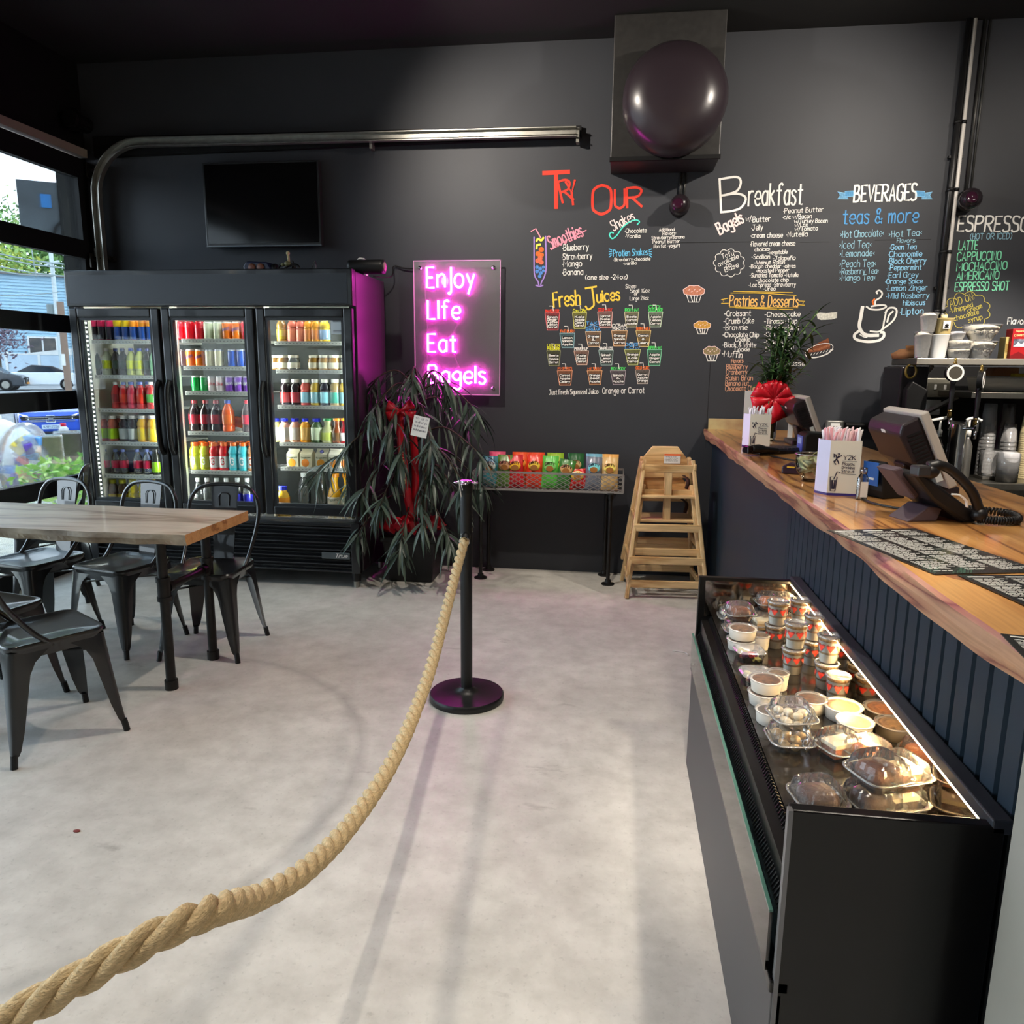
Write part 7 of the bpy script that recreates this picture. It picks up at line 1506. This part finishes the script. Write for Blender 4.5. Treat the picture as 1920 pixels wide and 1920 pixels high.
tw_ = onY(1787, 880, 4.88); t = thing('tap_tower', 'shiny chrome tap tower cylinder below the drink taps', 'tap tower', (tw_.x, 4.88, BZ+.001))
htop = onY(1787, 790, 4.88).z-BZ
MB().lathe([(.001, 0), (.06, 0), (.06, .015), (.048, .02), (.048, htop-.02), (.05, htop), (.001, htop+.005)], 26).build('column', m_chrome, t, auto=40)
f0 = onY(1830, 795, 4.74)
MB().tube(catmull([(.0, -.03, htop-.04), (.06, -.09, htop-.035), (f0.x-tw_.x, -.145, htop-.03)], 5), .010, 10).tube([(f0.x-tw_.x, -.145, htop-.03), (f0.x-tw_.x-.01, -.165, htop-.09)], .009, 8).cyl((f0.x-tw_.x, -.148, htop-.05), (f0.x-tw_.x, -.148, htop+.02), .012, 10).tube(catmull([(.0, -.03, htop-.02), (-.01, -.09, htop-.01), (onY(1783, 780, 4.73).x-tw_.x, -.15, htop+.005)], 5), .010, 10).cyl((onY(1783, 780, 4.73).x-tw_.x, -.15, htop-.04), (onY(1783, 780, 4.73).x-tw_.x, -.15, htop+.03), .012, 10).build('faucet', m_chrome, t, smooth=True)
# pump dispensers
for k, (px, py) in enumerate(((1762, 880), (1803, 878))):
    b = onY(px, py, 4.93); b.x = b.x; t = thing('pump_bottle', 'syrup bottle with white pump, %s of the chrome tower' % ('left' if k == 0 else 'right'), 'bottle', (b.x+(.04 if k else -.01), 4.99 if k else 4.97, BZ+.001), 0, 'pump bottles')
    MB().lathe([(.001, 0), (.03, 0), (.032, .01), (.03, .20), (.014, .24), (.012, .26)], 18).build('bottle', clear_mat('pump_clear', (.7, .72, .74), 1.4, .05, .2) if k == 0 else m_steel, t, smooth=True)
    MB().lathe([(.015, .255), (.016, .29), (.006, .30), (.006, .36), (.001, .36)], 12).tube(catmull([(-.02, 0, .355), (.0, 0, .365), (.03, 0, .368), (.065 if k else -.06, -.01, .352)], 5), .009, 8).build('pump', m_white, t, smooth=True)
# stacks of clear cups
m_cup = clear_mat('cup_clear', (.99, .99, .99), 1.0, .08, .05, haze=.2)
def cupstack(label, px, ptop, pbot, Y, r, n, mt, group, grow=.75, nm='cup'):
    b = onY(px, pbot, Y); tz = onY(px, ptop, Y).z; h = tz-BZ; t = thing('cup_stack', label, 'cup stack', (b.x, Y, BZ+.001), 0, group)
    ch = h*.34
    for k in range(n):
        z = (h-ch)*k/max(1, n-1); MB().lathe([(r, z), (r*1.03, z+.004), (r, z+.008), (r*grow, z+ch), (.001, z+ch)], 20, cap=False).build(nm, mt, t, smooth=True)
    return t
cupstack('tall upside-down stack of clear cups nearest the drink taps', 1843, 757, 880, 5.12, .047, 14, m_cup, 'clear cup stacks')
cupstack('tall upside-down stack of clear cups, second from the taps', 1877, 757, 880, 5.22, .047, 14, m_cup, 'clear cup stacks')
cupstack('shorter upside-down stack of clear cups before the tall ones', 1884, 795, 880, 5.08, .046, 10, m_cup, 'clear cup stacks')
cupstack('tall stack of ribbed paper cups at the right edge of the picture', 1921, 768, 882, 5.05, .05, 22, mat('paper_cup', (206, 190, 146), .6), 'paper cup stacks')
b = onY(1858, 880, 4.98); t = thing('clear_tub', 'clear plastic tub standing before the cup stacks', 'tub', (b.x, 4.98, BZ+.02)); MB().lathe([(.001, 0), (.066, 0), (.07, .01), (.072, .155), (.068, .16)], 26, cap=False).build('tub', m_cup, t, smooth=True); MB().box(-.07, .07, -.06, .06, -.018, -.001).build('tray', m_steel, t)
b = onY(1887, 902, 4.86); t = thing('bagged_cup_stack', 'white paper cup stack wrapped in clear plastic on the steel counter', 'cup stack', (b.x, 4.87, BZ+.001))
for k in range(6): MB().lathe([(.052, k*.024), (.056, k*.024+.02), (.058, k*.024+.024)], 22, cap=False).build('cup', m_white, t, smooth=True)
MB().lathe([(.001, 0), (.05, 0), (.052, .005), (.056, .15), (.054, .175), (.001, .178)], 22).build('inner_cups', mat('cup_white', (222, 222, 226), .5), t, smooth=True); MB().lathe([(.001, .001), (.060, .001), (.063, .17), (.03, .186)], 18, cap=False).build('plastic_bag', m_cup, t, smooth=True)
b = onY(1850, 985, 4.6); t = thing('black_bin', 'black rounded bin lined with a bag below the steel counter edge', 'bin', (2.06, 4.62, 0)); MB().lathe([(.001, 0), (.15, 0), (.18, .02), (.2, .66), (.19, .70), (.17, .69)], 26, cap=False).build('bin', m_matte, t, smooth=True); MB().tube([(.2*math.cos(k*math.pi/14), .2*math.sin(k*math.pi/14), .69) for k in range(28)], .012, 8, closed=True).build('bag_rim', mat('bin_bag', (150, 150, 146), .4), t, smooth=True)
# ---- on the long steel shelf
SY1 = 4.93
def on_shelf(px, py=668): p = onY(px, py, SY1); return p.x
def hgt(px, top): return onY(px, top, SY1).z-SH1
def scup(label, x, z, r0, r1, h, mt, inner=None, group=None, y=SY1, text=None, lid=False):
    t = thing('stacked_cup', label, 'cup', (x, y, z), 0, group)
    MB().lathe([(.001, 0), (r0, 0), (r0, .004), (r1, h-.006), (r1*1.05, h-.003), (r1*1.03, h)], 22, cap=False).build('cup', mt, t, smooth=True)
    if inner: MB().lathe([(.001, .004), (r0*.9, .006), (r0*1.0, h*.3), (r1*.82, h*.5), (r1*.9, h*.85), (r1*.5, h*.99), (.001, h*.96)], 14).build('contents', inner, t, smooth=True)
    if text: q = MB(); write(q, text[0], (-r1*.6, h*.42), (r1*.6, h*.42), h*.22, h*.03, lambda p: (p.x, -math.sqrt(max((r0+(r1-r0)*.55)**2*1.05-p.x*p.x, 1e-5))-.001, p.y)); q.build('lettering', mat('pen_ink', (70, 70, 74), .7), t)
    return t
m_bagw = mat('bagged_lids', (236, 228, 210), .6, noise=.15, nscale=50)
gS = 'cups and bowls on the steel shelf'
x = on_shelf(1727); h = hgt(1727, 622); scup('clear cup stuffed with pale lids, lower at the left shelf end', x, SH1, .038, .052, h, m_cup, m_bagw, gS); scup('clear cup stuffed with pale lids, stacked above the left end one', x+.02, SH1+h, .038, .052, hgt(1733, 587)-h, m_cup, m_bagw, gS)
x = on_shelf(1757); h = hgt(1757, 627); scup('tall plain white paper cup on the steel shelf', x, SH1, .042, .055, h, m_white, None, gS)
t = scup('tan paper cup with a small emblem standing on the white cup', x+.015, SH1+h, .040, .055, hgt(1761, 597)-h, mat('cup_tan', (178, 158, 104), .6), None, gS)
q = MB(); q.box(-.02, .02, -.0525, -.0505, .03, .075); q.build('emblem', m_white, t); q = MB(); q.sphere((0, -.053, .05), .011, 10, sz=.8); q.box(-.012, .012, -.0535, -.0526, .034, .039); q.build('emblem_mark', m_black, t)
x = on_shelf(1775); t = thing('syrup_bottle', 'dark syrup bottle with a cream top behind the paper cups', 'bottle', (x, SY1+.1, SH1)); hb_ = hgt(1772, 588); MB().lathe([(.001, 0), (.032, 0), (.033, .01), (.033, hb_*.55), (.012, hb_*.75), (.012, hb_*.88)], 16).build('bottle', mat('syrup_brown', (40, 24, 18), .2), t, smooth=True); MB().lathe([(.018, hb_*.88), (.018, hb_), (.001, hb_)], 12).build('cap', mat('cream_cap', (214, 200, 150), .5), t, smooth=True); MB().lathe([(.034, hb_*.1), (.034, hb_*.45)], 16, cap=False).build('label', mat('syrup_label', (216, 202, 150), .5), t, smooth=True)
x = on_shelf(1796); h = hgt(1796, 640); scup('short clear tub of lids with pen writing on it', x, SH1, .056, .070, h*.62, m_cup, m_bagw, gS, text=('SPRING',)); scup('short clear tub marked one half pint on the steel shelf', x, SH1+h*.62, .064, .078, h*.45, m_cup, m_bagw, gS, text=('1/2 P',)); scup('small translucent cup leaning on top of the tubs', x-.02, SH1+h*1.07, .036, .052, .05, m_cup, w2, gS)
x = on_shelf(1833); h = hgt(1833, 640); scup('clear bowl of lids marked Large, lower of two bowls', x, SH1, .058, .095, h, m_cup, m_bagw, gS, text=('Large',)); scup('clear bowl of lids marked Small, stacked on the large one', x+.003, SH1+h, .058, .105, hgt(1833, 609)-h, m_cup, m_bagw, gS, text=('Small',))
for k, (px, w, c, lab) in enumerate(((1902, .088, (170, 24, 30), 'red tea box with a mountain picture on the steel shelf'), (1886, .03, (196, 176, 110), 'cream tea box just left of the red one'), (1924, .05, (200, 180, 120), 'cream tea box just right of the red one'))):
    x = on_shelf(px); h = hgt(1903, 617 if k == 0 else 632); yb_ = SY1+(0 if k == 0 else .03); t = thing('tea_box', lab, 'tea box', (x, yb_, SH1), 0, 'tea boxes on the steel shelf')
    MB().box(-w/2, w/2, -.04, .04, 0, h).build('box', mat('tea_%d' % k, c, .45), t, bevel=.002)
    if k == 0:
        MB().box(-w*.38, w*.38, -.0415, -.04, h*.40, h*.66).build('picture', mat('tea_picture', (150, 160, 178), .5, rgb2=(60, 66, 80), nscale=40), t)
        q = MB(); q.prism([(-w*.38, h*.40), (-w*.1, h*.56), (w*.1, h*.48), (w*.38, h*.60), (w*.38, h*.40)], Matrix.Translation((0, -.0425, 0)), .001); q.build('mountain', m_white, t)
        q = MB(); write(q, 'Celestial', (-w*.38, h*.74), (w*.38, h*.74), h*.07, h*.012, lambda p: (p.x, -.0412, p.y), arch=h*.02); write(q, 'Peppermint', (-w*.3, h*.9), (w*.3, h*.9), h*.05, h*.01, lambda p: (p.x, -.0412, p.y)); q.build('lettering', mat('tea_gold', (236, 214, 150), .5), t)
        q = MB(); q.add([(-w*.5, -.0405, .0), (w*.5, -.0405, .0), (w*.5, -.0405, h*.1), (0, -.0405, h*.24), (-w*.5, -.0405, h*.1)], [(0, 1, 2, 3, 4)]); q.build('front_flap', mat('tea_dark', (120, 14, 20), .45), t)
    else: MB().box(-w*.4, w*.4, -.0412, -.04, h*.3, h*.7).build('panel_print', mat('tea_print', (150, 120, 60), .5), t)
bp0 = on_shelf(1712); t = thing('paper_bag', 'crumpled brown paper bag at the left end of the steel shelf', 'bag', (bp0+.05, 5.12, SH1)); loft([sup(.09, 0, 20, 3, .05, 5), sup(.1, .03, 20, 3, .1, 7), sup(.05, .06, 20, 3, .15, 5)]).build('bag', mat('kraft_paper', (150, 104, 66), .8, bump=.6, bscale=25), t, smooth=True); MB().box(-.03, .03, -.004, .004, .055, .08).build('fold', mat('kraft_paper', (150, 104, 66), .8), t)
# ================================================================= the street outside the overhead door
def out(x, y, t): return EYE+ray(x, y)*t
def gz(x): 
    d = -x
    if d < 9: return -.05
    if d < 19: k = (d-9)/10; return -.05-.9*(3*k*k-2*k**3)
    if d < 22: return -.95
    if d < 32: k = (d-22)/10; return -.95+.95*(3*k*k-2*k**3)
    return 0.0
mb = MB(); xs = [-4.15, -5.5, -7, -8.5, -10, -11.5, -13, -14.5, -16, -17, -18, -19, -20.5, -22, -23.5, -25, -27, -29, -30.5, -32, -45, -120]; ys = [-30, 0, 5, 10, 20, 40, 120]
for x in xs: mb.v += [(x, y, gz(x)) for y in ys]
for i in range(len(xs)-1):
    for j in range(len(ys)-1): k = i*len(ys)+j; mb.f.append((k, k+1, k+len(ys)+1, k+len(ys))); mb.m.append(0 if xs[i] > -8 else 1)
struct(mb.build('ground', [mat('pavement', (196, 190, 178), .85, noise=.2, nscale=3), mat('asphalt', (140, 142, 146), .9, noise=.2, nscale=2)], smooth=True))
# house with lapped siding
HB = out(60, 600, 60); hr = math.atan2(.762, .886)   # facing the camera
hs = thing('siding_house', 'pale blue house with lapped siding across the street', 'house', (HB.x, HB.y, 0), R(40.7))
HW, HH = 7.5, out(60, 518, 60).z
MB().box(-HW, 5.0, .1, 9, 0, HH).build('walls', mat('house_wall', (150, 180, 200), .8), hs)
mb = MB(); z = 1.0
while z < HH-.1: mb.hexa([(-HW, -.02, z), (5.0, -.02, z), (5.0, .1, z), (-HW, .1, z), (-HW, .06, z+.24), (5.0, .06, z+.24), (5.0, .1, z+.24), (-HW, .1, z+.24)]); z += .24
o = mb.build('siding', mat('siding_blue', (158, 190, 208), .7), hs); o['kind'] = 'stuff'
MB().box(-HW-.3, 5.3, -.3, 9.3, HH, HH+.12).build('roof', mat('roof_shingle', (120, 112, 108), .9), hs)
wc = out(81, 648, 60)-HB; wx = wc.x*math.cos(R(40.7))+wc.y*math.sin(R(40.7)); wz = out(81, 648, 60).z
wf = MB().box(-1.02, 1.02, -.12, .0, -.72, .72).build('window_frame', m_white, hs, loc=(wx, 0, wz))
for sx in (-.48, .48): MB().box(sx-.42, sx+.42, -.15, -.12, -.6, .6).build('pane', mat('house_pane', (96, 88, 80), .2, rgb2=(60, 60, 62), nscale=2), wf)
MB().box(-1.15, 1.15, -.2, 0, -.82, -.72).build('sill', m_white, wf)
# fence
for k, (x0, x1) in enumerate(((-60, 14), (15, 75), (76, 122))):
    a = out(x0, 690, 55); b = out(x1, 690, 55); zt_ = out(60, 663, 55).z; t = thing('fence_panel', 'white vinyl fence panel before the blue house, %s from the left' % ORD[k], 'fence', (a.x, a.y, 0), math.atan2(b.y-a.y, b.x-a.x), 'white fence panels')
    L = math.hypot(b.x-a.x, b.y-a.y); MB().box(.1, L, -.03, .03, 0, zt_-.1).build('panel', mat('vinyl_white', (190, 206, 220), .6), t); MB().box(-.09, .09, -.09, .09, 0, zt_+.12).build('post', m_white, t); MB().box(.1, L, -.06, .06, zt_-.1, zt_).build('top_rail', m_white, t)
# cars
def car(name, label, prof, glass, pos, rot, rgb, width=1.78, roof=None):
    t = thing(name, label, 'car', pos, rot)
    MB().prism(prof, Matrix.Translation((0, -width/2, 0)), width).build('body', mat('carpaint_%d_%d_%d' % rgb, rgb, .2, coat=.6), t, bevel=.09, seg=3)
    for s in (-1, 1):
        MB().prism(glass, Matrix.Translation((0, s*width/2-.012, 0)), .024).build('side_window', mat('car_glass', (34, 44, 54), .08), t)
    if roof: MB().prism(roof, Matrix.Translation((0, -width/2+.06, 0)), width-.12).build('soft_top', mat('soft_top', (52, 50, 54), .8), t, bevel=.06)
    for wx_ in (-1.36, 1.36):
        for s in (-1, 1):
            w = MB().cyl((wx_, s*(width/2-.2), .33), (wx_, s*(width/2+.01), .33), .33, 26).build('wheel', m_matte, t, auto=40)
            q = MB().cyl((wx_, s*(width/2-.0), .33), (wx_, s*(width/2+.02), .33), .2, 22)
            q.build('rim', m_galv, w, auto=40)
    return t
c = out(76, 730, 44); 
conv = car('white_convertible', 'white convertible car with a dark soft top parked across the street', [(-2.3, .3), (-2.35, .7), (-2.2, .95), (-1.3, 1.0), (-.9, 1.04), (1.1, 1.02), (2.2, .82), (2.32, .55), (2.3, .25)], [(-.9, 1.03), (-.6, 1.3), (.3, 1.34), (1.0, 1.04)], (c.x, c.y, 0), R(40.7+180-4), (232, 236, 240), roof=[(-1.5, 1.0), (-.7, 1.36), (.3, 1.42), (1.05, 1.02)])
MB().box(-2.38, -2.3, -.8, -.4, .68, .88).box(-2.2, -1.95, .885, .9, .68, .86).build('tail_light', mat('tail_red', (210, 40, 40), .3), conv); MB().box(-2.37, -2.33, -.25, .25, .5, .62).build('plate', m_white, conv)
c = out(-34, 730, 42); bc = car('black_car', 'dark car nose at the far left edge across the street', [(-2.2, .3), (-2.25, .8), (-1.3, .95), (-.7, 1.42), (.6, 1.44), (1.3, 1.0), (2.1, .85), (2.25, .6), (2.2, .25)], [(-1.0, 1.0), (-.6, 1.34), (.5, 1.36), (1.1, 1.02)], (c.x, c.y, 0), R(40.7-12), (40, 46, 54))
MB().box(2.2, 2.27, -.5, .5, .45, .75).build('grille', m_black, bc, bevel=.03); MB().lathe([(.1, 0), (.12, .02), (.1, .04)], 16, T=Matrix.Rotation(R(90), 3, 'Y'), o=(2.24, 0, .62), cap=False).build('emblem', m_chrome, bc); MB().box(2.24, 2.29, -.25, .25, .36, .48).build('plate', mat('plate_orange', (226, 150, 60), .5), bc)
c = out(96, 792, 25)-2.3*Vector((math.cos(R(-47.3)), math.sin(R(-47.3)), 0)); zc = gz(c.x)
hc = car('blue_car', 'bright blue car facing the shop with a chrome H emblem on its grille', [(-2.25, .3), (-2.3, .85), (-1.5, .98), (-.9, 1.42), (.5, 1.45), (1.25, 1.02), (2.05, .86), (2.28, .62), (2.25, .22)], [(-1.1, 1.02), (-.75, 1.35), (.45, 1.38), (1.1, 1.04)], (c.x, c.y, zc), R(-49.3+2), (40, 84, 200))
MB().prism([(-.78, .50), (.78, .50), (.86, .74), (-.86, .74)], Matrix.Translation((2.262, 0, 0)) @ Matrix.Rotation(R(90), 4, 'Z'), .02).build('grille', m_black, hc)
for zz in (.56, .62, .69): MB().box(2.285, 2.30, -.7, .7, zz, zz+.02).build('grille_bar', m_chrome, hc)
q = MB(); q.tube([(2.315, -.13, .54), (2.315, -.11, .76), (2.315, .11, .76), (2.315, .13, .54)], .016, 6, closed=True); q.tube([(2.32, -.07, .57), (2.32, -.06, .73)], .018, 6); q.tube([(2.32, .07, .57), (2.32, .06, .73)], .018, 6); q.tube([(2.32, -.065, .65), (2.32, .065, .65)], .016, 6); q.build('emblem', m_chrome, hc)
for s in (-1, 1): MB().hexa([(2.2, s*.62, .62), (2.28, s*.62, .62), (2.1, s*.9, .68), (2.0, s*.9, .68), (2.2, s*.62, .76), (2.26, s*.62, .76), (2.05, s*.9, .84), (1.98, s*.9, .84)]).build('headlight', m_chrome, hc)
plt_ = MB().box(2.29, 2.305, -.27, .27, .32, .46).build('plate', mat('plate_pale', (206, 222, 236), .5), hc); q = MB(); write(q, 'KSE-2226', (-.22, .355), (.22, .355), .075, .014, lambda p: (2.3075, p.x, p.y)); q.build('plate_number', mat('plate_ink', (50, 60, 110), .6), hc)
# rubbish bags and bundles by the door
def blob(rx, ry, rz, seed, mt, nm, parent, loc=(0, 0, 0), lump=.12):
    rr2 = random.Random(seed); ph = [rr2.uniform(0, 6) for _ in range(6)]; mb = MB(); n, k = 22, 14
    for j in range(k+1):
        th = math.pi*j/k
        for i in range(n):
            a = 2*math.pi*i/n; w = 1+lump*(math.sin(3*a+ph[0]+2*th)+.6*math.sin(7*a+ph[1])*math.sin(3*th+ph[2])+.5*math.sin(11*a+ph[3]+4*th)); s = max(math.sin(th), .02)
            z = -math.cos(th); z = max(z, -.75); mb.v.append((rx*s*w*math.cos(a), ry*s*w*math.sin(a), rz*(z+.75)))
    for j in range(k):
        for i in range(n): mb.f.append((j*n+i, j*n+(i+1) % n, (j+1)*n+(i+1) % n, (j+1)*n+i)); mb.m.append(0)
    return mb.build(nm, mt, parent, smooth=True, loc=loc)
p = out(4, 860, 9.3); t = thing('white_rubbish_bag', 'bulging white rubbish bag outside at the far left', 'rubbish bag', (p.x, p.y, gz(p.x))); blob(.34, .34, .50, 1, mat('bag_white', (232, 232, 230), .35, bump=.6, bscale=9), 'bag', t); MB().tube(catmull([(0, 0, .84), (.02, 0, .90), (-.05, .03, .95), (.06, .0, .98)], 4), .03, 8).build('knot', mat('bag_white', (232, 232, 230), .35), t, smooth=True)
p = out(52, 860, 8.8); t = thing('clear_rubbish_bag', 'clear bag of colourful plastic rubbish outside the overhead door', 'rubbish bag', (p.x, p.y, gz(p.x))); rr_ = random.Random(4)
blob(.28, .28, .50, 2, clear_mat('bag_clear', (.97, .98, .99), 1.0, .2, .06, haze=.16), 'bag', t)
for k in range(26):
    cs = ((40, 130, 220), (60, 190, 110), (245, 245, 245), (96, 60, 170), (250, 220, 90), (225, 60, 60), (90, 160, 230), (240, 160, 60), (230, 236, 240))[k % 9]; a = rr_.uniform(0, 6.28); r_ = rr_.uniform(.02, .2); M = Matrix.Translation((r_*math.cos(a), r_*math.sin(a), .12+.023*k)) @ Matrix.Rotation(rr_.uniform(0, 3), 4, Vector((rr_.random(), rr_.random(), rr_.random()+.1)).normalized()); s = rr_.uniform(.05, .11)
    MB().box(-s, s, -s*.7, s*.7, -s*.5, s*.5, 0, M).build('plastic_scrap', mat('scrap_%d_%d_%d' % cs, cs, .4), t, bevel=.01)
for k, (px, py, w, h, lab) in enumerate(((102, 870, .11, .47, 'tall plastic-wrapped tan bundle beside the clear rubbish bag'), (133, 862, .15, .44, 'plastic-wrapped cardboard bundle beside the tan one'))):
    p = out(px, py, 8.9+.3*k); t = thing('wrapped_bundle', lab, 'bundle', (p.x, p.y, gz(p.x)), R(40)); base = p.z-gz(p.x); MB().box(-w, w, -w, w, 0, base+.33).build('stack', mat('bundle_tan_%d' % k, ((206, 190, 160), (150, 134, 122))[k], .7, noise=.25, nscale=12), t, bevel=.02); MB().box(-w*1.03, w*1.03, -w*1.03, w*1.03, base+.05, base+.345).build('wrap', clear_mat('wrap_clear', (.95, .95, .95), 1.2, .15, .12), t, bevel=.02)
p = out(120, 808, 9.2); t = thing('red_capped_jug', 'small white jug with a red cap on the wrapped bundle', 'jug', (p.x, p.y, out(133, 862, 9.2).z+.33)); MB().lathe([(.001, 0), (.05, 0), (.055, .02), (.05, .05), (.02, .08)], 14).build('jug', m_white, t, smooth=True); MB().lathe([(.03, .07), (.03, .11), (.001, .11)], 12).build('cap', mat('cap_red', (220, 30, 60), .4), t, smooth=True)
# leafy shrub
def foliage(n, fn, size, mats, seed, name, parent):
    rr2 = random.Random(seed); mb = MB()
    for k in range(n):
        c = Vector(fn(rr2)); d = Vector((rr2.uniform(-1, 1), rr2.uniform(-1, 1), rr2.uniform(-.6, 1))).normalized(); y = d.cross(Vector((rr2.uniform(-1, 1), rr2.uniform(-1, 1), .3))).normalized(); s = size*rr2.uniform(.6, 1.3)
        mb.add([c, c+d*s*.5+y*s*.22, c+d*s, c+d*s*.5-y*s*.22], [(0, 1, 2, 3)], rr2.randrange(len(mats)))
    o = mb.build(name, mats, parent); o['kind'] = 'stuff'; return o
p = out(112, 895, 6.9); t = thing('leafy_shrub', 'bright green leafy shrub growing just outside the overhead door', 'shrub', (p.x, p.y, gz(p.x)))
gl = [mat('shrub_leaf', (150, 196, 90), .5), mat('shrub_leaf_b', (110, 160, 70), .5), mat('shrub_leaf_c', (186, 214, 120), .5)]; zt_ = out(112, 858, 6.9).z-gz(p.x)
foliage(420, lambda q: (q.gauss(0, .17), q.gauss(0, .17), q.uniform(.15, zt_-.02)), .085, gl, 5, 'foliage', t)
for k in range(5): MB().tube(catmull([(0, 0, 0), (.05*math.cos(k*1.3), .05*math.sin(k*1.3), zt_*.4), (.14*math.cos(k*1.3), .14*math.sin(k*1.3), zt_*.85)], 4), .006, 6).build('stem', m_bam, t, smooth=True)
# trees
def tree(label, px, py, t_, rad, cols, n, seed, size, ht=None):
    c = out(px, py, t_); t = thing('street_tree', label, 'tree', (c.x, c.y, 0), 0, 'trees across the street')
    MB().tube(catmull([(0, 0, 0), (.1, 0, c.z*.5), (0, .1, c.z)], 5), [.25-.012*i for i in range(11)], 8).build('trunk', mat('tree_bark', (90, 76, 64), .9), t, smooth=True)
    foliage(n, lambda q: (q.gauss(0, rad*.5), q.gauss(0, rad*.5), c.z+q.gauss(0, rad*.42)), size, cols, seed, 'crown', t)
tg_ = [mat('tree_green', (120, 160, 84), .7), mat('tree_green_b', (86, 124, 66), .7), mat('tree_green_c', (160, 190, 110), .7)]
tree('yellow-green tree above the blue house at the far left', 8, 495, 66, 2.4, [tg_[2], mat('tree_lime', (190, 200, 90), .7)], 900, 1, .5)
tree('dense green tree rising behind the blue house', 60, 485, 70, 4.2, tg_, 1900, 2, .55)
tree('dark green tree behind the utility pole', 118, 485, 72, 3.6, tg_[:2], 1500, 3, .55)
tree('sparse tree top reaching into the bright sky', 20, 420, 74, 2.6, tg_, 420, 4, .5)
tree('purple-leaved tree at the left in front of the blue house', -12, 630, 48, 1.7, [mat('tree_plum', (104, 84, 100), .8), mat('tree_plum_b', (130, 112, 122), .8)], 900, 6, .3)
# utility pole and wires
p = out(108, 600, 52); t = thing('utility_pole', 'pale utility pole with a crossarm beside the house', 'pole', (p.x, p.y, 0)); zt_ = out(108, 474, 52).z; MB().cyl((0, 0, 0), (0, 0, zt_), .16, 12, r2=.13).build('pole', mat('pole_pale', (206, 214, 214), .8), t); MB().bar((-1.2, .9, zt_-.8), (1.2, -.9, zt_-.8), .12, .12).build('crossarm', mat('pole_pale', (206, 214, 214), .8), t); MB().cyl((-.5, .1, zt_-4.2), (-.5, .1, zt_-3.5), .25, 14).build('transformer', mat('transformer_grey', (130, 140, 140), .5), t)
p = out(125, 690, 40); t = thing('wooden_pole', 'brown wooden pole standing right of the white convertible', 'pole', (p.x, p.y, 0)); MB().cyl((0, 0, 0), (0, 0, out(125, 622, 40).z+1.5), .17, 12).build('pole', mat('pole_brown', (140, 116, 100), .9), t); MB().box(-.1, .1, -.2, -.16, 1.4, 2.0).build('tag', m_white, t)
for k, (a, b) in enumerate((((-20, 472), (140, 498)), ((-20, 496), (140, 520)), ((-20, 480), (140, 505)), ((-20, 505), (100, 518)), ((55, 440), (68, 520)), ((-20, 554), (110, 548)))):
    A = out(*a, 50); B_ = out(*b, 50); tag(MB().tube([A, (A+B_)/2-Vector((0, 0, .12)), B_], .045 if k < 4 else .03, 5).build('overhead_wire', mat('wire_grey', (150, 160, 160), .7)), 'overhead street wire seen through the door, %s from the top' % ORD[k], 'wire', 'street wires')
# white canopy
p = out(92, 662, 53); t = thing('white_canopy', 'white sail canopy sloping below the house window', 'canopy', (p.x, p.y, 0), R(40.7)); zz = out(92, 664, 53).z; MB().hexa([(-1.6, -.4, zz-.05), (1.4, -.4, zz-.05), (1.4, .4, zz-.05), (-1.6, .4, zz-.05), (-1.6, -.4, zz), (1.4, -.4, zz+.42), (1.4, .4, zz+.42), (-1.6, .4, zz)]).build('fabric', m_white, t); MB().cyl((1.3, 0, 0), (1.3, 0, zz), .04, 8).build('post', m_white, t)
# grey panel with blue tape and a jamb post just outside the door
a = out(70, 340, 5.9); b = out(143, 452, 5.9); cpt = out(108, 396, 5.9); t = thing('hung_panel', 'grey panel with a square of blue tape fixed to a stake outside the glass door', 'panel', (cpt.x-.12, cpt.y, cpt.z+.0), R(32)); w_ = .165; h_ = (a.z-b.z)/2*.98
MB().box(-w_, w_, 0, .02, -h_, h_).build('sheet', mat('panel_grey', (104, 112, 118), .5, rgb2=(84, 88, 92), nscale=2), t); MB().box(-.01, .06, -.003, 0, .03, .13).build('blue_tape', mat('tape_blue', (70, 140, 210), .5), t); MB().tube(catmull([(.05, -.004, -h_+.02), (.07, -.01, -h_+.1), (.12, -.004, -h_+.16)], 5), .012, 6).build('cable_loop', m_black, t, smooth=True); MB().bar((w_-.02, .03, h_), (w_-.02, .03, -cpt.z-.05), .05, .03).build('stake', m_black, t)
